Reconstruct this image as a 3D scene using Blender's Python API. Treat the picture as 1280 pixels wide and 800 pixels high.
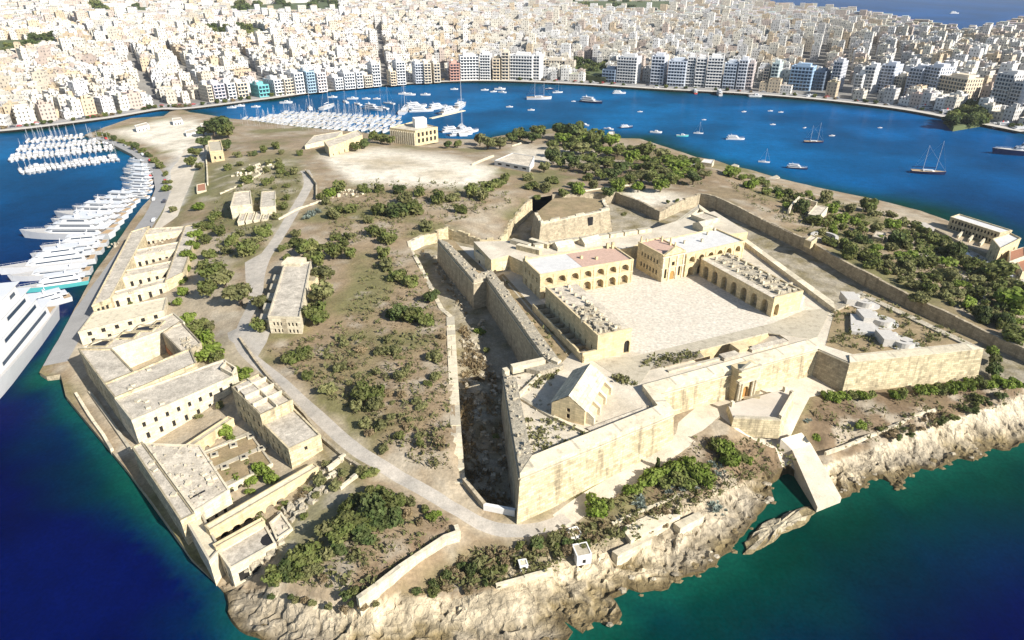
import bpy, math, random
import numpy as np
from mathutils import Vector, geometry, noise
random.seed(7); RNG = np.random.default_rng(11)
for o in list(bpy.data.objects): bpy.data.objects.remove(o)
S = bpy.context.scene
COL = S.collection
# ---------------------------------------------------------------- camera
IW, IH, FPX, HORIZON, CAMZ = 1280.0, 800.0, 820.0, -35.0, 120.0
PITCH = math.atan((IH/2-HORIZON)/FPX)
cam = bpy.data.cameras.new('camera'); camo = bpy.data.objects.new('camera', cam); COL.objects.link(camo)
camo.location = (0, 0, CAMZ); camo.rotation_euler = (math.pi/2-PITCH, 0, 0)
cam.sensor_width = 36; cam.lens = FPX/IW*36; cam.clip_start = 1; cam.clip_end = 40000
S.camera = camo
# ---------------------------------------------------------------- light
SUN_EL, SUN_AZ = math.radians(33), math.radians(-37)      # azimuth of the direction towards the sun, measured from +x
W = bpy.data.worlds.new('World'); S.world = W; W.use_nodes = True
wn = W.node_tree; sky = wn.nodes.new('ShaderNodeTexSky'); sky.sky_type = 'NISHITA'; sky.sun_disc = False
sky.sun_elevation = SUN_EL; sky.sun_rotation = math.pi/2-SUN_AZ; sky.altitude = 100; sky.air_density = 1.0; sky.dust_density = 0.6
wn.links.new(sky.outputs[0], wn.nodes['Background'].inputs[0]); wn.nodes['Background'].inputs[1].default_value = 0.075
sl = bpy.data.lights.new('sun', 'SUN'); sl.energy = 5.0; sl.angle = math.radians(0.5); sl.color = (1, .955, .885)
so = bpy.data.objects.new('sun', sl); COL.objects.link(so)
sd = Vector((math.cos(SUN_EL)*math.cos(SUN_AZ), math.cos(SUN_EL)*math.sin(SUN_AZ), math.sin(SUN_EL)))
so.rotation_euler = sd.to_track_quat('Z', 'Y').to_euler(); so.location = (300, -200, 400)
S.view_settings.view_transform = 'Standard'; S.view_settings.look = 'None'; S.view_settings.exposure = 0.84; S.view_settings.gamma = 1
S.cycles.use_denoising = True; S.cycles.max_bounces = 6; S.cycles.diffuse_bounces = 3; S.cycles.volume_bounces = 0
S.cycles.glossy_bounces = 3; S.cycles.transparent_max_bounces = 6; S.cycles.caustics_reflective = False; S.cycles.caustics_refractive = False
# ---------------------------------------------------------------- survey helpers: a measured pixel and a height give a place on the ground
CT, ST = math.cos(PITCH), math.sin(PITCH)
def P(x, y, z=0.0):
    dx, dy = (x-IW/2)/FPX, (IH/2-y)/FPX
    t = (z-CAMZ)/(-ST+dy*CT)
    return Vector((dx*t, (CT+dy*ST)*t, z))
def pix(p):
    p = np.asarray(p, float).reshape(-1, 3); v = p-[0, 0, CAMZ]
    b = v[:, 1]*CT-v[:, 2]*ST; c = v[:, 1]*ST+v[:, 2]*CT
    return np.stack([IW/2+FPX*v[:, 0]/b, IH/2-FPX*c/b], 1)
def ztop(base, ty):
    lo, hi = base[2], base[2]+90
    for _ in range(40):
        m = (lo+hi)/2
        if pix((base[0], base[1], m))[0, 1] > ty: lo = m
        else: hi = m
    return lo
def inside(pts, poly):
    pts = np.asarray(pts, float)[:, :2]; poly = np.asarray(poly, float)[:, :2]
    r = np.zeros(len(pts), bool); x, y = pts[:, 0], pts[:, 1]; n = len(poly)
    for i in range(n):
        x0, y0 = poly[i]; x1, y1 = poly[(i+1) % n]
        if y0 == y1: continue
        c = ((y0 > y) != (y1 > y)) & (x < (x1-x0)*(y-y0)/(y1-y0)+x0)
        r ^= c
    return r
def segdist(pts, poly, closed=True):
    pts = np.asarray(pts, float)[:, :2]; poly = np.asarray(poly, float)[:, :2]
    d = np.full(len(pts), 1e9); n = len(poly)
    for i in range(n if closed else n-1):
        a = poly[i]; b = poly[(i+1) % n]; ab = b-a; L = ab@ab+1e-9
        t = np.clip(((pts-a)@ab)/L, 0, 1)
        d = np.minimum(d, np.hypot(*(pts-(a+t[:, None]*ab)).T))
    return d
def resample(poly, step, closed=False, jit=0.0):
    out = []; n = len(poly)
    for i in range(n if closed else n-1):
        a = np.array(poly[i][:2], float); b = np.array(poly[(i+1) % n][:2], float)
        k = max(1, int(np.hypot(*(b-a))/step)); nrm = np.array([-(b-a)[1], (b-a)[0]])/(np.hypot(*(b-a))+1e-9)
        for j in range(k):
            p = a+(b-a)*j/k
            if j and jit: p = p+nrm*RNG.normal(0, jit)
            out.append(p)
    if not closed: out.append(np.array(poly[-1][:2], float))
    return out
def smoothline(pts, k=3):
    pts = [np.array(p[:2], float) for p in pts]
    for _ in range(k):
        q = [pts[0]]
        for a, b in zip(pts[:-1], pts[1:]): q += [a*.75+b*.25, a*.25+b*.75]
        q.append(pts[-1]); pts = q
    return pts
def ribbon(line, w):
    line = [np.array(p[:2], float) for p in line]; L, R = [], []
    for i, p in enumerate(line):
        t = line[min(i+1, len(line)-1)]-line[max(i-1, 0)]; t = t/(np.hypot(*t)+1e-9); n = np.array([-t[1], t[0]])
        ww = w[i] if hasattr(w, '__len__') else w
        L.append(p+n*ww/2); R.append(p-n*ww/2)
    return L+R[::-1]
# ---------------------------------------------------------------- mesh builder
class MB:
    def __init__(s): s.v = []; s.f = []; s.m = []; s.uv = []; s.c = []
    def vert(s, p): s.v.append((float(p[0]), float(p[1]), float(p[2]))); return len(s.v)-1
    def face(s, pts, m=0, uv=None, c=None):
        i = len(s.v); s.v.extend((float(p[0]), float(p[1]), float(p[2])) for p in pts); s.f.append(tuple(range(i, i+len(pts))))
        s.m.append(m); s.uv.append(uv); s.c.append(c)
    def prism(s, poly, z0, z1, m=0, cap=None, bot=None, c=None, capc=None, bottom=False):
        """poly counter-clockwise; bot = footprint at z0 when the walls are battered"""
        bot = bot or poly; n = len(poly)
        Z1 = z1 if hasattr(z1, '__len__') else [z1]*n; Z0 = z0 if hasattr(z0, '__len__') else [z0]*n
        for i in range(n):
            j = (i+1) % n; a, b, c0, d = bot[i], bot[j], poly[j], poly[i]
            L = math.hypot(b[0]-a[0], b[1]-a[1])
            s.face([(a[0], a[1], Z0[i]), (b[0], b[1], Z0[j]), (c0[0], c0[1], Z1[j]), (d[0], d[1], Z1[i])], m,
                   [(0, 0), (L, 0), (L, Z1[j]-Z0[j]), (0, Z1[i]-Z0[i])], c)
        s.face([(p[0], p[1], Z1[i]) for i, p in enumerate(poly)], m if cap is None else cap, [(-1, -1)]*n, capc or c)
        if bottom: s.face([(p[0], p[1], Z0[i]) for i, p in list(enumerate(bot))[::-1]], m, None, c)
    def box(s, c, sx, sy, sz, a=0.0, m=0, cap=None, col=None, taper=1.0):
        """c = centre of the base"""
        ca, sa = math.cos(a), math.sin(a)
        q = [(c[0]+x*sx/2*ca-y*sy/2*sa, c[1]+x*sx/2*sa+y*sy/2*ca) for x, y in ((-1, -1), (1, -1), (1, 1), (-1, 1))]
        t = q if taper == 1 else [(c[0]+(x-c[0])*taper, c[1]+(y-c[1])*taper) for x, y in q]
        s.prism(t, c[2], c[2]+sz, m, cap, bot=q, c=col, bottom=True)
    def tube(s, p0, p1, r0, r1, n=6, m=0, cap=True):
        p0, p1 = Vector(p0), Vector(p1); d = (p1-p0).normalized(); u = d.orthogonal().normalized(); w = d.cross(u)
        A = [p0+(u*math.cos(2*math.pi*i/n)+w*math.sin(2*math.pi*i/n))*r0 for i in range(n)]
        B = [p1+(u*math.cos(2*math.pi*i/n)+w*math.sin(2*math.pi*i/n))*r1 for i in range(n)]
        for i in range(n): s.face([A[i], A[(i+1) % n], B[(i+1) % n], B[i]], m)
        if cap: s.face(B, m); s.face(A[::-1], m)
    def obj(s, name, mats, parent=None, smooth=False, weld=False, link=True):
        me = bpy.data.meshes.new(name); me.from_pydata(s.v, [], s.f)
        for m in (mats if isinstance(mats, (list, tuple)) else [mats]): me.materials.append(m)
        me.polygons.foreach_set('material_index', s.m)
        if any(u is not None for u in s.uv):
            L = []
            for f, u in zip(s.f, s.uv): L += list(u) if u is not None else [(-1, -1)]*len(f)
            me.uv_layers.new(name='UVMap').data.foreach_set('uv', np.array(L, np.float32).ravel())
        if any(c is not None for c in s.c):
            L = []
            for f, c in zip(s.f, s.c): L += [tuple(c)+(1,) if c is not None else (1, 1, 1, 1)]*len(f)
            me.color_attributes.new('Col', 'FLOAT_COLOR', 'CORNER').data.foreach_set('color', np.array(L, np.float32).ravel())
        if smooth: me.polygons.foreach_set('use_smooth', [True]*len(me.polygons))
        me.update()
        o = bpy.data.objects.new(name, me)
        if link: COL.objects.link(o)
        if parent: o.parent = parent
        return o
def tag(o, label=None, cat=None, group=None, kind=None):
    if label: o['label'] = label
    if cat: o['category'] = cat
    if group: o['group'] = group
    if kind: o['kind'] = kind
    return o
def empty(name, loc=(0, 0, 0), rz=0.0, label=None, cat=None, group=None):
    o = bpy.data.objects.new(name, None); o.empty_display_size = .5; COL.objects.link(o)
    o.location = loc; o.rotation_euler = (0, 0, rz); return tag(o, label, cat, group)
def copytree(o, parent=None):
    c = o.copy(); COL.objects.link(c); c.parent = parent
    for ch in o.children: copytree(ch, c)
    return c
def thing_at(loc, name, label, cat, group=None):
    """Empty at the base of a thing whose parts are written in world coordinates: parts get the inverse offset"""
    return empty(name, loc, 0, label, cat, group)
def part(mb, name, mats, root, **k):
    o = mb.obj(name, mats, root, **k); w = Vector(root.location); p = root.parent
    while p: w += p.location; p = p.parent
    o.data.transform(__import__('mathutils').Matrix.Translation(-w)); return o
# ---------------------------------------------------------------- materials
def mat(name, col, rough=.9, var=.25, scale=.4, col2=None, bump=0.0, bscale=3.0, attr=False, spec=.25, metal=0.0, fine=2.5, objrand=0.0, stain=0.0, course=0.0, crack=0.0):
    m = bpy.data.materials.new(name); m.use_nodes = True; nt = m.node_tree; N = nt.nodes; L = nt.links
    b = N['Principled BSDF']; b.inputs['Roughness'].default_value = rough; b.inputs['Specular IOR Level'].default_value = spec; b.inputs['Metallic'].default_value = metal
    tc = N.new('ShaderNodeTexCoord'); geo = N.new('ShaderNodeNewGeometry')
    pos = geo.outputs['Position']
    if objrand: pos = tc.outputs['Object']
    def nz(sc, det=4, ro=.6):
        n = N.new('ShaderNodeTexNoise'); n.inputs['Scale'].default_value = sc; n.inputs['Detail'].default_value = det; n.inputs['Roughness'].default_value = ro
        L.new(pos, n.inputs['Vector']); return n.outputs[0]
    def mix(fac, a, bb, bt='MIX'):
        x = N.new('ShaderNodeMix'); x.data_type = 'RGBA'; x.blend_type = bt
        for i, v in ((0, fac), (6, a), (7, bb)):
            if isinstance(v, (int, float)): x.inputs[i].default_value = v
            elif isinstance(v, tuple): x.inputs[i].default_value = (*v, 1)
            else: L.new(v, x.inputs[i])
        return x.outputs[2]
    def ramp(src, a, c, lo=0.0, hi=1.0):
        r = N.new('ShaderNodeMapRange'); r.inputs[1].default_value = a; r.inputs[2].default_value = c; r.inputs[3].default_value = lo; r.inputs[4].default_value = hi
        L.new(src, r.inputs[0]); return r.outputs[0]
    if attr:
        at = N.new('ShaderNodeAttribute'); at.attribute_name = 'Col'; base = at.outputs[0]
        if col: base = mix(1.0, base, tuple(col), 'MULTIPLY')
    else: base = tuple(col)
    c2 = col2 or tuple(x*.55 for x in (col or (1, 1, 1)))
    if col2: base = mix(ramp(nz(scale), .38, .66), base, tuple(col2))
    if var:
        k = ramp(nz(scale*3, 6, .7), .25, .75, 1-var, 1+var*.6)
        k2 = ramp(nz(fine, 3, .6), .3, .7, 1-var*.6, 1+var*.5)
        cm = N.new('ShaderNodeMath'); cm.operation = 'MULTIPLY'; L.new(k, cm.inputs[0]); L.new(k2, cm.inputs[1])
        if objrand:
            oi = N.new('ShaderNodeObjectInfo'); rr = ramp(oi.outputs['Random'], 0, 1, 1-objrand, 1+objrand); c3 = N.new('ShaderNodeMath'); c3.operation = 'MULTIPLY'
            L.new(cm.outputs[0], c3.inputs[0]); L.new(rr, c3.inputs[1]); cm = c3
        vm = N.new('ShaderNodeVectorMath'); vm.operation = 'SCALE'
        if isinstance(base, tuple): vm.inputs[0].default_value = base
        else: L.new(base, vm.inputs[0])
        L.new(cm.outputs[0], vm.inputs['Scale']); base = vm.outputs[0]
    if stain:                                     # weathering streaks that run down the stone
        mp = N.new('ShaderNodeMapping'); mp.inputs['Scale'].default_value = (.5, .5, .06); L.new(pos, mp.inputs[0])
        n = N.new('ShaderNodeTexNoise'); n.inputs['Scale'].default_value = 1.2; n.inputs['Detail'].default_value = 5; L.new(mp.outputs[0], n.inputs[0])
        base = mix(ramp(n.outputs[0], .52, .72, 0, stain), base, (.16, .13, .09))
    if crack:                                     # joints and fissures of the limestone
        for vs_, wd_, st_, an_ in ((.085, .022, crack, (1, .55, .5)), (.30, .03, crack*.4, (.5, 1.2, .5))):
            ns_ = N.new('ShaderNodeTexNoise'); ns_.inputs['Scale'].default_value = .5; ns_.inputs['Detail'].default_value = 4; L.new(pos, ns_.inputs[0]); va = N.new('ShaderNodeVectorMath'); va.operation = 'MULTIPLY_ADD'; L.new(ns_.outputs['Color'], va.inputs[0]); va.inputs[1].default_value = (5.0, 5.0, 5.0); L.new(pos, va.inputs[2])
            vo_ = N.new('ShaderNodeTexVoronoi'); vo_.feature = 'DISTANCE_TO_EDGE'; vo_.inputs['Scale'].default_value = vs_; vb_ = N.new('ShaderNodeVectorMath'); vb_.operation = 'MULTIPLY'; vb_.inputs[1].default_value = an_; L.new(va.outputs[0], vb_.inputs[0]); L.new(vb_.outputs[0], vo_.inputs['Vector']); base = mix(ramp(vo_.outputs['Distance'], 0, wd_, st_, 0), base, (.07, .055, .035))
    if course:                                    # squared blocks laid in courses, measured along each wall face
        vx = N.new('ShaderNodeVectorMath'); vx.operation = 'CROSS_PRODUCT'; vx.inputs[0].default_value = (0, 0, 1); L.new(geo.outputs['True Normal'], vx.inputs[1])
        dt = N.new('ShaderNodeVectorMath'); dt.operation = 'DOT_PRODUCT'; L.new(vx.outputs[0], dt.inputs[0]); L.new(geo.outputs['Position'], dt.inputs[1])
        sp = N.new('ShaderNodeSeparateXYZ'); L.new(geo.outputs['Position'], sp.inputs[0]); cb = N.new('ShaderNodeCombineXYZ'); L.new(dt.outputs['Value'], cb.inputs[0]); L.new(sp.outputs[2], cb.inputs[1])
        bk = N.new('ShaderNodeTexBrick'); bk.inputs['Scale'].default_value = 1.0; bk.inputs['Brick Width'].default_value = 1.5; bk.inputs['Row Height'].default_value = .7; bk.inputs['Mortar Size'].default_value = .045; bk.inputs['Mortar Smooth'].default_value = .4
        bk.inputs['Color1'].default_value = (1.12, 1.1, 1.06, 1); bk.inputs['Color2'].default_value = (1-course, 1-course, 1-course*1.1, 1); bk.inputs['Mortar'].default_value = (1-course*1.4,)*3+(1,); L.new(cb.outputs[0], bk.inputs['Vector']); base = mix(1.0, base, bk.outputs[0], 'MULTIPLY')
    if isinstance(base, tuple): b.inputs['Base Color'].default_value = (*base, 1)
    else: L.new(base, b.inputs['Base Color'])
    if bump and crack:
        vo2 = N.new('ShaderNodeTexVoronoi'); vo2.feature = 'DISTANCE_TO_EDGE'; vo2.inputs['Scale'].default_value = .38; wz = N.new('ShaderNodeTexNoise'); wz.inputs['Scale'].default_value = .35; wz.inputs['Detail'].default_value = 5; L.new(pos, wz.inputs[0]); w2 = N.new('ShaderNodeVectorMath'); w2.operation = 'MULTIPLY_ADD'; L.new(wz.outputs['Color'], w2.inputs[0]); w2.inputs[1].default_value = (4, 4, 4); L.new(pos, w2.inputs[2]); L.new(w2.outputs[0], vo2.inputs['Vector']); sl_ = ramp(vo2.outputs['Distance'], 0, .12); b0 = N.new('ShaderNodeBump'); b0.inputs['Distance'].default_value = .10; L.new(sl_, b0.inputs['Height'])
    if bump:
        bp = N.new('ShaderNodeBump'); bp.inputs['Strength'].default_value = 1.0; bp.inputs['Distance'].default_value = bump
        L.new(nz(bscale, 5, .65), bp.inputs['Height'])
        if crack: L.new(b0.outputs[0], bp.inputs['Normal'])
        L.new(bp.outputs[0], b.inputs['Normal'])
    return m
LIME = (.56, .455, .275)
M = {}
M['lime'] = mat('limestone', (.62, .525, .345), var=.24, scale=.1, bump=.1, bscale=1.5, stain=.75, course=.34)
M['limelight'] = mat('pale_limestone', (.65, .575, .43), var=.2, scale=.15, bump=.05, bscale=1.5, stain=.4, course=.22)
M['limedark'] = mat('weathered_shaded_limestone', (.43, .365, .26), var=.35, scale=.2, bump=.12, bscale=1.2, stain=.6, course=.22)  # worn stone, also used to paint the shade of walls facing away from the sun
M['yellow'] = mat('yellow_limestone', (.64, .52, .315), var=.14, scale=.2, bump=.03, stain=.35, course=.2)
M['rubble'] = mat('rubble_stone', (.44, .385, .285), var=.5, scale=.35, bump=.25, bscale=1.6)
M['roofgrey'] = mat('grey_roof', (.55, .49, .395), var=.42, scale=.22, bump=.05, col2=(.40, .355, .285))
M['roofpale'] = mat('pale_roof', (.62, .545, .425), var=.42, scale=.22, bump=.05, col2=(.46, .40, .31))
M['rooflight'] = mat('light_grey_roof', (.58, .565, .535), var=.16, scale=.15)
M['roofred'] = mat('red_roof', (.50, .34, .26), var=.2, scale=.25)
M['rust'] = mat('rusty_tile', (.36, .17, .10), var=.3, scale=.4)
M['paving'] = mat('parade_paving', (.56, .50, .41), var=.10, scale=.06, col2=(.50, .435, .345), fine=.9)
M['white'] = mat('white_plaster', (.72, .70, .66), var=.08, scale=.3)
M['dark'] = mat('dark_opening', (.02, .018, .016), var=0, rough=.7)
M['wood'] = mat('ochre_door', (.42, .22, .07), var=.2)
M['ground'] = mat('ground', None, var=.34, scale=.07, attr=True, bump=.18, bscale=.9, fine=1.3)
M['rock'] = mat('coast_rock', None, var=.38, scale=.09, attr=True, bump=.3, bscale=1.6, fine=1.0, crack=.6)
M['road'] = mat('dusty_road', (.47, .42, .35), var=.26, scale=.15, col2=(.39, .355, .30))
M['asphalt'] = mat('quay_road', (.30, .29, .275), var=.14, scale=.08)
M['terrace'] = mat('pale_terrace', (.62, .545, .43), var=.22, scale=.1, bump=.05, col2=(.52, .45, .34))
M['ditch'] = mat('ditch_floor', (.36, .315, .235), var=.4, scale=.12, col2=(.20, .165, .085), bump=.3, bscale=.8)
M['glass'] = mat('window_glass', (.03, .05, .08), var=0, rough=.12, spec=.6)
M['hull'] = mat('white_hull', (.60, .60, .60), var=.03, rough=.25, spec=.5)
M['deckgrey'] = mat('deck_grey', (.46, .44, .41), var=.12, scale=.6)
M['navy'] = mat('navy_hull', (.012, .022, .07), var=.05, rough=.2, spec=.5)
M['turq'] = mat('turquoise_hull', (.10, .45, .45), var=.05, rough=.25, spec=.5)
M['redhull'] = mat('red_hull', (.55, .07, .06), var=.05, rough=.3, spec=.5)
M['deck'] = mat('teak_deck', (.42, .30, .18), var=.15, scale=.8)
M['metal'] = mat('mast_metal', (.45, .45, .46), var=.02, rough=.35)
M['black'] = mat('black_paint', (.02, .02, .022), var=0, rough=.4)
M['bark'] = mat('bark', (.11, .085, .06), var=.3, scale=1.5)
def leafmat(name, c, c2):
    m = mat(name, c, rough=.7, var=.30, scale=.7, col2=c2, objrand=.25, spec=.15); nt = m.node_tree; b = nt.nodes['Principled BSDF']; src = b.inputs['Base Color'].links[0].from_socket
    tr = nt.nodes.new('ShaderNodeBsdfTranslucent'); nt.links.new(src, tr.inputs[0]); ad = nt.nodes.new('ShaderNodeMixShader'); ad.inputs[0].default_value = .35; nt.links.new(b.outputs[0], ad.inputs[1]); nt.links.new(tr.outputs[0], ad.inputs[2]); nt.links.new(ad.outputs[0], nt.nodes['Material Output'].inputs['Surface']); return m
M['leaf'] = leafmat('leaf_green', (.145, .18, .045), (.215, .205, .08))
M['leafdark'] = leafmat('leaf_dark', (.09, .13, .04), (.14, .15, .055))
M['leafbright'] = leafmat('leaf_bright', (.185, .265, .035), (.26, .29, .08))
M['leafgrey'] = leafmat('leaf_greygreen', (.185, .195, .075), (.26, .24, .105))
M['leafdry'] = leafmat('leaf_dry', (.26, .195, .11), (.34, .265, .15))
M['agave'] = leafmat('leaf_agave', (.27, .32, .27), (.34, .37, .31))
# ================================================================ TERRAIN
CTRL = [  # pixel, pixel, height in metres: spot heights of the island
 (300,770,2.6),(350,765,3.2),(400,775,3),(450,790,2.5),(500,765,3.5),(560,790,2.4),(600,745,4),(640,770,3),(700,705,4.5),(690,760,2.2),(750,730,2.6),(800,690,3.8),(860,650,4.2),(830,715,1.8),(900,630,4.2),(950,600,4.2),
 (1035,600,4.0),(1060,600,3),(1100,575,4.2),(1090,590,2.2),(1200,540,4.6),(1180,562,2.4),(1280,515,4.8),(1270,545,2.2),
 (540,722,4.6),(580,695,4.8),(500,748,4.2),(640,690,5.2),(690,672,6),(760,640,6.4),(800,612,7.3),(850,572,9.2),(880,600,7.6),(930,570,8.2),(985,565,7.6),(1005,545,8.2),(940,548,9.4),(760,680,4.8),(820,650,5),
 (870,530,10.8),(900,512,11),(1000,472,10.6),(1020,490,9.4),(700,640,6.2),(760,600,7.8),(820,565,9.4),(845,552,10.2),
 (1050,540,7.2),(1150,522,7.6),(1250,490,8),(1100,500,8.4),(1280,470,8.6),(1190,482,8.6),(1240,478,8.6),(1060,488,8.6),(1330,470,8.6),
 (690,656,6),(640,664,6),(600,656,6.2),(560,633,7),(500,597,8),(450,567,9),(400,525,9.6),(350,482,10),(310,442,10),(300,415,10.4),(330,340,11.5),(360,280,13),(386,220,15),
 (560,657,7.8),(520,688,8),(470,728,7.4),(440,742,6.6),(400,700,6.8),(360,720,5.2),(330,725,4.4),(450,640,9),(420,600,9),(480,640,8.6),
 (100,470,2.2),(80,440,2.2),(130,360,2.2),(170,290,2.2),(200,240,2.2),(120,530,1.6),(170,590,1.6),(250,700,1.6),(190,210,2.2),(150,185,2.2),
 (250,480,3.6),(230,600,4),(330,600,5),(300,640,4.4),(350,640,5.6),(300,695,4),(250,430,5),(230,350,4.4),(265,440,7.5),(400,590,7.4),(285,425,9.5),(380,560,7.4),(310,480,8),(340,520,7.6),(220,420,4),(240,400,5.5),
 (330,430,10.6),(420,480,11.6),(480,540,11.2),(540,590,8.8),(555,600,8.6),(560,560,12.2),(560,480,13),(560,400,13.5),(500,420,12.6),(450,400,12.6),(400,430,11.2),(520,330,14),(480,330,13.6),(420,330,13),(450,250,14.6),(550,250,15.2),(600,262,15.4),(640,245,15.2),(530,290,14.4),(575,596,8.6),(600,640,6.6),
 (500,210,14.6),(580,210,14.4),(430,215,14.6),(400,180,11),(330,180,11),(300,220,11),(330,250,12),(300,280,11),(280,330,9.8),(275,375,9.8),(245,300,6.4),(222,250,5.6),(250,200,7.4),(280,165,5),(210,158,2.6),(170,168,2.6),(250,152,3),(230,200,3.4),(215,225,3),(190,270,2.6),
 (370,158,2),(440,170,3),(470,178,6),(540,180,4),(600,185,4),(700,170,3.4),(760,185,4.4),(840,200,3.6),(880,206,4),(930,222,2.6),(1000,240,2.6),(1080,258,2.6),(1170,285,2.6),(1270,335,3),(620,205,12),(680,200,7),
 (950,243,9.5),(1000,280,11),(1050,300,10.6),(1100,325,10.6),(1150,345,10),(1200,335,5),(1280,390,7),(1230,400,10.5),(1280,428,11),(1190,375,11),(940,262,13),(1010,298,12.6),(1085,340,12.4),(1185,390,12),(1285,436,11.6),
 (893,211,11.5),(850,227,11.5),(940,240,12),(990,268,12),(830,245,13),(880,240,13.4),(760,240,13),(700,240,14),(800,232,12),(740,215,9),(820,215,9),
 (750,400,9),(950,350,9),(650,330,9),(850,300,9),(1100,420,9),(700,520,7.5),(900,420,9),(700,300,9),(840,330,9)]
cx = np.array([tuple(P(*c)) for c in CTRL]); N_ = len(cx)
D = np.hypot(cx[:, None, 0]-cx[None, :, 0], cx[:, None, 1]-cx[None, :, 1])+np.eye(N_)*0.6
A_ = np.zeros((N_+3, N_+3)); A_[:N_, :N_] = D; A_[:N_, N_:] = np.c_[np.ones(N_), cx[:, :2]/100]; A_[N_:, :N_] = A_[:N_, N_:].T
RW = np.linalg.solve(A_, np.r_[cx[:, 2], 0, 0, 0])
def Hs(pts):
    pts = np.asarray(pts, float)[:, :2]; out = np.empty(len(pts))
    for i in range(0, len(pts), 8000):
        q = pts[i:i+8000]; d = np.hypot(q[:, None, 0]-cx[None, :, 0], q[:, None, 1]-cx[None, :, 1])
        out[i:i+8000] = d@RW[:N_]+np.c_[np.ones(len(q)), q/100]@RW[N_:]
    return out
def H(x, y): return float(Hs(np.array([[x, y]]))[0])
def G(px, py, dz=0.0):
    z = 7.0
    for _ in range(14):
        p = P(px, py, z); z += .7*(max(.3, H(p.x, p.y))+dz-z)
    return P(px, py, z)
def Gs(q):
    q = np.asarray(q, float); z = np.full(len(q), 7.0); dx, dy = (q[:, 0]-IW/2)/FPX, (IH/2-q[:, 1])/FPX
    for _ in range(14):
        t = (z-CAMZ)/(-ST+dy*CT); xy = np.c_[dx*t, (CT+dy*ST)*t]; z = z+.7*(np.maximum(.3, Hs(xy))-z)
    t = (z-CAMZ)/(-ST+dy*CT); return np.c_[dx*t, (CT+dy*ST)*t, z]
def PL(pts, z=0.0): return [P(a, b, z) for a, b in pts]
# ---- outline of the island
COAST_PX = [(268,728),(281,742),(286,768),(300,788),(330,800),(350,812),(480,832),(640,838),(700,806),(716,790),(704,776),(728,792),(742,777),(762,783),(776,768),(762,748),(785,735),(800,741),(835,736),(846,725),(880,715),(908,692),(932,664),(950,640),
 (966,622),(962,604),(984,590),(1001,603),(1022,634),(1053,622),(1062,620),(1085,600),(1103,598),(1120,612),(1130,600),(1150,585),(1165,588),(1198,572),(1215,576),(1240,560),(1262,563),(1282,553),(1330,540)]
COAST_B = [(1420,480),(1400,385),(1330,345),(1268,318),(1180,277),(1150,266),(1090,250),(1030,238),(975,225),(940,215),(912,210),(895,204),(870,200),(840,190),(800,177),(760,177),(740,171),(700,163),(640,171),(600,179),(562,178),(520,176),(480,172),(440,168),(400,164),(360,160),(320,155),(290,152),(262,147),(238,143),(226,139),(213,142),(205,148),(165,150),(135,160),(106,171),
 (140,183),(165,196),(184,210),(193,225),(195,240),(190,252),(180,262),(165,280),(145,310),(120,345),(95,390),(75,430),(51,470),(60,476),(78,474),(84,500),(105,526),(135,562),(160,592),(190,632),(240,702)]
front = resample(PL(COAST_PX), 1.6, jit=.35)
back = resample(PL([COAST_PX[-1]]+COAST_B+[COAST_PX[0]]), 5)
COAST = front[:-1]+back[:-1]
COARSE = np.array([p[:2] for p in PL(COAST_PX)]+[p[:2] for p in PL(COAST_B)])
NF = len(front)
# ---- regions with edges of their own
DITCH_PX = [(608,636,6.2),(604,632,6.5),(590,616,7.6),(578,601,8.2),(574,588,12),(570,540,12.6),(567,480,13),(563,396,13.5),(551,384,13.5),(535,350,14),(514,312,14.2),(511,302,14.2),(528,294,14.4),(545,289,14.5),(560,284,14.6),(600,292,15),(625,291,15),(640,270,15),(664,247,15),(690,243,14.6),(770,240,13),(800,250,13),(825,262,13),(850,250,13.2),(875,242,13.4),(895,246,13.4),(937,266,13),(1010,300,12.6),(1085,342,12.4),(1185,392,12),(1285,438,11.6),(1335,464,11.2),
            (1300,480,9),(1243,474,8.8),(1200,455,14),(1060,462,14),(1000,445,14),(840,500,14),(670,590,14),(650,634,7)]
DITCH = [P(*p) for p in DITCH_PX]
ROADL = smoothline([G(*p) for p in ((708,646),(690,657),(664,663),(632,664),(600,655),(565,635),(525,610),(483,586),(442,562),(402,524),(364,490),(338,466),(310,444),(297,425),(305,402),(321,372),(322,345),(330,322),(349,296),(364,270),(378,246),(388,228),(381,213))])
ROAD = ribbon(ROADL, [3.6+1.8*min(1, max(0, (p_[1]-190)/60)) for p_ in ROADL])
APRON = [G(*p) for p in ((284,416),(318,402),(340,408),(333,428),(322,446),(306,440),(286,424))]
APRON2 = [G(*p) for p in ((306,328),(328,316),(332,338),(318,362),(307,352))]
PATH = ribbon(smoothline([G(*p) for p in ((700,652),(730,630),(780,600),(830,566),(860,545))]), 5.2)
TERR = [G(*p) for p in ((842,556),(848,528),(872,508),(908,498),(1012,466),(1060,484),(1012,497),(1000,520),(985,545),(968,548),(920,536),(900,520),(878,538))]
PIERWAY = ribbon([G(*p) for p in ((978,540),(992,562),(1010,585),(1030,615))], 5.0)
QUAYL = smoothline([G(*p) for p in ((116,172),(150,182),(178,198),(198,222),(203,242),(197,258),(184,278),(160,312),(136,346),(112,380),(92,412),(66,455))])
QUAY = ribbon(QUAYL, 9.0)
QAREA = [G(*p) for p in ((213,214),(232,186),(250,172),(263,178),(256,192),(243,216),(232,244),(222,270),(200,286),(188,292),(205,262),(214,240))]
REG = [('road', ROAD, 'road'), ('dirt_yard', APRON, 'road'), ('dirt_yard', APRON2, 'road'), ('footpath', PATH, 'terrace'), ('terrace', TERR, 'terrace'), ('pier_path', PIERWAY, 'terrace'), ('quay_road', QUAY, 'asphalt'), ('boat_yard', QAREA, 'terrace')]
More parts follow.
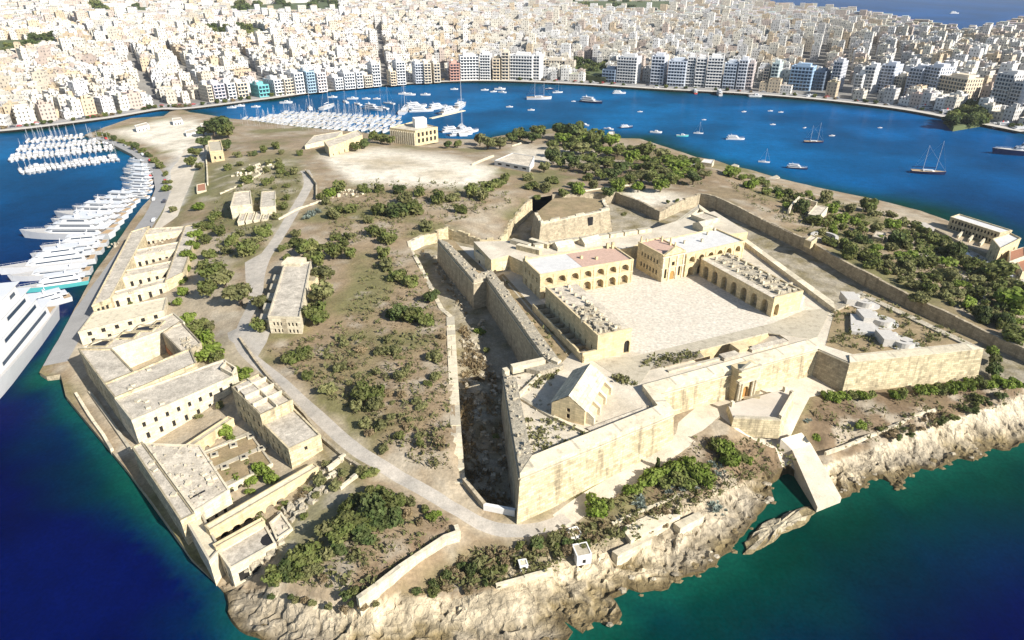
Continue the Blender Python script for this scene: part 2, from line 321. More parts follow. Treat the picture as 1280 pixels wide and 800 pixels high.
# ---- points
def jit(x0, x1, y0, y1, s):
    X, Y = np.meshgrid(np.arange(x0, x1, s), np.arange(y0, y1, s)); p = np.c_[X.ravel(), Y.ravel()]
    return p+RNG.uniform(-.35, .35, p.shape)*s
ca = np.array(COAST)[:, :2]
cand = [jit(-110, 190, 80, 230, 2.2), jit(-230, 330, 230, 420, 4), jit(-420, 330, 420, 700, 8), jit(190, 360, 150, 230, 4), jit(-230, -110, 90, 230, 3)]
pts = np.concatenate(cand); pts = pts[inside(pts, ca)]
fa = np.array(front)[:, :2]
rk = jit(-80, 190, 80, 200, .75); rk = rk[inside(rk, ca)]; rd = segdist(rk, fa, False); rk = rk[(rd < 17) & (rd > .7)]
pd = segdist(pts, fa, False); pts = np.concatenate([pts[(pd > 16)], rk])
cons = [(COAST, True), (DITCH, True)]+[(resample(r[1], 4, True), True) for r in REG]
for c, _ in cons:
    d = segdist(pts, np.array([p[:2] for p in c])); pts = pts[d > .55]
vin = [Vector(p) for p in pts]; ed = []
for c, _ in cons:
    i = len(vin); n = len(c); vin += [Vector((p[0], p[1])) for p in c]; ed += [(i+k, i+(k+1) % n) for k in range(n)]
vo, eo, fo, *_ = geometry.delaunay_2d_cdt(vin, ed, [], 0, 1e-4)
V2 = np.array([tuple(v) for v in vo]); F = np.array(fo)
cen = V2[F].mean(1)
keep = inside(cen, ca) & ~inside(cen, np.array([p[:2] for p in DITCH])); F = F[keep]; cen = cen[keep]
dF = segdist(V2, fa, False)
Z = np.maximum(Hs(V2), .5)
fb = np.array(front)[:, :2]
# rocky shore: low cliffs, ledges and cracks near the front coast
nzv = np.array([noise.fractal(Vector((x*.11, y*.11, 3)), 1.0, 2.0, 4) for x, y in V2]); nz2 = np.array([noise.noise(Vector((x*.45, y*.45, 9))) for x, y in V2])
nz3 = np.array([abs(noise.noise(Vector((x*.16+y*.05, y*.2-x*.06, 5)))) for x, y in V2])
sm = np.clip((dF+nzv*3)/15, 0, 1); sm = sm*sm*(3-2*sm); nearc = np.where(dF < 24)[0]; cell = np.zeros(len(V2)); crack = np.zeros(len(V2))
for i in nearc:      # fractured slabs: every joint block sits a little higher or lower than its neighbour
    x, y = V2[i]; u_, v_ = x*.86+y*.5, -x*.5+y*.86; dd, pp = noise.voronoi(Vector((u_/5.5+nz2[i]*.06, v_/3.2, 0))); h1 = math.sin(pp[0].x*12.99+pp[0].y*78.2)*43758.5; cell[i] = h1-math.floor(h1)-.5; crack[i] = max(0, 1-(dd[1]-dd[0])/.16)
rough = np.clip(1.2-(dF+nzv*6)/15, .2, 1)*(dF < 22); rough = rough*np.where((V2[:, 0] > 72) & (dF+nzv*3 > 6.5), .22, 1)
zr = Z*(.34+.66*sm)+cell*1.1*rough+nzv*.5*rough-crack*.6*rough
zq = np.round(zr/.62)*.62+nz2*.06; wq = np.clip(rough*1.1, 0, .9)*(dF > .5); zr = zr*(1-wq)+zq*wq
Z = np.where(dF < 22, np.maximum(zr, .1), Z+nzv*.22)
# ---- soil colours (what grows or lies there)
DRY, BROWN, OLIVE, PALE, WHITE, GREY = (.275,.20,.118), (.165,.113,.066), (.155,.155,.056), (.45,.375,.265), (.72,.65,.52), (.36,.295,.205)
px = pix(np.c_[V2, Z])
C = np.tile(np.array(DRY), (len(V2), 1)); nb = np.array([noise.fractal(Vector((x*.03, y*.03, 1)), 1, 2, 5) for x, y in V2]); nc = np.array([noise.fractal(Vector((x*.12, y*.12, 4)), 1, 2, 4) for x, y in V2])
def zone(poly, col, soft=10, amt=1.0, nzw=.6):
    global C
    m = inside(px, poly); d = segdist(px, poly); a = np.where(m, .5+d/soft, .5-d/soft); a = np.clip(a+nzw*nc, 0, 1)*amt
    C = C*(1-a[:, None])+np.array(col)*a[:, None]
C = C*(1-np.clip(nb+.15, 0, .5)[:, None])+np.array(GREY)*np.clip(nb+.15, 0, .5)[:, None]
g = np.clip(nc*1.6-.25, 0, .75)[:, None]; C = C*(1-g)+np.array(BROWN)*g
g = np.clip(-nb*2.2-.1, 0, .75)[:, None]; C = C*(1-g)+np.array(OLIVE)*g
zone([(400,195),(470,185),(560,195),(622,212),(600,235),(520,232),(440,228)], WHITE, 10, 1.0, .35); zone([(430,200),(500,196),(535,206),(470,212)], (.40,.31,.18), 12, .75); zone([(520,215),(560,210),(575,220),(540,226)], (.42,.33,.20), 10, .6)
zone([(140,165),(205,150),(245,150),(262,172),(235,205),(215,190),(180,178)], WHITE, 6, 1.0, .25); zone([(205,210),(250,175),(262,190),(240,230),(222,265),(205,250)], (.50,.47,.42), 8)
zone([(225,215),(300,195),(370,190),(390,230),(350,300),(300,300),(260,260)], OLIVE, 16, .7); zone([(290,225),(340,205),(350,225),(300,245)], PALE, 10, .6)
zone([(90,400),(110,370),(250,280),(290,320),(300,420),(420,600),(360,720),(280,730),(90,480)], PALE, 10, .75)
zone([(330,430),(420,415),(565,460),(565,600),(520,560),(420,500),(360,470)], DRY, 12, .5, 1.0); zone([(515,560),(565,560),(570,600),(545,605)], PALE, 8, .6)
zone([(1010,500),(1160,480),(1280,475),(1280,500),(1120,545),(1060,570),(1010,555)], BROWN, 10, .85, .3); zone([(880,545),(960,550),(1000,580),(960,600),(880,620),(780,640)], BROWN, 10, .8)
zone([(430,740),(480,690),(560,645),(570,668),(500,715),(450,750)], BROWN, 10, .85, .3); zone([(380,600),(450,590),(480,640),(380,720),(340,700)], OLIVE, 14, .6)
zone([(520,735),(570,690),(680,665),(760,640),(860,615),(800,660),(700,710),(600,730)], (.20,.165,.085), 10, .8); zone([(640,705),(700,690),(760,668),(870,620),(900,622),(760,705),(640,728)], PALE, 8, .55)
zone([(690,165),(760,180),(880,205),(890,230),(780,240),(700,215)], BROWN, 10, .7); zone([(890,206),(1000,275),(960,270),(870,242),(800,245)], (.26,.19,.115), 8, .8); zone([(790,235),(840,240),(860,252),(800,258),(776,244)], WHITE, 5, .9, .2)
zone([(640,180),(690,185),(760,190),(700,205),(640,200)], WHITE, 8, .7); zone([(1010,240),(1180,280),(1280,330),(1280,350),(1170,300),(1080,262)], PALE, 5, .7)
zone([(600,262),(650,240),(640,262),(600,290),(560,290)], GREY, 10, .8); zone([(590,655),(690,650),(690,678),(600,672)], PALE, 6, .7); zone([(540,600),(580,600),(600,640),(560,630)], PALE, 7, .7)
rdv = segdist(V2, np.array(ROADL), False); a_ = np.clip(1.0-rdv/4.5+nc*.9, 0, .6)[:, None]; C = C*(1-a_)+np.array(PALE)*a_
sp_ = np.clip((nc+.6*nb)*2.2-.55, 0, .7)[:, None]; C = C*(1-sp_)+np.array([.42,.365,.275])*sp_
ROCKZ = [(276,735),(330,738),(380,745),(440,762),(500,742),(570,748),(625,735),(640,705),(700,706),(740,690),(800,665),(865,632),(905,612),(968,588),(1020,585),(1060,572),(1130,545),(1200,520),(1290,492),(1700,470),(1500,900),(250,900)]
rock = inside(px, ROCKZ)
RC = np.array([.55,.455,.305])[None]*(1+.55*nc[:, None]); RC = RC*(1+.32*cell[:, None]*rough[:, None])*(1-.55*crack[:, None]*rough[:, None])
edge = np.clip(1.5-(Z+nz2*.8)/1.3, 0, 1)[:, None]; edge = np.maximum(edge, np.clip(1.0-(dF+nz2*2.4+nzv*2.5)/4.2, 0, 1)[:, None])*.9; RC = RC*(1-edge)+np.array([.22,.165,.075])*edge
dk = np.clip(nb*2.5-.2, 0, .7)[:, None]*np.clip(1-dF/14, 0, 1)[:, None]; RC = RC*(1-dk)+np.array([.30,.265,.215])*dk
pv = np.clip(((dF+nzv*3)-6)/2.5, 0, 1)*(V2[:, 0] > 72)*.8; RC = RC*(1-pv[:, None])+np.array([.62,.535,.39])*pv[:, None]
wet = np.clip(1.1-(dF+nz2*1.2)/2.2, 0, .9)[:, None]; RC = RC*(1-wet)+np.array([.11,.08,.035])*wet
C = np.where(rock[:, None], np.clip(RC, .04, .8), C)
def submesh(name, sel, m, smooth=True, kind='structure'):
    f = F[sel]; u, inv = np.unique(f, return_inverse=True); inv = inv.reshape(-1, 3)
    me = bpy.data.meshes.new(name); me.from_pydata(np.c_[V2[u], Z[u]].tolist(), [], inv.tolist()); me.materials.append(m)
    ca_ = me.color_attributes.new('Col', 'FLOAT_COLOR', 'POINT'); ca_.data.foreach_set('color', np.c_[C[u], np.ones(len(u))].astype(np.float32).ravel())
    if smooth: me.polygons.foreach_set('use_smooth', [True]*len(me.polygons))
    o = bpy.data.objects.new(name, me); COL.objects.link(o); tag(o, kind=kind); return o
used = np.zeros(len(F), bool); per = {}
for n, poly, m in REG:
    s = inside(cen, np.array([p[:2] for p in poly])) & ~used; used |= s; per.setdefault((n, m), []).append(s)
for (n, m), ss in per.items(): submesh(n, np.any(ss, 0), M[m])
pc = pix(np.c_[cen, Z[F].mean(1)]); rs = inside(pc, ROCKZ) & ~used
submesh('coastal_rock', rs, M['rock'], smooth=False); used |= rs
submesh('island_ground', ~used, M['ground'])
def boulders(n):
    mb = MB(); r_ = random.Random(4)
    for _ in range(n):
        i = r_.randrange(10, NF-12); p = np.array(front[i][:2]); q = np.array(front[i+1][:2]); t = (q-p)/(np.hypot(*(q-p))+1e-9); nn = np.array([-t[1], t[0]]); k = r_.uniform(-.7, 2.4); c = p+nn*k
        if not inside(c[None], ca)[0] and k > 0: c = p-nn*k
        j = int(np.argmin((V2[:, 0]-c[0])**2+(V2[:, 1]-c[1])**2)); z = Z[j] if k > 0 else 0.0; s = r_.uniform(.35, 1.3); m_ = 5; sh_ = r_.uniform(.25, .5); a0 = r_.random()*6
        rg = [[(c[0]+math.cos(a0+6.283*u_/m_)*s*w_*r_.uniform(.75, 1.1), c[1]+math.sin(a0+6.283*u_/m_)*s*w_*.7*r_.uniform(.75, 1.1), z+zz_*s*sh_) for u_ in range(m_)] for w_, zz_ in ((1.0, -.8), (1.05, .1), (.62, .75))]
        cl = (.20, .15, .075) if z < .7 else r_.choice(((.50, .43, .31), (.42, .36, .27), (.33, .28, .20)))
        for A, B in zip(rg[:-1], rg[1:]):
            for u_ in range(m_): mb.face([A[u_], A[(u_+1) % m_], B[(u_+1) % m_], B[u_]], 0, None, cl)
        mb.face(rg[-1], 0, None, cl)
    return mb
tag(boulders(170).obj('shore_boulders', M['rock']), kind='stuff')
# skirt of the shore down to the sea bed, quay walls on the harbour side
zc = dict(); kd = {(round(v[0], 3), round(v[1], 3)): z for v, z in zip(V2, Z)}
mbq, mbr = MB(), MB(); n = len(COAST)
for i in range(n):
    a, b = COAST[i], COAST[(i+1) % n]; za = kd.get((round(a[0], 3), round(a[1], 3)), .5); zb = kd.get((round(b[0], 3), round(b[1], 3)), .5)
    rc_ = i < NF-1
    t = np.array([b[0]-a[0], b[1]-a[1]]); t = t/(np.hypot(*t)+1e-9); nn = np.array([t[1], -t[0]])
    sgn = 1 if not inside(np.array([(np.array(a[:2])+np.array(b[:2]))/2+nn*.2]), ca)[0] else -1
    off = nn*sgn*(1.2 if rc_ else .05)
    f = [(a[0], a[1], za), (b[0], b[1], zb), (b[0]+off[0], b[1]+off[1], -3), (a[0]+off[0], a[1]+off[1], -3)]
    if sgn > 0: f = f[::-1]
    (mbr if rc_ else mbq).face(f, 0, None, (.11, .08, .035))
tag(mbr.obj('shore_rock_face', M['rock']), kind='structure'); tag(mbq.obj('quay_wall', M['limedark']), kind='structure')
# ---- floor of the moat
DC = np.array([tuple(P(*c)) for c in ((600,635,4.5),(620,620,3.6),(600,560,3.8),(605,480,4),(580,560,8.6),(577,480,9.6),(575,420,10),(590,450,8),(620,440,7.2),(600,400,8),(570,380,9),(560,340,9),(530,310,9.5),(560,310,8.6),(650,290,7),(700,280,7),(800,275,7),(880,265,7),(950,300,7),(1050,350,7),(1150,390,7),(1280,445,7.5),(1240,470,8.5),(640,480,3.8),(583,520,8.8),(590,600,4),(592,478,8.6),(588,500,4.4),(1300,478,8.8))])
dp = jit(-60, 260, 105, 330, 2.0); dpoly = np.array([p[:2] for p in DITCH]); dp = dp[inside(dp, dpoly)]; dp = dp[segdist(dp, dpoly) > .6]
dcons = resample(DITCH, 2.5, True); v_ = [Vector(p) for p in dp]; i0 = len(v_); v_ += [Vector((p[0], p[1])) for p in dcons]
vo, eo, fo, *_ = geometry.delaunay_2d_cdt(v_, [(i0+k, i0+(k+1) % len(dcons)) for k in range(len(dcons))], [], 0, 1e-4)
dv = np.array([tuple(v) for v in vo]); df = np.array(fo); df = df[inside(dv[df].mean(1), dpoly)]
d2 = np.hypot(dv[:, None, 0]-DC[None, :, 0], dv[:, None, 1]-DC[None, :, 1]); wgt = 1/(d2+.3)**3; dz = (wgt*DC[:, 2]).sum(1)/wgt.sum(1)
dz += np.array([noise.fractal(Vector((x*.2, y*.2, 8)), 1, 2, 3) for x, y in dv])*.3
def moat_z(x, y):
    w_ = 1/(np.hypot(DC[:, 0]-x, DC[:, 1]-y)+.3)**3; return float((w_*DC[:, 2]).sum()/w_.sum())
me = bpy.data.meshes.new('moat_floor'); me.from_pydata(np.c_[dv, dz].tolist(), [], df.tolist()); me.materials.append(M['ditch']); me.polygons.foreach_set('use_smooth', [True]*len(me.polygons))
tag(COL.objects.link(bpy.data.objects.new('moat_floor', me)) or bpy.data.objects['moat_floor'], kind='structure')
# ================================================================ SEA
MAIN_PX = [(-900,172),(-300,170),(-60,168),(0,164),(40,160),(70,156),(110,151),(140,147),(185,139),(205,136),(226,137),(262,133),(300,128),(340,123),(380,117),(430,111),(470,107),(520,104),(560,102),(600,101),(640,101.5),(700,104),(740,106),(800,110),(850,113),(900,115),(960,119),(1010,123),(1060,128),(1110,134),(1150,140),(1200,150),(1240,157),(1280,165),(1400,185),(1550,210),
 (1560,90),(1400,44),(1330,33),(1280,32),(1236,40),(1205,47),(1190,42),(1120,31),(1060,23),(1000,16),(965,11),(948,4),(930,-4)]
MAIN = np.array([P(a, b, 1.5)[:2] for a, b in MAIN_PX]+[(900, 4600), (600, 7000), (-6000, 7000), (-6000, 900)])
gx = np.unique(np.r_[np.arange(-190, 230, 3.5), np.arange(-420, 700, 12), np.arange(-2000, 2600, 120), np.linspace(-22000, 22000, 14)]); gy = np.unique(np.r_[np.arange(60, 240, 3.5), np.arange(60, 1000, 12), np.arange(0, 3000, 150), np.linspace(-8000, 32000, 14)])
X, Y = np.meshgrid(gx, gy); wv = np.c_[X.ravel(), Y.ravel()]
dcoast = np.minimum(segdist(wv, COARSE), segdist(wv, MAIN)+8); nw = np.array([noise.fractal(Vector((x*.013, y*.013, 2)), 1, 2, 4) for x, y in wv])
frontside = (wv[:, 1] < 230) | (wv[:, 0] > 150)
reach = np.where(wv[:, 0] < -40, 20, 38); k = np.clip(1-(dcoast+nw*22)/reach, 0, 1)
harb = np.clip((wv[:, 1]-230)/250, 0, 1)
deep = np.array([.0003,.003,.042])*(1-harb[:, None])+np.array([.0003,.072,.18])*harb[:, None]
rightd = np.clip((wv[:, 0]-150)/350, 0, 1)[:, None]*harb[:, None]; deep = deep*(1-.6*rightd)+np.array([.0002,.034,.155])*.6*rightd
shal = np.array([.0004,.036,.025]); k = k[:, None]**1.3; wc = deep*(1-k)+shal*k
rim = np.clip(1-(dcoast+nw*3)/7, 0, 1)[:, None]*(wv[:, 1] < 230)[:, None]; wc = wc*(1-.6*rim)+np.array([.006,.085,.055])*.6*rim
nk = np.clip(nw*1.5, -.35, .5)[:, None]; wc = wc*(1+.5*nk)
nx, ny = len(gx), len(gy); wf = [(j*nx+i, j*nx+i+1, (j+1)*nx+i+1, (j+1)*nx+i) for j in range(ny-1) for i in range(nx-1)]
me = bpy.data.meshes.new('sea'); me.from_pydata(np.c_[wv, np.zeros(len(wv))].tolist(), [], wf)
me.color_attributes.new('Col', 'FLOAT_COLOR', 'POINT').data.foreach_set('color', np.c_[wc, np.ones(len(wc))].astype(np.float32).ravel())
wm = bpy.data.materials.new('sea_water'); wm.use_nodes = True; nt = wm.node_tree; b = nt.nodes['Principled BSDF']
at = nt.nodes.new('ShaderNodeAttribute'); at.attribute_name = 'Col'; ge0 = nt.nodes.new('ShaderNodeNewGeometry'); prev = at.outputs[0]
for sc_, lo_, hi_ in ((.03, .86, 1.16), (.22, .9, 1.12), (1.1, .84, 1.2)):     # wind patches, weed beds and ripples tint the water
    nn_ = nt.nodes.new('ShaderNodeTexNoise'); nn_.inputs['Scale'].default_value = sc_; nn_.inputs['Detail'].default_value = 5; nt.links.new(ge0.outputs['Position'], nn_.inputs[0]); mr_ = nt.nodes.new('ShaderNodeMapRange'); mr_.inputs[1].default_value = .3; mr_.inputs[2].default_value = .7; mr_.inputs[3].default_value = lo_; mr_.inputs[4].default_value = hi_; nt.links.new(nn_.outputs[0], mr_.inputs[0])
    vm_ = nt.nodes.new('ShaderNodeVectorMath'); vm_.operation = 'SCALE'; nt.links.new(prev, vm_.inputs[0]); nt.links.new(mr_.outputs[0], vm_.inputs['Scale']); prev = vm_.outputs[0]
nt.links.new(prev, b.inputs['Base Color'])
b.inputs['Roughness'].default_value = .16; b.inputs['IOR'].default_value = 1.05; b.inputs['Specular IOR Level'].default_value = .3
ge = nt.nodes.new('ShaderNodeNewGeometry')
n1 = nt.nodes.new('ShaderNodeTexNoise'); n1.inputs['Scale'].default_value = .35; n1.inputs['Detail'].default_value = 5; nt.links.new(ge.outputs['Position'], n1.inputs[0])
bp = nt.nodes.new('ShaderNodeBump'); bp.inputs['Distance'].default_value = .35; bp.inputs['Strength'].default_value = .6; nt.links.new(n1.outputs[0], bp.inputs['Height']); nt.links.new(bp.outputs[0], b.inputs['Normal'])
df = nt.nodes.new('ShaderNodeBsdfDiffuse'); nt.links.new(prev, df.inputs[0]); gl = nt.nodes.new('ShaderNodeBsdfGlossy'); gl.inputs['Roughness'].default_value = .14; nt.links.new(bp.outputs[0], gl.inputs['Normal']); fr_ = nt.nodes.new('ShaderNodeFresnel'); fr_.inputs[0].default_value = 1.33; nt.links.new(bp.outputs[0], fr_.inputs['Normal']); mf_ = nt.nodes.new('ShaderNodeMath'); mf_.operation = 'MULTIPLY'; mf_.inputs[1].default_value = .13; nt.links.new(fr_.outputs[0], mf_.inputs[0])
mxs = nt.nodes.new('ShaderNodeMixShader'); nt.links.new(mf_.outputs[0], mxs.inputs[0]); nt.links.new(df.outputs[0], mxs.inputs[1]); nt.links.new(gl.outputs[0], mxs.inputs[2]); nt.links.new(mxs.outputs[0], nt.nodes['Material Output'].inputs['Surface']); nt.nodes.remove(b)
me.materials.append(wm); sea = bpy.data.objects.new('sea', me); COL.objects.link(sea); tag(sea, kind='structure')
# ================================================================ MAINLAND
def ML(x, y):
    """height of the mainland at x, y"""
    d = segdist(np.array([[x, y]]), MAIN)[0]; t = min(1, max(0, (d-30)/420)); t = t*t*(3-2*t)
    r = min(1, max(0, (x+100)/700)); top = 30*(1-r)+15*r
    return 2+t*top+min(22, max(0, (y-1300)/90))*(1-r)
mp_ = np.concatenate([jit(-1700, 1700, 400, 2200, 45), jit(-6000, 3000, 2200, 7000, 160)]); mp_ = mp_[inside(mp_, MAIN)]; mp_ = mp_[segdist(mp_, MAIN) > 12]
mr = resample([tuple(p) for p in MAIN], 30, True); v_ = [Vector(p) for p in mp_]; i0 = len(v_); v_ += [Vector((p[0], p[1])) for p in mr]
vo, eo, fo, *_ = geometry.delaunay_2d_cdt(v_, [(i0+k_, i0+(k_+1) % len(mr)) for k_ in range(len(mr))], [], 0, 1e-3)
mv = np.array([tuple(v) for v in vo]); mf = np.array(fo); mf = mf[inside(mv[mf].mean(1), MAIN)]
mdd = segdist(mv, MAIN); tt = np.clip((mdd-30)/420, 0, 1); tt = tt*tt*(3-2*tt); rr = np.clip((mv[:, 0]+100)/700, 0, 1)
mz = 2+tt*(30*(1-rr)+15*rr)+np.clip((mv[:, 1]-1300)/90, 0, 22)*(1-rr)
M['town'] = mat('town_ground', (.24, .225, .20), var=.3, scale=.01, fine=.08)
me = bpy.data.meshes.new('mainland'); me.from_pydata(np.c_[mv, mz].tolist(), [], mf.tolist()); me.materials.append(M['town'])
o = bpy.data.objects.new('mainland', me); COL.objects.link(o); tag(o, kind='structure')
mb = MB()
for i in range(len(mr)):
    a, b_ = mr[i], mr[(i+1) % len(mr)]
    mb.face([(b_[0], b_[1], 2), (a[0], a[1], 2), (a[0], a[1], -3), (b_[0], b_[1], -3)]); mb.face([(a[0], a[1], 2), (b_[0], b_[1], 2), (b_[0], b_[1], -3), (a[0], a[1], -3)])
tag(mb.obj('seafront_wall', M['limelight']), kind='structure')
# pale promenade along the harbour
prom = smoothline([P(a, b_-.6, 2.1) for a, b_ in MAIN_PX[2:34]], 2); mb = MB()
rb = ribbon(prom, 9); k_ = len(rb)//2
for i in range(k_-1):
    f = [(*rb[i], 2.3), (*rb[i+1], 2.3), (*rb[-i-2], 2.3), (*rb[-i-1], 2.3)]; mb.face(f[::-1])
M['prom'] = mat('promenade_paving', (.52, .48, .42), var=.12, scale=.1)
tag(mb.obj('promenade', M['prom']), kind='structure')
# ================================================================ BUILDING HELPERS
def facade(mb, p0, p1, z0, z1, ops, depth=.5, m=0, panes=None):
    p0 = np.array(p0[:2], float); p1 = np.array(p1[:2], float); L = float(np.hypot(*(p1-p0))); t = (p1-p0)/L; nn = np.array([t[1], -t[0]]); hgt = z1-z0
    def W_(u, v, d=0.0): q = p0+t*u-nn*d; return (q[0], q[1], z0+v)
    U = {0.0, L}; fin = []
    for o in ops:
        u0, u1, v0, v1 = [float(x) for x in o[:4]]; arch = len(o) > 4 and o[4]; u0 = max(.02, u0); u1 = min(L-.02, u1); v1 = min(v1, hgt-.05)
        if u1-u0 < .1: continue
        k = 8 if arch else 1; us = [u0+(u1-u0)*i/k for i in range(k+1)]; U.update(us); fin.append((u0, u1, v0, v1, arch, us))
    def vt(o, u):
        if not o[4]: return o[3]
        r = (o[1]-o[0])/2; rise = min(r, (o[3]-o[2])*.5); x = max(-1, min(1, (u-(o[0]+o[1])/2)/r)); return o[3]-rise+rise*math.sqrt(1-x*x)
    U = sorted(U)
    for a, b in zip(U[:-1], U[1:]):
        if b-a < 1e-5: continue
        cov = sorted([o for o in fin if o[0] <= (a+b)/2 <= o[1]], key=lambda o: o[2]); va = vb = 0.0
        for o in cov:
            if o[2]-va > .01 or o[2]-vb > .01: mb.face([W_(a, va), W_(b, vb), W_(b, o[2]), W_(a, o[2])], m)
            ta, tb = vt(o, a), vt(o, b)
            mb.face([W_(a, o[2]), W_(b, o[2]), W_(b, o[2], depth), W_(a, o[2], depth)], m)
            mb.face([W_(a, ta, depth), W_(b, tb, depth), W_(b, tb), W_(a, ta)], m); va, vb = ta, tb
        mb.face([W_(a, va), W_(b, vb), W_(b, hgt), W_(a, hgt)], m)
    for o in fin:
        for u, s in ((o[0], 1), (o[1], -1)):
            tv = vt(o, u); f = [W_(u, o[2]), W_(u, o[2], depth), W_(u, tv, depth), W_(u, tv)]
            if tv-o[2] > .01: mb.face(f if s < 0 else f[::-1], m)
        if panes is not None:
            q = MB(); q.face([W_(o[0], o[2], depth), W_(o[1], o[2], depth)]+[W_(u, vt(o, u), depth) for u in o[5][::-1]]); panes.append(q)
def row(L, n, w, v0, v1, m0=1.0, m1=None, arch=False):
    m1 = m0 if m1 is None else m1; s = (L-m0-m1)/n
    return [(m0+s*(i+.5)-w/2, m0+s*(i+.5)+w/2, v0, v1, arch) for i in range(n)]
def inset(poly, d):
    n = len(poly); out = []
    for i in range(n):
        a, b, c = [np.array(poly[j % n][:2], float) for j in (i-1, i, i+1)]
        t1 = (b-a)/(np.hypot(*(b-a))+1e-9); t2 = (c-b)/(np.hypot(*(c-b))+1e-9); n1 = np.array([-t1[1], t1[0]]); n2 = np.array([-t2[1], t2[0]])
        k = n1+n2; den = 1+n1@n2; out.append(b+k/max(.35, den)*d)
    return out
def RECT(A, B, depth):
    A = np.array(A[:2], float); B = np.array(B[:2], float); t = (B-A)/np.hypot(*(B-A)); n = np.array([-t[1], t[0]]); return [A, B, B+n*depth, A+n*depth]
def edgelen(poly, i): a = np.array(poly[i][:2], float); b = np.array(poly[(i+1) % len(poly)][:2], float); return float(np.hypot(*(b-a)))
def ring(mb, outer, inner, z0, z1, m=0, cap=None, skip=()):
    n = len(outer)
    for i in range(n):
        if i in skip: continue
        j = (i+1) % n; mb.prism([outer[i], outer[j], inner[j], inner[i]], z0, z1, m, cap)
BROOF, BWALL = {}, {}
def building(name, label, cat, poly, z0, z1, ops=None, wall='lime', roof='roofgrey', par=.6, pt=.45, depth=.4, pane='dark', pname='window', group=None, roofmb=None):
    c = np.mean([np.array(p[:2], float) for p in poly], 0); root = thing_at((c[0], c[1], z0), name, label, cat, group)
    mb = MB(); panes = []; ops = ops or {}; n = len(poly)
    for i in range(n): facade(mb, poly[i], poly[(i+1) % n], z0, z1, ops.get(i, []), depth, 0, panes)
    wo = part(mb, 'wall', M[wall], root)
    r = MB(); r.face([(p[0], p[1], z1) for p in poly]); ro = part(r, 'roof', M[roof], root); BROOF[root.name] = ro; BWALL[root.name] = wo
    if par:
        q = MB(); inn = inset(poly, pt); ring(q, [(p[0], p[1]) for p in inset(poly, -.06)], inn, z1-.25, z1+par); part(q, 'parapet', M[wall], ro)
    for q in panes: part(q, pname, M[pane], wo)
    return root
def boxpart(root, name, m, c, sx, sy, sz, a=0.0, taper=1.0):
    if name in ('chimney', 'vent', 'pinnacle', 'roof_house', 'penthouse', 'lift_house', 'roof_tower'): root = BROOF.get(root.name, root)
    elif name in ('pilaster', 'rib', 'side_bay', 'door'): root = BWALL.get(root.name, root)
    q = MB(); q.box(c, sx, sy, sz, a, taper=taper); return part(q, name, m, root)
def wallrun(name, label, cat, pts, w, z0f, z1f, m='lime', rag=0.0, step=3.0, group=None):
    """freestanding wall along points; z0f / z1f give the heights of its foot and top"""
    line = resample([tuple(p[:2]) for p in pts], step); rb = ribbon(line, w); k = len(rb)//2; mb = MB(); tops = [z1f(*line[i])+random.uniform(-rag, rag*.3) for i in range(k)]
    for i in range(k-1):
        L0, L1, R0, R1 = rb[i], rb[i+1], rb[-i-1], rb[-i-2]; zt0, zt1 = (tops[i], tops[i+1]) if not rag else (tops[i], tops[i]+random.uniform(-rag, rag)*.3)
        mb.prism([R0, R1, L1, L0], [z0f(*line[i]), z0f(*line[i+1]), z0f(*line[i+1]), z0f(*line[i])], [zt0, zt1, zt1, zt0], 0)
    c = line[len(line)//2]; o = mb.obj(name, M[m]); 
    o.data.transform(__import__('mathutils').Matrix.Translation((-c[0], -c[1], -z0f(*c)))); o.location = (c[0], c[1], z0f(*c)); return tag(o, label, cat, group)
def slab(name, label, pxs, h_, m):
    pts = [G(*a) for a in pxs]; z = max(p.z for p in pts)
    if sum((pts[i].x*pts[(i+1) % len(pts)].y-pts[(i+1) % len(pts)].x*pts[i].y) for i in range(len(pts))) < 0: pts = pts[::-1]
    q = MB(); q.prism([(p.x, p.y) for p in pts], z-4, z+h_); return tag(q.obj(name, M[m]), label, 'platform')
def const(z): return lambda x, y: z
def ground(d): return lambda x, y: max(.2, H(x, y))+d
def rubble(mb, poly, z, n, s0, s1, m=0):
    p = np.array([q[:2] for q in poly], float); lo, hi = p.min(0), p.max(0); k = 0; zz = z if callable(z) else (lambda x, y: z)
    for _ in range(n*6):
        q = lo+RNG.random(2)*(hi-lo)
        if not inside(q[None], p)[0]: continue
        s = random.uniform(s0, s1); mb.box((q[0], q[1], zz(*q)-.1), s, s*random.uniform(.5, 1), s*random.uniform(.35, .9), random.uniform(0, 3.1), m, taper=random.uniform(.6, .95)); k += 1
        if k >= n: break
# ================================================================ FORT RAMPARTS
ZP = 19.0
FORT_PX = [(650,590,20.8),(843,511,20.8),(823,486,20.8),(1024,430,20.8),(1064,447,20.8),(1232,430,20.8),(1078,361,20.4),(1043,376,20.8),(874,251,22),(812,285,26),(665,306,26),(641,299,26),(547,296,21),(592,348,20.8),(608,344,20.8),(686,452,20.8),(629,466,20.8)]
FT = [np.array(P(*p)[:2]) for p in FORT_PX]; nF = len(FT)
fort = thing_at((FT[0][0], FT[0][1], 6), 'fort_rampart', 'star-shaped limestone fort rampart with battered bastions above the dry moat', 'fort')
ztopo = [ZP+.02]*nF
for i in (9, 10, 11): ztopo[i] = 25.0
FB = inset(FT, -.95); zb = [5.4, 8.8, 9.6, 9.4, 8, 8, 6, 6, 6, 6, 6, 6, 6, 6, 5, 3.2, 3]
def xtra(i):        # foot of the wall: below ground so that nothing floats
    return zb[i]-.6
SC = {9: 24.9, 10: 24.9, 11: 24.9}
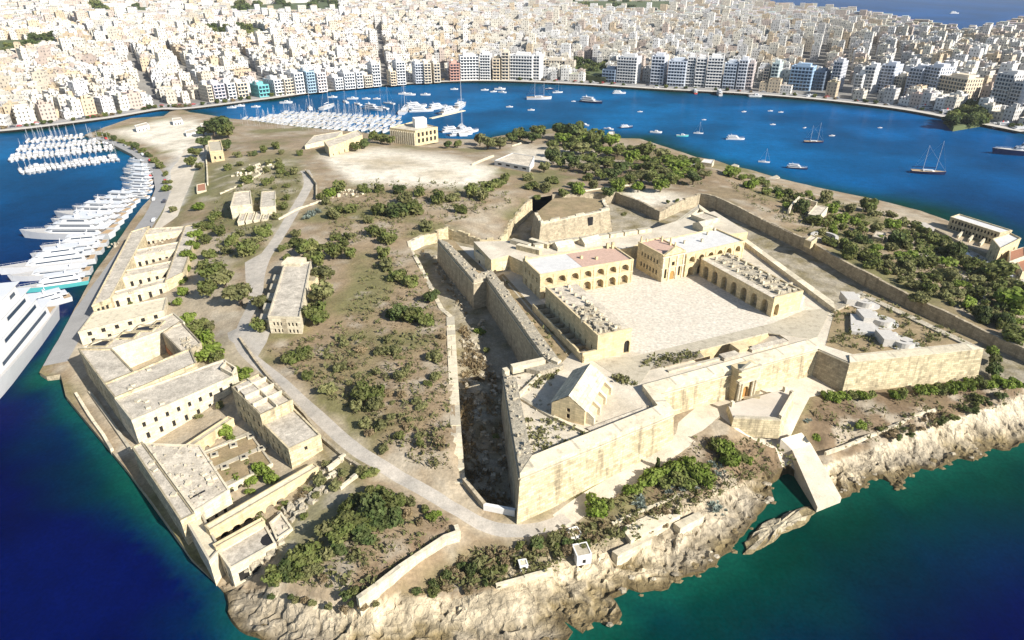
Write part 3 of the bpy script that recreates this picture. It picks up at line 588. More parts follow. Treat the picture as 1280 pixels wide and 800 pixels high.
for i in range(nF):
    j = (i+1) % nF; zt = max(SC.get(i, ZP), SC.get(j, ZP)) if (i in SC and j in SC) else ZP
    a, b = FT[i], FT[j]; c, d = FB[j], FB[i]; mb = MB(); nseg = max(2, int(np.hypot(*(b-a))/4)); nv = 5; zi, zj = xtra(i), xtra(j)
    for s in range(nseg):
        for v in range(nv):
            q = []
            for ss, vv in ((s, v), (s+1, v), (s+1, v+1), (s, v+1)):
                f, g_ = ss/nseg, vv/nv; bot = d+(c-d)*f; top = a+(b-a)*f; zz0 = zi+(zj-zi)*f; p = bot+(top-bot)*g_; q.append((p[0], p[1], zz0+(zt-zz0)*g_))
            mb.face(q)
    part(mb, 'scarp_wall', M['limedark'] if i in (3, 14, 15, 16, 13, 12) else M['lime'], fort)  # faces lying in shade take the darker stone: shade put into their colour
    if i not in (4, 5):        # rounded cordon course below the parapet
        q = MB(); t = (b-a)/np.hypot(*(b-a)); nn = np.array([t[1], -t[0]]); q.prism([a+nn*.32, b+nn*.32, b-nn*.2, a-nn*.2], zt-.45, zt-.1, 0, bottom=True); part(q, 'cordon', M['limelight'], fort)
FI = inset(FT, 4.2); FI2 = inset(FT, 3.4)
PAR = {0: 1.8, 2: 1.8, 7: 1.7, 8: 1.5, 12: 1.6, 13: 1.6, 14: 1.8, 15: 1.6, 16: 1.6, 1: 1.7, 5: .5, 4: .6, 6: .8}
for i, h_ in PAR.items():
    j = (i+1) % nF; a, b, c, d = FT[i], FT[j], FI2[j], FI2[i]; L = np.hypot(*(b-a)); mb = MB(); z0 = ZP-.1; k = max(1, int(L/6))
    for s in range(k):
        if i in (15,) and s % 2 == 1: continue
        f0, f1 = s/k, (s+1)/k; o0, o1 = a+(b-a)*f0, a+(b-a)*f1; n0, n1 = d+(c-d)*f0, d+(c-d)*f1; dz_ = random.uniform(-.12, .12) if i > 10 else 0
        mb.prism([o0, o1, n1, n0], z0, [z0+h_-.25+dz_, z0+h_-.25+dz_, z0+h_+.15+dz_, z0+h_+.15+dz_])
    part(mb, 'parapet', M['limelight'] if i in (0, 1, 2, 4, 7, 8) else M['rubble'], fort)
    if i in (12, 13, 14, 16):   # decayed top: loose blocks left standing on the parapet
        q = MB(); rubble(q, [a, b, c, d], z0+h_, int(L*1.0), .4, 1.05); o = part(q, 'loose_blocks', M['rubble'], fort); tag(o, kind='stuff')
# rear parapet on the high terrace
for i in (9, 10, 11):
    j = (i+1) % nF
    if i == 11: continue
    a, b = FT[i], FT[j]; t = (b-a)/np.hypot(*(b-a)); nn = np.array([-t[1], t[0]]); L = np.hypot(*(b-a)); k = int(L/6.5)
    mb = MB()
    for s in range(k): mb.prism([a+t*(L*s/k+.35), a+t*(L*(s+1)/k-.35), a+t*(L*(s+1)/k-.35)+nn*2.2, a+t*(L*s/k+.35)+nn*2.2], 24.8, 26.6)
    part(mb, 'parapet', M['limelight'], fort)
# ground on top of the ramparts, with the sunken ramps to the gate cut out
PIT = [P(820, 450, ZP), P(832, 461.5, ZP), P(986, 426, ZP), P(968, 414, ZP)]
tp = jit(-70, 200, 100, 340, 5); fp = np.array(inset(FT, .3)); tp = tp[inside(tp, fp)]; pitp = np.array([p[:2] for p in PIT]); tp = tp[(segdist(tp, fp) > 1) & (segdist(tp, pitp) > .7)]
v_ = [Vector(p) for p in tp]; e_ = []
for c in (fp, pitp):
    i0 = len(v_); v_ += [Vector((p[0], p[1])) for p in c]; e_ += [(i0+k, i0+(k+1) % len(c)) for k in range(len(c))]
vo, eo, fo, *_ = geometry.delaunay_2d_cdt(v_, e_, [], 0, 1e-4); tv = np.array([tuple(v) for v in vo]); tf = np.array(fo); tcn = tv[tf].mean(1); tf = tf[inside(tcn, fp) & ~inside(tcn, pitp)]
mb = MB(); mb.v = np.c_[tv, np.full(len(tv), ZP)].tolist(); mb.f = [tuple(f) for f in tf.tolist()]; mb.m = [0]*len(tf); mb.uv = [None]*len(tf); mb.c = [None]*len(tf)
M['platform'] = mat('rampart_paving', (.62, .55, .43), var=.24, scale=.09, col2=(.50, .435, .33), bump=.05)
part(mb, 'platform', M['platform'], fort)
q = MB()
pp = [np.array(p[:2]) for p in PIT]
for i in range(4):
    a, b = pp[i], pp[(i+1) % 4]; q.face([(a[0], a[1], ZP+.01), (b[0], b[1], ZP+.01), (b[0], b[1], 12), (a[0], a[1], 12)])
part(q, 'ramp_wall', M['yellow'], fort)
q = MB(); e = (pp[1]+(pp[2]-pp[1])*.55, pp[0]+(pp[3]-pp[0])*.55, pp[1]+(pp[2]-pp[1])*.72, pp[0]+(pp[3]-pp[0])*.72)
q.face([(*pp[0], 18.4), (*pp[1], 18.4), (*e[0], 13.2), (*e[1], 13.2)]); q.face([(*e[1], 13.2), (*e[0], 13.2), (*e[2], 13.2), (*e[3], 13.2)]); q.face([(*e[3], 13.2), (*e[2], 13.2), (*pp[2], 18.4), (*pp[3], 18.4)])
part(q, 'ramp_floor', M['terrace'], fort)
def sheet(name, pxs, z, m, dz=.04):
    pts = [P(a, b, z) for a, b in pxs]
    if sum((pts[i].x*pts[(i+1) % len(pts)].y-pts[(i+1) % len(pts)].x*pts[i].y) for i in range(len(pts))) < 0: pts = pts[::-1]
    q = MB(); q.prism(pts, z-.3, z+dz); return part(q, name, M[m] if isinstance(m, str) else m, fort)
M['brownearth'] = mat('bare_earth', (.33, .245, .14), var=.35, scale=.12, col2=(.24, .19, .10), bump=.12, bscale=.8)
M['cobble'] = mat('cobbled_parade', (.62, .56, .46), var=.32, scale=.3, col2=(.58, .515, .415), fine=1.1, bump=.05, bscale=1.2)
sheet('terreplein', ((618,348),(629,342),(716,439),(697,459)), ZP, 'brownearth'); sheet('kerb_line', ((627,346),(628.5,345.5),(710,441),(708,442.5)), ZP, 'limelight', .12)
sheet('terreplein', ((552,299),(566,300),(606,338),(602,345)), ZP, 'brownearth')
sheet('earth_floor', ((1032,432),(1045,383),(1080,364),(1222,428),(1070,444)), ZP, 'brownearth', .08)
sheet('paved_bed', ((791,452),(807,464),(880,446),(872,437)), ZP, 'limedark', .05)
sheet('parade_ground', ((676,375),(735,445),(790,440),(830,447),(966,412),(1010,386),(935,330),(858,348),(800,330),(780,345)), ZP, 'cobble', .03)
sheet('paved_strip', ((735,447),(770,470),(800,480),(820,452),(960,416),(1020,425),(1040,385),(1005,388),(966,404),(790,446)), ZP, 'limelight', .055)
d0_, d1_ = P(846, 478, ZP), P(1018, 434, ZP); q = MB(); q.prism(RECT(d0_, d1_, 1.6), ZP-.1, ZP+.55); part(q, 'firing_step', M['roofpale'], fort)
for a_, b_2, w2, h2 in (((836,466),(908,448),1.0,.5), ((940,441),(985,430),2.2,.9), ((905,452),(925,447),2.6,1.1)): q = MB(); q.prism(RECT(P(*a_, ZP), P(*b_2, ZP), w2), ZP-.1, ZP+h2); part(q, 'low_wall', M['limelight'] if w2 < 2 else M['roofpale'], fort)
q = MB(); q.prism(RECT(P(924, 441, ZP), P(940, 437, ZP), 4.4), 13, ZP+.9); part(q, 'ramp_bridge', M['yellow'], fort)
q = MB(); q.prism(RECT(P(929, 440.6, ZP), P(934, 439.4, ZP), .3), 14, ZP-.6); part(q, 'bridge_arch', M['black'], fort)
# weeds and loose stone on the front bastion
q = MB(); rubble(q, [P(*p, ZP) for p in ((640,475),(690,460),(690,500),(690,530),(780,525),(820,500),(830,508),(656,575))], ZP, 60, .3, .9); tag(part(q, 'loose_blocks', M['rubble'], fort), kind='stuff')
for a, b, h_ in (((650,497),(677,471),.9), ((690,524),(735,545),.8), ((650,500),(690,524),.6), ((766,540),(815,517),1.0)):
    q = MB(); rb = RECT(P(*a, ZP), P(*b, ZP), .9); q.prism(rb, ZP-.1, ZP+h_); part(q, 'low_wall', M['limelight'], fort)
q = MB(); q.prism(RECT(P(742, 545, ZP), P(815, 518, ZP), 3.0), ZP-.1, ZP+.5); part(q, 'firing_step', M['roofpale'], fort)
# flank merlons of the front bastion
for a, b in (((641,462),(682,453)), ((688,452),(697,456)), ((631,467),(637,465.5))):
    q = MB(); q.prism(RECT(P(*a, ZP+1.5), P(*b, ZP+1.5), 1.8), ZP-.1, ZP+2.3); part(q, 'merlon', M['limelight'], fort)
# rear terrace
RT = [np.array(P(*p, 25)[:2]) for p in ((592,302),(614,325),(636,319),(662,331),(790,309),(803,302),(856,299),(935,290),(893,264),(872,268),(814,286),(666,308),(641,301))]
q = MB(); q.prism(RT, ZP-.2, 25.0, 0, 1); part(q, 'rear_terrace', [M['yellow'], M['platform']], fort)
# ================================================================ FORT BUILDINGS
def px_rect(A, B, C, z):
    A, B, C = [np.array(P(*p, z)[:2]) for p in (A, B, C)]; t = (B-A)/np.hypot(*(B-A)); n = np.array([-t[1], t[0]]); return RECT(A, B, float((C-A)@n))
# west barracks with two storeys of arches
bz = 27.8; poly = px_rect((675,345), (792,325.5), (660,324), bz); L = edgelen(poly, 0)
ops = {0: row(L, 7, 3.1, 5.1, 7.7, .8, arch=True)+row(L, 7, 3.2, .1, 3.6, .8, arch=True), 3: row(edgelen(poly, 3), 4, 1.0, 5.2, 7, 1)+row(edgelen(poly, 3), 3, 1.1, .2, 2.6, 1), 1: row(edgelen(poly, 1), 3, 1.1, 5.2, 7, 1)}
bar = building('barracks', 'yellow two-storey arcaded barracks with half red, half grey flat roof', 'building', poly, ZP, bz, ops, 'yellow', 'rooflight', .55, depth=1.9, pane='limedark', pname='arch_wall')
n_ = (poly[3]-poly[0])/edgelen(poly, 3); t_ = (poly[1]-poly[0])/L
q = MB(); q.prism([poly[0]+t_*L*.46+n_*.8, poly[1]-t_*.8+n_*.8, poly[2]-t_*.8-n_*.8, poly[3]+t_*L*.46-n_*.8], bz-.1, bz+.06); part(q, 'red_roof', M['roofred'], bar)
for k in range(8):
    f = poly[0]+t_*(L*(k)/7); boxpart(bar, 'pilaster', M['yellow'], (*(f+t_*(.35 if k == 0 else -.35 if k == 7 else 0)-n_*.07), ZP), .55, .16, bz-ZP, math.atan2(t_[1], t_[0]))
for fx, fy, hh in ((.0, .95, 2.0), (.55, .6, 1.2), (.68, .4, 1.2), (.98, .9, 2.6), (.93, .95, 2.2)):
    boxpart(bar, 'chimney', M['yellow'], (*(poly[0]+t_*(.6+fx*(L-1.2))+n_*fy*edgelen(poly, 3)*.95), bz-.05), .9, .9, hh, .4)
q = MB(); q.prism(RECT(poly[0]-n_*.18-t_*.1, poly[1]-n_*.18+t_*.1, .25), ZP+4.4, ZP+4.7, bottom=True); part(q, 'string_course', M['limelight'], bar)
# arcade barracks beside the chapel
poly = px_rect((858,319), (931,302.5), (846,297), bz); L = edgelen(poly, 0)
ops = {0: row(L, 6, 2.6, 5.2, 7.7, .8, arch=True)+row(L, 6, 2.7, .1, 3.6, .8, arch=True)}
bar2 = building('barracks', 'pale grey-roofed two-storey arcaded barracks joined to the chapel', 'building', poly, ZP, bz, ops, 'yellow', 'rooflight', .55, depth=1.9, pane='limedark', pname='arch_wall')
n_ = (poly[3]-poly[0])/edgelen(poly, 3); t_ = (poly[1]-poly[0])/L
for k in range(7): f = poly[0]+t_*(L*k/6); boxpart(bar2, 'pilaster', M['yellow'], (*(f+t_*(.35 if k == 0 else -.35 if k == 6 else 0)-n_*.07), ZP), .5, .16, bz-ZP, math.atan2(t_[1], t_[0]))
for fx, fy in ((.25, .6), (.5, .5), (.75, .8), (.95, .95)): boxpart(bar2, 'chimney', M['limelight'], (*(poly[0]+t_*fx*L+n_*fy*edgelen(poly, 3)), bz-.05), .8, .8, 1.3, .4)
# chapel
cz = 29.4; A = np.array(P(829, 320, cz)[:2]); B = np.array(P(857, 314, cz)[:2]); Cc = np.array(P(801, 302.5, cz)[:2]); t_ = (B-A)/np.hypot(*(B-A)); n_ = np.array([-t_[1], t_[0]]); Lc = float(np.hypot(*(B-A))); Dc = float((Cc-A)@n_)
poly = RECT(A, B, Dc); ops = {0: [(Lc/2-1, Lc/2+1, .2, 3.6, True), (Lc/2-.7, Lc/2+.7, 5.6, 7.2), (Lc*.14, Lc*.24, 1, 5, True), (Lc*.76, Lc*.86, 1, 5, True)], 3: row(Dc, 6, .9, 6.2, 7.8, 2)+row(Dc, 6, .9, 2, 3.8, 2)}
chap = building('chapel', 'small yellow chapel with carved gable front facing the parade ground', 'chapel', poly, ZP, cz, ops, 'yellow', 'roofred', .4, depth=.45, pane='dark')
boxpart(chap, 'door', M['wood'], (*(A+t_*Lc/2+n_*.3), ZP+.1), 1.8, .2, 3.2, math.atan2(t_[1], t_[0]))
q = MB(); q.face([(*(A-n_*.5), cz), (*(B-n_*.5), cz), (*((A+B)/2-n_*.5), cz+3.0)]); q.face([(*(B+n_*.5), cz), (*(A+n_*.5), cz), (*((A+B)/2+n_*.5), cz+3.0)])
q.face([(*(A-n_*.5), cz), (*((A+B)/2-n_*.5), cz+3), (*((A+B)/2+n_*.5), cz+3), (*(A+n_*.5), cz)]); q.face([(*((A+B)/2-n_*.5), cz+3), (*(B-n_*.5), cz), (*(B+n_*.5), cz), (*((A+B)/2+n_*.5), cz+3)]); part(q, 'gable', M['yellow'], chap)
q = MB(); q.prism(RECT(A-n_*.45-t_*.3, B-n_*.45+t_*.3, .9), cz-.9, cz-.4, bottom=True); q.prism(RECT(A-n_*.3-t_*.2, B-n_*.3+t_*.2, .6), ZP+5, ZP+5.3, bottom=True); part(q, 'cornice', M['limelight'], chap)
for f in (.05, .33, .67, .95): boxpart(chap, 'pilaster', M['limelight'], (*(A+t_*Lc*f-n_*.12), ZP), .7, .3, cz-ZP-.9, math.atan2(t_[1], t_[0]))
for f, d, hh in ((.1, .97, 2.6), (.35, .97, 1.2), (.85, .8, 2.2), (.9, .5, 3.0), (.5, .01, 4.4)): boxpart(chap, 'pinnacle', M['yellow'], (*(A+t_*Lc*f+n_*Dc*d), cz-.1), .7, .7, hh, .4, .6)
# ruined casemate ranges either side of the parade ground
def casemate(pA, pB, pC, z, label, arches, cells):
    poly = px_rect(pA, pB, pC, z); L0, L1 = edgelen(poly, 0), edgelen(poly, 1); t = (poly[1]-poly[0])/L0; n = (poly[3]-poly[0])/L1
    ops = {0: [(L0*.80 if not arches else L0*.08, L0*.80+1.9 if not arches else L0*.08+1.9, .15, 4.4, True)]}
    if arches: ops[3] = row(L1, 7, 2.9, .1, 5.0, 1.0, arch=True)
    else: ops[3] = row(L1, 9, .7, 2, 3.4, 1.5)
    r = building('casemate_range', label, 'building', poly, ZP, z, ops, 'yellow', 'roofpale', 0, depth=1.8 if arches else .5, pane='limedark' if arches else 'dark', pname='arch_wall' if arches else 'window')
    ang = math.atan2(t[1], t[0]); a2 = [poly[0]+t*.5, poly[1]-t*(.5 if not arches else .5), poly[2]-t*.5, poly[3]+t*.5]
    q = MB(); inn = inset(poly, .5); ring(q, inset(poly, -.05), inn, z-.2, z+.55, skip=((3,) if arches else (1,))); part(q, 'parapet', M['yellow'], r)
    s0, s1 = (.22, .97) if arches else (.03, .72)        # collapsed strip
    q = MB(); sp = [poly[0]+t*L0*s0+n*1, poly[0]+t*L0*s1+n*1, poly[3]+t*L0*s1-n*2, poly[3]+t*L0*s0-n*2]
    if not arches: sp[2] = poly[0]+t*L0*s1+n*L1*.55; sp[3] = poly[0]+t*L0*s0+n*L1*.55
    q.prism(sp, z-.2, z+.05); part(q, 'rough_roof', M['rubble'], r)
    q = MB(); rubble(q, sp, z, 90 if not arches else 60, .5, 1.8); tag(part(q, 'loose_blocks', M['rubble'], r), kind='stuff')
    for k in range(9 if arches else 11):                 # chimney stubs and cross walls
        for f in ((.35, .85) if arches else (.2, .62)):
            base = poly[0]+n*(L1*(k+.6)/(9.4 if arches else 11.4))+t*L0*(f+random.uniform(-.05, .05))
            boxpart(r, 'chimney', M['limelight'], (*base, z-.1), .85, .7, random.uniform(.8, 1.6), ang)
            if arches: boxpart(r, 'cross_wall', M['rubble'], (*(base+t*1.6), z-.1), 2.6, .6, random.uniform(.4, .9), ang)
    return r, poly, t, n, L0, L1
c1 = casemate((747.5,421.5), (790,412.5), (694,358), ztop(P(790, 440, ZP), 412), 'ruined casemate range with broken roof, chimneys and sunken cells beside the parade ground', False, True)
c2 = casemate((968,373.5), (1004,365), (894,320), ztop(P(965, 396, ZP), 373), 'casemate range with seven tall arches and rows of roof chimneys', True, False)
# roofless cells along the first range
r, poly, t, n, L0, L1 = c1; ang = math.atan2(t[1], t[0])
o0 = poly[0]-t*4.7; q = MB(); q.prism(RECT(o0, poly[0], .6), ZP-.1, ZP+3.4); part(q, 'end_wall', M['yellow'], r)
q = MB(); k = 10
for i in range(k): a = o0+n*(L1*i/k); q.prism([a, a+t*.6, a+t*.6+n*(L1/k), a+n*(L1/k)], ZP-.1, ZP+2.5+random.uniform(-.3, .3))
part(q, 'cell_wall', M['yellow'], r)
for i in range(1, k+1): boxpart(r, 'partition', M['limedark'], (*(o0+t*2.6+n*(L1*i/k-.2)), ZP-.1), 4.0, .35, 2.0+random.uniform(-.5, .3), ang)
# low ruins behind the second range
r, poly, t, n, L0, L1 = c2; ang = math.atan2(t[1], t[0])
q = MB(); q.prism([poly[1]+t*.02+n*2, poly[1]+t*3.8+n*2, poly[2]+t*3.8, poly[2]+t*.02], ZP-.1, ZP+3.6); part(q, 'rear_vault', M['limelight'], r)
q = MB(); rubble(q, [poly[1]+t*.2+n*2, poly[1]+t*3.6+n*2, poly[2]+t*3.6, poly[2]+t*.2], ZP+3.6, 45, .5, 1.6); tag(part(q, 'loose_blocks', M['rubble'], r), kind='stuff')
# powder magazine with buttresses
FL, FR = np.array(P(689, 521, ZP)[:2]), np.array(P(730, 532, ZP)[:2]); rf, rbk = np.array(P(709, 499, 26.2)[:2]), np.array(P(741, 459, 26.2)[:2])
t_ = (FR-FL)/np.hypot(*(FR-FL)); n_ = np.array([-t_[1], t_[0]]); Wd = float(np.hypot(*(FR-FL))); Dp = float(np.hypot(*(rbk-rf))); ze, za = 23.4, 26.6
mag = thing_at((*((FL+FR)/2), ZP), 'powder_magazine', 'gabled stone powder magazine with buttresses on the front bastion', 'building'); q = MB(); panes = []
facade(q, FL, FR, ZP-.2, ze, [(Wd*.46, Wd*.46+.9, 1.1, 2.5), (Wd*.46, Wd*.46+.9, 3.1, 4.2)], .4, 0, panes); bl, br = FL+n_*Dp, FR+n_*Dp
facade(q, FR, br, ZP-.2, ze, row(Dp, 4, .7, 1.5, 2.8, 1.5), .3, 0, panes); facade(q, br, bl, ZP-.2, ze, []); facade(q, bl, FL, ZP-.2, ze, row(Dp, 4, .5, 2.2, 3.0, 1.5), .3, 0, panes)
mid, midb = (FL+FR)/2, (bl+br)/2; q.face([(*FL, ze), (*FR, ze), (*mid, za)]); q.face([(*br, ze), (*bl, ze), (*midb, za)]); part(q, 'wall', M['yellow'], mag)
for p in panes: part(p, 'window', M['dark'], mag)
q = MB(); e = .45
for a, b_, c, d in ((FR, br, midb, mid), (bl, FL, mid, midb)):
    s = 1 if a is FR else -1; o1 = t_*e*s; k = 14
    for i in range(k):     # stone slab courses
        for r_ in range(6):
            f0, f1 = i/k, (i+1)/k; g0, g1 = r_/6, (r_+1)/6; lift = .05*(r_ % 2)+random.uniform(0, .05)
            e0, e1 = a+(b_-a)*f0+o1, a+(b_-a)*f1+o1; m0_, m1_ = d+(c-d)*f0, d+(c-d)*f1; zz = lambda g: ze-.25+(za-ze+.25)*g+.12+lift
            q.face([(*(e0+(m0_-e0)*g0), zz(g0)), (*(e1+(m1_-e1)*g0), zz(g0)), (*(e1+(m1_-e1)*g1), zz(g1)), (*(e0+(m0_-e0)*g1), zz(g1))])
part(q, 'roof', M['limelight'], mag)
for i in range(4): 
    c = FR+n_*(Dp*(.06+.29*i)); q = MB(); w = .55
    for s in (0,): q.prism([c+t_*.02, c+t_*2.2, c+t_*2.2+n_*w*2, c+t_*.02+n_*w*2], ZP-.1, [ze-.4, ZP+2.2, ZP+2.2, ze-.4]); part(q, 'buttress', M['limelight'], mag)
for i in range(3):
    c = FR+n_*(Dp*(.06+.29*i)+1.1); q = MB(); q.prism([c+t_*.02, c+t_*1.5, c+t_*1.5+n_*(Dp*.29-1.15), c+t_*.02+n_*(Dp*.29-1.15)], ZP-.1, [ZP+2.6, ZP+1.9, ZP+1.9, ZP+2.6]); part(q, 'vent_bay', M['yellow'], mag)
# gate portal in the curtain wall
d0, d1 = FT[2], FT[3]; t_ = (d1-d0)/np.hypot(*(d1-d0)); n_ = np.array([t_[1], -t_[0]]); gp = np.array(P(929, 458, 20.8)[:2]); u = float((gp-d0)@t_); gb = d0+t_*u; ang = math.atan2(t_[1], t_[0])
gate = thing_at((*(gb+n_*2.5), 9.4), 'gate_portal', 'ornate stone gateway with paired columns in the curtain wall', 'gate')
q = MB(); panes = []; facade(q, gb-t_*3.6+n_*2.9, gb+t_*3.6+n_*2.9, 9.2, 21.6, [(2.4, 4.8, 2.2, 6.2, True), (3.0, 4.2, 8.0, 9.4)], .6, 0, panes); facade(q, gb+t_*3.6+n_*2.9, gb+t_*3.6-n_*.5, 9.2, 21.6, []); facade(q, gb-t_*3.6-n_*.5, gb-t_*3.6+n_*2.9, 9.2, 21.6, [])
q.face([(*(gb-t_*3.6+n_*2.9), 21.6), (*(gb+t_*3.6+n_*2.9), 21.6), (*(gb+t_*3.6-n_*.5), 21.6), (*(gb-t_*3.6-n_*.5), 21.6)]); part(q, 'portal_wall', M['yellow'], gate)
part(panes[0], 'gate_leaf', M['wood'], gate); part(panes[1], 'window', M['dark'], gate)
for s in (-3.0, -1.9, 1.9, 3.0):
    q = MB(); p = gb+t_*s+n_*3.4; q.tube((*p, 11.4), (*p, 17.6), .42, .36, 10); part(q, 'column', M['limelight'], gate); boxpart(gate, 'column_base', M['limelight'], (*p, 9.4), 1.1, 1.1, 2.1, ang)
for z_, hh, ex in ((17.6, .9, 3.9), (19.6, .5, 3.4), (21.6, .6, 3.8)): q = MB(); q.prism([gb-t_*ex+n_*2.7, gb-t_*ex+n_*4.0, gb+t_*ex+n_*4.0, gb+t_*ex+n_*2.7], z_, z_+hh, bottom=True); part(q, 'entablature', M['limelight'], gate)
q = MB(); q.face([(*(gb-t_*2.6+n_*3.2), 22.2), (*(gb+t_*2.6+n_*3.2), 22.2), (*(gb+n_*3.2), 23.6)]); q.face([(*(gb+t_*2.6+n_*2.4), 22.2), (*(gb-t_*2.6+n_*2.4), 22.2), (*(gb+n_*2.4), 23.6)]); q.face([(*(gb-t_*2.6+n_*3.2), 22.2), (*(gb+n_*3.2), 23.6), (*(gb+n_*2.4), 23.6), (*(gb-t_*2.6+n_*2.4), 22.2)]); q.face([(*(gb+n_*3.2), 23.6), (*(gb+t_*2.6+n_*3.2), 22.2), (*(gb+t_*2.6+n_*2.4), 22.2), (*(gb+n_*2.4), 23.6)]); part(q, 'pediment', M['limelight'], gate)
# outwork before the gate, with its bridge
CPX = ((910,506),(917,523),(976,526),(993,496),(981,486)); cpz = 13.0; cp = [np.array(P(*p, cpz)[:2]) for p in CPX]
cow = thing_at((*np.mean(cp, 0), 7), 'gate_outwork', 'low white walled platform in front of the fort gate', 'rampart'); q = MB(); q.prism(cp, 7.4, cpz, 0, 1, bot=inset(cp, -.5)); part(q, 'platform', [M['lime'], M['paving']], cow)
ci = inset(cp, .9)
for i in (1, 2): q = MB(); q.prism([cp[i], cp[i+1], ci[i+1], ci[i]], cpz-.1, cpz+(1.5 if i == 2 else .5)); part(q, 'parapet', M['limelight'], cow)
for i, hh in ((0, 1.6), (4, 1.6), (3, 1.9)): boxpart(cow, 'gate_pier', M['limelight'], (*ci[i], cpz), .9, .9, hh, ang)
q = MB(); w_ = 1.5; a = gb+n_*2.9; b_ = (cp[0]+cp[4])/2+t_*1.0; tt_ = (b_-a)/np.hypot(*(b_-a)); nn_ = np.array([-tt_[1], tt_[0]])
q.prism([a-nn_*w_, b_-nn_*w_, b_+nn_*w_, a+nn_*w_], [11.0, cpz-.6, cpz-.6, 11.0], [11.4, cpz-.1, cpz-.1, 11.4], bottom=True); part(q, 'bridge_deck', M['limelight'], cow)
for s in (-1, 1): q = MB(); q.prism([a+nn_*(w_*s-.15), b_+nn_*(w_*s-.15), b_+nn_*(w_*s+.15), a+nn_*(w_*s+.15)], [11.4, cpz-.1, cpz-.1, 11.4], [12.3, cpz+.8, cpz+.8, 12.3]); part(q, 'bridge_parapet', M['lime'], cow)
# gun battery on the gun-battery bastion
bat_px = [(1079,380), (1101,403), (1127,430)]
M['concrete'] = mat('battery_concrete', (.50, .47, .42), var=.18, scale=.3)
for k, (bx, by) in enumerate(bat_px):
    c = np.array(P(bx, by, ZP)[:2]); lab = ('round concrete gun emplacement next to the earth bank at the rampart corner', 'middle of three round concrete gun emplacements', 'round concrete gun emplacement touching the bastion front wall')[k]
    g_ = thing_at((*c, ZP), 'gun_emplacement', lab, 'gun emplacement'); q = MB(); q.tube((*c, ZP-.1), (*c, ZP+.35), 5.2, 5.2, 24); part(q, 'apron', M['concrete'], g_)
    q = MB(); seg = 14
    for s in range(seg):
        a0, a1 = math.radians(95+200*s/seg), math.radians(95+200*(s+1)/seg); f = lambda a, r_: (c[0]+r_*math.cos(a), c[1]+r_*math.sin(a)); q.prism([f(a0, 4.0), f(a1, 4.0), f(a1, 2.6), f(a0, 2.6)][::-1] if False else [f(a0, 2.6), f(a0, 4.0), f(a1, 4.0), f(a1, 2.6)], ZP+.3, ZP+2.1)
    part(q, 'breast_wall', M['concrete'], g_)
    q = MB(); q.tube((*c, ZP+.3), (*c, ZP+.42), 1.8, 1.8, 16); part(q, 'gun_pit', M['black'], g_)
    c2_ = c+np.array([-4.4, 1.5]); q = MB(); q.prism([c2_+np.array(o) for o in ((-2.4, -3.2), (2.2, -3.6), (2.6, 2.8), (-2.0, 3.2))], ZP-.1, ZP+2.6); part(q, 'shelter', M['concrete'], g_)
q = MB(); q.prism([P(1062, 396, ZP), P(1063, 418, ZP), P(1103, 422, ZP), P(1082, 398, ZP)], ZP-.2, ZP+1.2); o = q.obj('magazine_slab', M['concrete']); tag(o, 'flat concrete slab roof beside the gun emplacements', 'slab')
# sentry stubs, huts and shelters on the rear terrace
def shed(name, label, A, B, dep, z0, hw, hr, m='limelight', mr='roofgrey', group=None, ops=None):
    p = RECT(P(*A, z0), P(*B, z0), dep); root = thing_at((*np.mean(p, 0), z0), name, label, 'building', group); q = MB(); panes = []
    for i in range(4): facade(q, p[i], p[(i+1) % 4], z0-.2, z0+hw, (ops or {}).get(i, []), .3, 0, panes)
    m1, m2 = (p[0]+p[3])/2, (p[1]+p[2])/2; q.face([(*p[3], z0+hw), (*p[0], z0+hw), (*m1, z0+hw+hr)]); q.face([(*p[1], z0+hw), (*p[2], z0+hw), (*m2, z0+hw+hr)]); part(q, 'wall', M[m], root)
    q = MB(); q.face([(*p[0], z0+hw), (*p[1], z0+hw), (*m2, z0+hw+hr+.05), (*m1, z0+hw+hr+.05)]); q.face([(*p[2], z0+hw), (*p[3], z0+hw), (*m1, z0+hw+hr+.05), (*m2, z0+hw+hr+.05)]); part(q, 'roof', M[mr], root)
    for x in panes: part(x, 'window', M['dark'], root)
    return root
shed('gun_shelter', 'small vaulted shelter on the rear terrace above the red roof', (697,314), (719,310), 5, 25, 1.2, 1.6, mr='limelight'); shed('gun_shelter', 'small vaulted shelter on the rear terrace beside the parapet', (731,309), (752,304), 5, 25, 1.2, 1.6, mr='limelight')
shed('terrace_hut', 'small gabled hut on the rear terrace behind the grey roof', (878,291), (891,288), 6, 25, 2.4, 1.4, mr='roofgrey')
for A, B, dep, hh, lab in (((645,312),(674,319),2.0,2.0,'long low stone block on the cavalier terrace'), ((661,304),(684,311),2.0,1.8,'shorter low stone block on the cavalier terrace')):
    p = RECT(P(*A, 25), P(*B, 25), dep); building('stone_block', lab, 'wall', p, 24.8, 25+hh, {}, 'lime', 'limelight', 0)
building('rampart_store', 'flat-roofed store against the moat-side rampart', 'building', px_rect((884,277),(900,273),(878,266),26.5), ZP, 26.5, {0: row(6, 1, 1.2, 1, 3)}, 'limelight', 'roofpale', .5)
building('cavalier_store', 'stone house with two dark openings below the cavalier terrace', 'building', px_rect((617,330),(634,326),(603,312),23), ZP-1, 23, {0: row(6.5, 1, 1.6, 1.2, 3, 1, arch=True), 3: row(12, 2, 1.6, .5, 2.6, 1, arch=True)}, 'limelight', 'platform', .4)
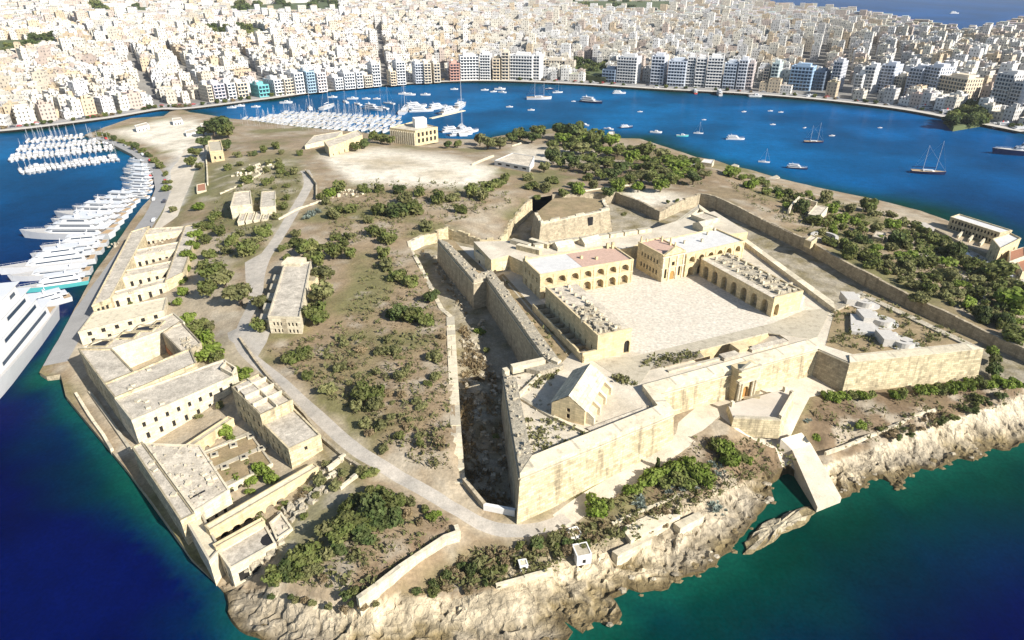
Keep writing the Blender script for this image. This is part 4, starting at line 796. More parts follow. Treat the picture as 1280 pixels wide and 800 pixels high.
# ravelin behind the fort
rv = [np.array(P(*p, 17.6)[:2]) for p in ((676,281),(762,263),(755,250),(722,246),(692,248),(668,268))]
ravo = thing_at((*np.mean(rv, 0), 7), 'ravelin', 'weathered stone ravelin with grassy top standing in the rear moat', 'rampart'); q = MB(); rvb = inset(rv, -1.6)
for i in range(6): facade(q, rvb[i], rvb[(i+1) % 6], 6, 8, [])
q.prism(rv, 7.9, 17.6, 0, 1, bot=rvb); part(q, 'scarp_wall', [M['limedark'], M['brownearth']], ravo)
ri = inset(rv, 1.6)
for i in (0, 1, 5): 
    q = MB(); k = 8
    for s in range(k):
        a, b_, c, d = [x for x in (rv[i]+(rv[(i+1) % 6]-rv[i])*s/k, rv[i]+(rv[(i+1) % 6]-rv[i])*(s+1)/k, ri[i]+(ri[(i+1) % 6]-ri[i])*(s+1)/k, ri[i]+(ri[(i+1) % 6]-ri[i])*s/k)]; q.prism([a, b_, c, d], 17.4, 18.2+random.uniform(-.4, .9))
    part(q, 'parapet', M['limelight'], ravo)
q = MB(); q.prism(RECT(rv[0]+(rv[1]-rv[0])*.68-np.array([0, 1.0]), rv[0]+(rv[1]-rv[0])*.75-np.array([0, 1.0]), 1.0), 12, 16.4); part(q, 'doorway', M['black'], ravo)
# ================================================================ MOAT AND OTHER WALLS
def moat_foot(x, y): return moat_z(x, y)-.6
def dwall(idx, w, h_, label, m='limedark', rag=0.0, foot=moat_foot):
    return wallrun('counterscarp_wall', label, 'wall', [DITCH[i] for i in idx], w, foot, ground(h_), m, rag)
dwall(range(3, 8), 2.8, .35, 'broad pale counterscarp wall dividing brown glacis from moat', 'limelight', .3)
dwall(range(7, 13), 1.6, .4, 'curved rubble counterscarp wall at the head of the moat', 'limelight', .5)
dwall(range(12, 19), 1.4, .5, 'ragged stone counterscarp wall behind the fort', 'lime', .9)
dwall(range(19, 25), 1.4, .3, 'stone counterscarp wall below the ravelin terrace', 'limedark', .4)
dwall(range(24, 32), 1.2, .5, 'long shade-toned counterscarp wall along the wooded slope', 'limedark', .25)  # turned from the sun: its shade is put into the darker stone
wallrun('closing_wall', 'low whitewashed wall closing the mouth of the moat', 'wall', [P(605, 638, 6.2), P(644, 646, 6)], .9, const(3), const(8.3), 'white')
wallrun('closing_wall', 'shade-toned flank wall stepping down to the moat mouth', 'wall', [P(580, 602, 8.6), P(606, 637, 6.4)], .9, const(3), ground(1.7), 'limedark')  # shaded wall, the shade is painted by the darker stone
wallrun('retaining_wall', 'cream retaining wall below the bare earth terrace', 'wall', [P(*p) for p in ((448,756,6.2),(470,737,7.2),(500,712,7.8),(530,690,8.2),(556,672,8.4),(573,666,8.4))], 1.0, const(2.8), lambda x, y: 8.9 if x > -25 else 8.9-(-25-x)*.085, 'limelight')
wallrun('retaining_wall', 'short return of the cream retaining wall by the road', 'wall', [P(573,666,8.4), P(570,658,8.2)], 1.0, const(4), const(8.8), 'limelight')
for pts, hh, lab in ((((300,424),(318,450),(345,482),(380,518),(402,548),(432,574),(452,586)), .9, 'grey parapet wall between the lane and the ruined quarantine yards'), (((765,655),(800,640),(850,618)), .5, 'low pale garden wall above the shelving rock'), (((1032,566),(1060,556),(1110,535),(1170,512)), .3, 'thin pale edging above the shore below the gun battery'), (((620,735),(690,715)), 1.2, 'broken cream wall beside the shore pit'),
                     (((700,245),(740,238),(790,232)), .8, 'low stone field wall behind the ravelin'), (((640,183),(655,178),(632,172)), .8, 'white boundary wall beside the boat shed'), (((590,207),(617,196)), 1.2, 'white garden wall at the edge of the pale field'), (((382,215),(396,232),(396,250)), 1.6, 'dark stone wall at the bend of the upper lane'), (((260,232),(258,185)), 1.4, 'long straight boundary wall on the dry slope'), (((275,243),(310,228),(345,208)), .9, 'low terrace wall across the dry slope'),
                     (((348,275),(372,262),(402,252)), 1.0, 'tan wall beside the upper lane')):
    wallrun('stone_wall', lab, 'wall', [G(*p) for p in pts], .7, ground(-.7), ground(hh), 'limelight' if 'grey' not in lab and 'dark' not in lab else 'limedark', .15)
slab('stone_platform', 'broad pale stone platform stepping down to the rocks', ((776,661),(788,681),(850,648),(816,642)), .25, 'limelight')
slab('stone_platform', 'narrow pale stone ledge below the broad platform', ((765,690),(772,697),(815,676),(808,669)), .1, 'limelight')
slab('stone_platform', 'small cream landing above the shelving shore', ((842,655),(850,664),(880,648),(872,640)), .1, 'limelight')
q = MB(); rubble(q, [P(a, b, 6) for a, b in ((577,420),(600,440),(640,480),(632,620),(600,625),(585,560))], moat_z, 150, .4, 1.6); rubble(q, [P(a, b, 8) for a, b in ((530,320),(560,330),(612,410),(600,430),(570,390))], moat_z, 70, .4, 1.4); tag(q.obj('moat_rubble', M['rubble']), 'loose fallen stone strewn over the moat floor', 'rubble', kind='stuff')
# guards' stone piers and small huts by the shore
def hut(A, B, dep, hh, lab, m='white', r='limelight', name='stone_hut'):
    a, b_ = G(*A), G(*B); z0 = min(a.z, b_.z)-.3; p = RECT(a, b_, dep); return building(name, lab, 'hut', p, z0, z0+hh, {0: row(edgelen(p, 0), 1, .8, .3, 1.6)}, m, r, .15, .2, .2)
hut((721,706), (739,703), 3.6, 2.8, 'white flat-roofed hut on the rocky shore'); hut((650,714), (660,712), 1.8, 1.7, 'tiny whitewashed stone box among the coastal scrub'); hut((714,676), (728,672), 3.0, 1.0, 'low white slab steps above the shore hut')
ra, rb_, rc2, rd2 = [np.array(P(*p)[:2]) for p in ((990,563,5.6),(1014,556,5.6),(1052,622,1.7),(1022,634,1.7))]
q = MB(); q.prism([rd2, rc2, rb_, ra], -2.5, [1.7, 1.7, 5.8, 5.8]); r5, r6 = [np.array(G(*p)[:2]) for p in ((976,549),(1002,541))]; q.prism([ra, rb_, r6, r5], 0, [5.8, 5.8, H(*r6)+.12, H(*r5)+.12]); o = q.obj('stone_pier', M['terrace']); tag(o, 'straight pale stone ramp running down to the green water', 'pier')
# detached rock by the slip
q = MB(); rp = resample([P(*p, .3) for p in ((929,692),(938,668),(956,652),(980,642),(1012,632),(1020,640),(1006,655),(985,664),(960,680),(940,692))], 1.5, True, .3); c = np.mean(rp, 0); vv = []
rings = [(1.06, -2), (1.0, .15), (.88, .5), (.62, .8), (.3, .9)]
vs = [[(c[0]+(p[0]-c[0])*s, c[1]+(p[1]-c[1])*s, z+(noise.noise(Vector((p[0]*.5, p[1]*.5, s*7)))*.8 if z > 0 else 0)) for p in rp] for s, z in rings]; n = len(rp)
for a, b_ in zip(vs[:-1], vs[1:]):
    for i in range(n): q.face([a[i], a[(i+1) % n], b_[(i+1) % n], b_[i]], 0, None, (.24, .19, .10) if a[i][2] < .5 else (.42, .36, .25))
q.face(vs[-1], 0, None, (.46, .40, .28)); o = q.obj('shore_rock', M['rock']); tag(o, 'detached jagged rock lying off the little slip basin', 'rock')
# ================================================================ QUARANTINE BUILDINGS ON THE LEFT SHORE AND OTHER HOUSES
def qb(name, label, pts, z, z0, ops=None, wall='lime', roof='roofgrey', par=.5, cat='building', group=None, depth=.35, pane='dark'):
    poly = [np.array(P(a, b, z)[:2]) for a, b in pts]; o = {}
    for e, rows in (ops or {}).items():
        L = edgelen(poly, e); o[e] = []
        for r in rows: n, w, v0, v1 = r[:4]; o[e] += row(L, n, w, v0, v1, 1.0, arch=len(r) > 4 and r[4])
    return building(name, label, cat, poly, z0, z, o, wall, roof, par, .4, depth, pane, group=group), poly
def holes(root, poly, z, n, s=1.2):
    for _ in range(n):
        f, g_ = random.uniform(.1, .9), random.uniform(.15, .85); p = (poly[0]*(1-f)+poly[1]*f)*(1-g_)+(poly[3]*(1-f)+poly[2]*f)*g_
        boxpart(root, 'vent', M['limelight'], (*p, z-.1), s, s, .6, random.uniform(0, 1.5))
# courtyard block
z = 11.5
r, p = qb('quarantine_wing', 'long grey-roofed quarantine wing with two rows of small windows', ((165,527),(297,469),(281,450),(143,499)), z, 2, {0: [(9, .9, 6.2, 7.8), (8, .9, 2.2, 4.2)], 3: [(4, .9, 4, 5.6)]}, 'limelight', 'roofgrey'); holes(r, p, z, 4)
r, p = qb('quarantine_wing', 'narrow quarantine wing closing the courtyard beside the long wing', ((144,498.5),(246,455),(238,436.5),(130,481)), z+.6, 2, {2: [(6, 1.6, .3, 3.2, True)]}, 'lime', 'roofgrey'); holes(r, p, z+.6, 3)
qb('quarantine_wing', 'seaward quarantine wing with plain grey roof above the shaded quay', ((130,480.5),(168,466),(140,437),(98,437)), z, 1.5, {3: [(6, 1.0, 4, 6)], 1: [(4, 1.8, .3, 3.2, True)]}, 'lime', 'roofgrey')
r, p = qb('quarantine_wing', 'roofless cream quarantine wing with three open light wells', ((100,436.5),(140,436.5),(231,404),(217,392)), z, 1.8, {3: [(5, 1.0, 5, 6.6)]}, 'limelight', 'roofpale')
for a in ((126,430,5,3.6), (160,420,5,3.6), (182,411,6,3.4), (197,406,2.2,4)):
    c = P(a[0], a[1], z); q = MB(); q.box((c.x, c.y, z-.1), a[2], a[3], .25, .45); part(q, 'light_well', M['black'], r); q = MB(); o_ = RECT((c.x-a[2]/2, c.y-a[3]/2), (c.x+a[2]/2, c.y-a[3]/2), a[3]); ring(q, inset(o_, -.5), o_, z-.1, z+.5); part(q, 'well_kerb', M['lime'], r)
qb('quarantine_wing', 'inland quarantine wing with a broken patch on its grey roof', ((203,417),(229,443),(252,430),(226,402)), z, 2.5, {3: [(5, 1.4, .3, 3.0, True)]}, 'limedark', 'roofpale')
q = MB(); c0 = [np.array(P(a, b, 6.2)[:2]) for a, b in ((206,432),(224,452),(230,449),(212,429))]; q.prism(c0, 2, 6.2); o = q.obj('lean_to_roof', M['rust']); tag(o, 'narrow rust-red lean-to roof in the shaded courtyard', 'roof')
q = MB(); rubble(q, [P(a, b, z) for a, b in ((232,420),(250,432),(235,440),(222,425))], z+.05, 30, .4, 1.2); tag(q.obj('fallen_masonry', M['rubble']), 'pile of fallen masonry on the broken quarantine roof', 'rubble', kind='stuff')
qb('gate_lodge', 'small roofless stone lodge beside the leafy bank', ((276,462),(291,470),(296,462),(283,454)), 12, 6, {}, 'limelight', 'roofpale', .9)
# lower block by the sea
r, p = qb('waterfront_store', 'narrow grey-roofed store standing straight on the sea wall', ((226,652),(244,643),(178,553),(165,560)), 9.3, -1.5, {3: [(9, .8, 3.4, 4.8)]}, 'lime', 'roofgrey', .35); holes(r, p, 9.3, 3)
r, p = qb('waterfront_store', 'wide weathered-roofed store behind the sea wall range', ((243,640),(287,613),(250,557),(181,555)), 9.8, 2, {0: [(3, .8, 2, 3.6)], 1: [(4, .9, 2, 3.4)]}, 'limelight', 'roofpale', .3); holes(r, p, 9.8, 6)
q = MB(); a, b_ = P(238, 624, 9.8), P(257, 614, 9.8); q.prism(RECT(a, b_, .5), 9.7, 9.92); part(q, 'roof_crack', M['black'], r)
q = MB(); rubble(q, p, 9.85, 50, .3, .9); tag(part(q, 'loose_blocks', M['rubble'], r), kind='stuff')
qb('sea_bastion', 'blank cream masonry block rising from the sea at the ruin corner', ((262,704),(276,688),(254,645),(234,655)), 7.2, -2, {}, 'limelight', 'limelight', .7)
# yard roofs with square skylights
r, p = qb('vaulted_store', 'low earth-covered store roof with rows of white skylights', ((277,613),(341,580),(314,543),(240,570)), 6.6, 3, {0: [(5, 1.4, .3, 2.6, True)]}, 'limelight', 'brownearth', .3)
for a, b_ in ((292,557), (268,569), (305,572), (281,584), (314,546), (327,561), (318,590)):
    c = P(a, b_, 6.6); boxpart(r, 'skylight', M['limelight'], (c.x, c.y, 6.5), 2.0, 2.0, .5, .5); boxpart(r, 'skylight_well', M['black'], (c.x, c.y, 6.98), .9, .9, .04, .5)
for (a, b_), (c, d) in (((246,573),(318,541)), ((262,591),(334,559)), ((276,611),(300,600))):
    q = MB(); q.prism(RECT(P(a, b_, 6.6), P(c, d, 6.6), 1.6), 6.5, 6.68); part(q, 'pale_strip', M['limelight'], r)
def arched(label, pts, z0, z1, n, w, ah, dep=2.2, wall='limelight', mat_='yellow'):
    p = RECT(P(*pts[0], z1), P(*pts[1], z1), dep); L = edgelen(p, 0); return building('arched_wall', label, 'wall', p, z0, z1, {0: row(L, n, w, .3, ah, 1.5, arch=True)}, mat_, wall, .35, .3, 1.6, 'black', 'arch')
arched('cream wall with dark arches above the skylit yard', ((230,566),(292,524)), 3.4, 8.2, 4, 1.6, 2.4)
arched('long sunlit wall pierced by a row of round arches', ((262,664),(398,584)), 3.6, 9.0, 9, 2.4, 2.8)
arched('low sunlit wall with slots over the shore ruin', ((270,686),(331,652)), 3.6, 8.4, 4, .8, 1.6, 1.4)
r, p = qb('shore_ruin', 'ruined low building with a collapsed grey roof by the rocks', ((288,712),(345,680),(332,657),(273,691)), 7.0, 1.6, {0: [(3, 2.2, .4, 3.2)], 3: [(2, 1.2, .5, 2.6)]}, 'limelight', 'roofgrey', .4)
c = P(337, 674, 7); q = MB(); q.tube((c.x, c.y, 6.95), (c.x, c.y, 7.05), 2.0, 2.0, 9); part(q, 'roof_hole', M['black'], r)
qb('shore_ruin', 'small roofless cream room beside the collapsed ruin', ((346,676),(366,662),(352,642),(337,655)), 6.6, 3.5, {0: [(1, .9, .5, 2)]}, 'limelight', 'terrace', .5)
q = MB(); rubble(q, [G(a, b_) for a, b_ in ((345,690),(365,655),(410,610),(395,600),(350,640),(300,720),(285,735))], ground(0), 130, .4, 1.7); tag(q.obj('fallen_masonry', M['rubble']), 'scatter of fallen building stone round the shore ruins', 'rubble', kind='stuff')
for (a, b_), (c, d), hh, lab in (((410,590),(432,572),1.6,'broken white garden wall below the lane'), ((395,610),(420,592),1.2,'stub of cream wall among rubble'), ((425,612),(452,592),1.0,'pale wall stub beside the dark grove')):
    wallrun('ruin_wall', lab, 'wall', [G(a, b_), G(c, d)], .7, ground(-.5), ground(hh), 'limelight', .4, 1.5)
# two-part house by the lane
r, p = qb('quarantine_house', 'tall flat-roofed house with stepped roof rooms beside the lane', ((326,521),(366,502),(325,468),(290,486)), 15.6, 4.5, {3: [(5, 1.1, 6.5, 8.2), (5, 1.1, 2.5, 4.4)], 0: [(2, .8, 6, 7.4)]}, 'lime', 'roofpale', .7)
t_ = (p[1]-p[0])/edgelen(p, 0); n_ = (p[3]-p[0])/edgelen(p, 3); L0, L3 = edgelen(p, 0), edgelen(p, 3)
for f in (.28, .55, .8): q = MB(); q.prism(RECT(p[0]+n_*L3*f+t_*.4, p[0]+n_*L3*f+t_*(L0-.4), .35), 15.5, 17.0); part(q, 'roof_room_wall', M['limelight'], r)
q = MB(); q.prism([p[0]+t_*L0*.5, p[0]+t_*(L0*.5+.35), p[3]+t_*(L0*.5+.35), p[3]+t_*L0*.5], 15.5, 16.9); part(q, 'roof_room_wall', M['limelight'], r)
q = MB(); q.prism([p[0]+t_*L0*.08+n_*L3*.6, p[0]+t_*L0*.5+n_*L3*.6, p[0]+t_*L0*.5+n_*L3*.95, p[0]+t_*L0*.08+n_*L3*.95], 15.5, 16.6); part(q, 'roof_room', M['roofgrey'], r)
qb('quarantine_house', 'lower plain-roofed house with one bright front wall', ((361,563),(401,545),(367,511),(327,529)), 12.6, 4.5, {0: [(1, .8, 5.8, 7)], 3: [(5, 1.1, 2.2, 4.2), (4, 1.0, 5.2, 6.6)]}, 'lime', 'roofgrey', .5)
# upper quay ranges
qb('quay_range', 'quayside range with long weathered roof beside the moored yachts', ((115,383),(138,374),(187,283),(164,290)), 8.6, 1.5, {3: [(12, 1.2, 1, 3)], 0: [(3, 1.0, 3.8, 5.4)]}, 'lime', 'roofgrey', .35)
qb('quay_range', 'inland range of the quay yards under climbing greenery', ((206,352),(229,341),(251,280),(231,283)), 8.8, 3, {3: [(8, 1.2, 1, 3)]}, 'lime', 'roofgrey', .35)
for k, (bl, br, tr, tl) in enumerate((((172,296),(229,289),(231,284),(177,287)), ((156,324),(222,312),(225,303),(161,315)), ((143,350),(213,336),(216,327),(147,341)), ((134,374),(209,354),(211,347),(138,367)))):
    lab = ('cross wing with broken columns at the far end of the quay yards', 'second cross wing of the quay yards, pale and roofless', 'cross wing with tall slit openings in the quay yards', 'cross wing of cream masonry closing the quay yards')[k]
    r, p = qb('cross_wing', lab, (bl, br, tr, tl), 8.0, 2.2, {0: [((9, 7, 6, 5)[k], 1.1, .8, 3.0+k*.4, k == 0)]}, 'limelight', 'roofpale', .5); q = MB(); rubble(q, p, 8.0, 14, .4, 1.2); tag(part(q, 'loose_blocks', M['rubble'], r), kind='stuff')
qb('old_palace', 'two-storey cream ruin front with dark windows above the yard wall', ((98,416),(205,389),(209,372),(117,391)), 7.6, 1.8, {0: [(6, 1.3, 3.6, 5.2), (5, 1.2, .4, 2.4)], 3: [(2, 1.2, 3.6, 5.2)]}, 'limelight', 'limelight', .4)
for k, (a, b_) in enumerate(((150,305), (190,330), (175,345), (200,300))):
    q = MB(); c = G(a, b_); rubble(q, [(c.x-5, c.y-4), (c.x+5, c.y-4), (c.x+5, c.y+4), (c.x-5, c.y+4)], ground(0), 18, .4, 1.3); tag(q.obj('fallen_masonry', M['rubble']), 'loose building stone lying in the quay yards', 'rubble', 'stone piles in the quay yards', kind='stuff')
# breakwater strip below the courtyard block
wallrun('sea_parapet', 'low cream parapet along the earth strip beside the sea', 'wall', [P(*p, 2) for p in ((95,492),(112,520),(130,545),(140,562))], .8, const(-2), const(2.6), 'limelight', .2)
wallrun('sea_parapet', 'white kerb between the earth strip and the shaded quay', 'wall', [P(*p, 2) for p in ((112,490),(128,512),(145,536),(163,562))], .8, const(-1), const(2.5), 'limelight')
# hospital block beside the lane
r, p = qb('hospital_block', 'long grey-roofed block with buttressed side bays beside the lane', ((335,396.5),(375,398),(389,328),(355,332)), 17.4, 10, {0: [(7, .7, 4.2, 5.6), (7, .7, 1.6, 3.0)], 3: [(8, 1.2, 1, 3)], 1: [(10, 1, 3.5, 5)]}, 'limelight', 'roofgrey', .5)
t_ = (p[1]-p[0])/edgelen(p, 0); n_ = (p[3]-p[0])/edgelen(p, 3); L0, L3 = edgelen(p, 0), edgelen(p, 3); a_ = math.atan2(t_[1], t_[0])
for k in range(5): q = MB(); b_ = p[0]-t_*4+n_*(L3*(.06+.19*k)); q.prism([b_, b_+t_*3.97, b_+t_*3.97+n_*L3*.1, b_+n_*L3*.1], 9.6, 15.0); part(q, 'side_bay', M['limelight'], r)
boxpart(r, 'roof_house', M['limelight'], (*(p[3]+t_*L0*.35+n_*3), 10), L0*.7, 6.5, 8.6, a_); boxpart(r, 'stair_tower', M['lime'], (*(p[2]+t_*2.2-n_*8), 10), 3.5, 14, 6.2, a_)
q = MB(); q.prism(RECT(p[0]+t_*L0*.40-n_*.06, p[0]+t_*L0*.55-n_*.06, .1), 10, 17.3); part(q, 'recess', M['limedark'], r)  # flat darker strip on the wall face, painting the shade of a recess
# sheds and houses of the back of the island
def gz(a, b_): return G(a, b_).z
r, p = qb('boathouse', 'large ochre boathouse with ribbed side wall above the marina', ((519,164.5),(547,159.5),(517,152.5),(487,160.5)), ztop(P(519, 181.5, 6), 164.5), 5.2, {0: [(5, 2.0, 6.5, 9.5), (5, 2.0, 2, 5)]}, 'yellow', 'roofpale', .6)
L3 = edgelen(p, 3); zt = ztop(P(519, 181.5, 6), 164.5); d_ = (p[0]-p[3])/L3; nn_ = np.array([d_[1], -d_[0]])
for k in range(12): boxpart(r, 'rib', M['limelight'], (*(p[3]+d_*(L3*(k+.5)/12)+nn_*.35), 5.2), 1.0, .9, zt-6, math.atan2(d_[1], d_[0]))
boxpart(r, 'roof_tower', M['white'], (*((p[0]+p[1])/2*.55+(p[2]+p[3])/2*.45+np.array([3, 4])), zt), 9, 8, 6.5, .4)
qb('garden_store', 'long low yellow-walled store at the edge of the pale field', ((411,185),(453,169),(447,163),(405,177)), 18.5, 10, {0: [(6, 1, 2, 4)]}, 'yellow', 'roofpale', .3)
qb('garden_store', 'wide low grey roof between dry slopes near the marina', ((381,182),(420,172),(428,164),(392,170)), 14.5, 8, {}, 'limelight', 'roofgrey', .3)
qb('concrete_shed', 'grey concrete shed with flat roof beside the pale field', ((618,201),(662,209),(668,196),(641,191.5)), 15.5, 8, {0: [(4, 3, 5.4, 6.6)]}, 'rooflight', 'roofpale', .3)
qb('farm_ruin', 'square cream ruin with a dark doorway on the dry slope', ((288,259),(315,256),(313,239),(293,241)), 16.5, 9, {0: [(1, 1.3, 2.5, 4)], 3: [(2, 2, .5, 3)]}, 'limelight', 'roofpale', .4)
qb('farm_ruin', 'small grey-roofed ruin beside the square cream one', ((325,260),(344,258),(344,239),(327,240)), 16, 9.5, {0: [(2, 1, 1, 2.4)]}, 'limelight', 'roofgrey', .3)
for k in range(4):
    a = 297+k*10; qb('pig_pen', 'row of narrow roofless stone pens below the ruins', ((a,278-k*.7),(a+8,277-k*.7),(a+12,266-k*.7),(a+4,267-k*.7)), 12.6, 9, {}, 'limelight', 'roofgrey', .5, group='narrow pens below the ruins')
qb('stone_tower', 'square cream tower house with dark trees on both sides', ((262,190),(279,189),(276,176),(260,177)), 15, 5, {0: [(2, 1.2, 5, 7), (2, 1.2, 1.5, 3.4)]}, 'yellow', 'limelight', .6)
qb('yard_shed', 'little shed with a rust-red roof by the boat yard', ((246,240),(258,238),(257,229),(246,231)), 8.5, 4, {}, 'limelight', 'rust', .2)
for k, pts in enumerate((((253,160),(264,158),(260,153),(250,155)), ((216,152),(228,150),(226,147),(215,148)), ((170,160),(186,156),(183,153),(168,157)), ((233,168),(246,165),(243,161),(231,164)))):
    qb('yard_shed', ('flat pale shed beside the causeway trees', 'low shed by the bridge to the island', 'low shed beside the boat park', 'white shed in the boat yard')[k], pts, 6, 2, {0: [(3, 1.2, .5, 2.4)]}, 'white', 'roofpale', .2)
qb('roofless_house', 'roofless stone house with one pale flat roof in the wood above the seaside lane', ((1010,268),(1025,271),(1035,259.5),(1020,256.5)), 14, 9, {0: [(2, 1, 1, 2.4)]}, 'limelight', 'roofpale', .3)
wallrun('ruin_wall', 'long grey wall joined to the roofless house in the wood', 'wall', [G(985, 268), G(998, 253), G(1020, 259)], .8, ground(-.5), ground(3.2), 'limelight', .3)
q = MB(); c = G(1030, 298); seg = 18
for s in range(seg):
    if s in (3, 4): continue
    a0, a1 = 2*math.pi*s/seg, 2*math.pi*(s+1)/seg; f = lambda a, r_: (c.x+r_*math.cos(a), c.y+r_*math.sin(a)); q.prism([f(a0, 4.6), f(a0, 6.0), f(a1, 6.0), f(a1, 4.6)], c.z-.6, c.z+1.4)
o = q.obj('gun_ring', M['concrete']); tag(o, 'broken concrete ring wall among shrubs on the wooded slope', 'ruin')
for k, pts in enumerate((((1006,300),(1014,303),(1022,297),(1014,294)), ((1140,325),(1158,328),(1162,319),(1146,317)), ((1168,330),(1180,333),(1184,325),(1174,323)), ((1090,296),(1104,299),(1108,291),(1095,289)))):
    qb('field_ruin', ('stone field ruin next to the broken concrete ring', 'tan flat-roofed field hut in the wood', 'grey tumbled hut in the wood near the long wall', 'low stone ruin among the upper trees')[k], pts, gz(*pts[0])+2.2, gz(*pts[0])-1, {}, 'limedark' if k % 2 else 'lime', 'roofpale', .3)
r, p = qb('seaside_barracks', 'long grey-roofed seaside barracks in shade with rows of windows', ((1188,272),(1250,292),(1265,289),(1199,268.5)), ztop(P(1186, 284, 3), 272), 1.5, {0: [(14, 1.0, 4.4, 6.0), (14, 1.0, 1.2, 3)]}, 'lime', 'rooflight', .5)
for k in range(3): boxpart(r, 'yard_wall', M['limelight'], (*(p[0]+(p[1]-p[0])*(.3+.22*k)+np.array([-4.5, -6])), 1.5), 9, .8, 3, .8)
r, p = qb('seaside_chapel', 'sunlit yellow seaside house with arched door beside the barracks', ((1250,312),(1276,299),(1262,292),(1240,300)), 12, 2, {0: [(3, 1.4, 4.5, 7), (3, 1.4, .5, 3.2, True)], 3: [(2, 1.2, 4, 6)]}, 'yellow', 'rooflight', .6)
qb('red_roofed_house', 'house with dark red roof at the water gate', ((1262,327),(1282,320),(1280,309),(1262,314)), 9.5, 2, {0: [(2, 1.2, 2, 4)], 3: [(2, 1.2, 2, 4)]}, 'limelight', 'rust', .2)
qb('red_roofed_house', 'low tan house below the dark red roof', ((1278,340),(1300,335),(1290,322),(1270,326)), 7.5, 2, {3: [(2, 1.2, 1.5, 3)]}, 'lime', 'rust', .2)
wallrun('stone_wall', 'shaded boundary wall along the seaside lane', 'wall', [G(1168,290), G(1210,312), G(1250,328)], .8, ground(-.5), ground(1.8), 'limedark')
q = MB(); sp = smoothline([G(*p) for p in ((1150,278),(1180,296),(1215,318),(1260,340),(1300,362))], 2); rbn = ribbon(sp, 6); k = len(rbn)//2
for i in range(k-1): f = [(*rbn[j], max(.5, H(*rbn[j]))+.25) for j in (i, i+1, -i-2, -i-1)]; q.face(f[::-1])
tag(q.obj('seaside_lane', M['road']), kind='structure')
for k, pts in enumerate((((862,206),(874,207),(875,202),(866,201)), ((876,203),(890,205),(893,200),(880,199)), ((700,172),(712,172),(712,168),(702,168)), ((760,168),(768,168),(768,165),(761,165)))):
    qb('shore_house', ('grey-roofed shore house below the earth ridge', 'white-roofed shore house at the landing', 'white boat shed between shore trees', 'tiny shore shed by the harbour')[k], pts, gz(*pts[0])+3.5, gz(*pts[0])-1.5, {0: [(3, 1.1, 1, 2.4)]}, 'limelight', 'rooflight', .3)
q = MB(); q.prism([np.array(P(*p, 1.2)[:2]) for p in ((900,213),(908,216),(924,207),(918,205))], -2, 1.4); tag(q.obj('landing_stage', M['limelight']), 'pale concrete landing stage jutting from the wooded shore', 'pier')
q = MB(); q.prism([np.array(P(*p, 1.2)[:2]) for p in ((957,224),(961,227),(975,222),(971,219))], -2, 1.4); tag(q.obj('landing_stage', M['limelight']), 'short white landing stage below the green wood', 'pier')

# growth and debris among the quarantine ruins
weeds_polys = [((300,640),(345,610),(352,622),(305,652)), ((262,600),(300,580),(315,598),(280,618)), ((345,640),(400,600),(420,605),(360,665)), ((110,412),(200,390),(205,396),(112,425)), ((140,360),(200,345),(205,352),(145,370)), ((150,330),(205,318),(208,326),(152,340)), ((165,305),(215,297),(216,304),(166,314)), ((400,570),(440,580),(430,600),(400,600))]
for pl in weeds_polys:
    q = MB(); rubble(q, [G(*a) for a in pl], ground(0), 26, .3, 1.1); tag(q.obj('fallen_masonry', M['rubble']), 'tumbled building stone and dust in the ruined quarantine yards', 'rubble', 'tumbled stone in the quarantine yards', kind='stuff')
for x, y in ((310,216), (322,208), (437,243)):
    q = MB(); c = G(x, y); rubble(q, [(c.x-9, c.y-6), (c.x+9, c.y-6), (c.x+9, c.y+6), (c.x-9, c.y+6)], ground(0), 30, .6, 2.2); tag(q.obj('fallen_masonry', M['limelight']), 'pale heap of quarried stone on the dry slope', 'rubble', 'pale stone heaps on the dry slope', kind='stuff')
# ================================================================ VEGETATION
def crown_mesh(name, seed, m, nl=13, nq=900, leaf=.15, flat=.72, low=0.0, spiky=False):
    r_ = np.random.default_rng(seed); lob = []
    for i in range(nl):
        while True:
            c = r_.uniform(-1, 1, 3)
            if np.hypot(*c[:2]) < .78 and abs(c[2]) < .8: break
        lob.append((c*[.84, .84, .66], r_.uniform(.18, .42)))
    lob.append((np.array([0, 0, -.1]), .5))
    vol = np.array([l[1]**2 for l in lob]); idx = r_.choice(len(lob), nq, p=vol/vol.sum()); d = r_.normal(size=(nq, 3)); d /= np.linalg.norm(d, axis=1)[:, None]
    rad = np.array([lob[i][1] for i in idx])*r_.uniform(.72, 1.08, nq); c = np.array([lob[i][0] for i in idx])+d*rad[:, None]
    c[:, 2] = c[:, 2]*flat+flat*.82; keep = c[:, 2] > .02; c = c[keep]; d = d[keep]; n = len(c)
    nrm = d+r_.normal(size=(n, 3))*.55; nrm[:, 2] += .25; nrm /= np.linalg.norm(nrm, axis=1)[:, None]
    a = np.cross(nrm, r_.normal(size=(n, 3))); a /= np.linalg.norm(a, axis=1)[:, None]; b = np.cross(nrm, a); s = leaf*r_.uniform(.55, 1.25, n)[:, None]; e = r_.uniform(.5, .9, n)[:, None]
    v = np.stack([c-a*s-b*s*e*.3, c-b*s*e+a*s*.2, c+a*s, c+b*s*e-a*s*.1], 1).reshape(-1, 3); f = np.arange(4*n).reshape(-1, 4)
    mb = MB(); mb.v = v.tolist(); mb.f = [tuple(x) for x in f.tolist()]; mb.m = [0]*n; mb.uv = [None]*n; mb.c = [None]*n
    for k in range(5):        # stems
        ang = 2*math.pi*k/5+seed; mb.tube((.03*math.cos(ang), .03*math.sin(ang), -.12), (.45*math.cos(ang), .45*math.sin(ang), .75*flat), .045, .015, 4, 1, False)
    return mb
PRO = {}
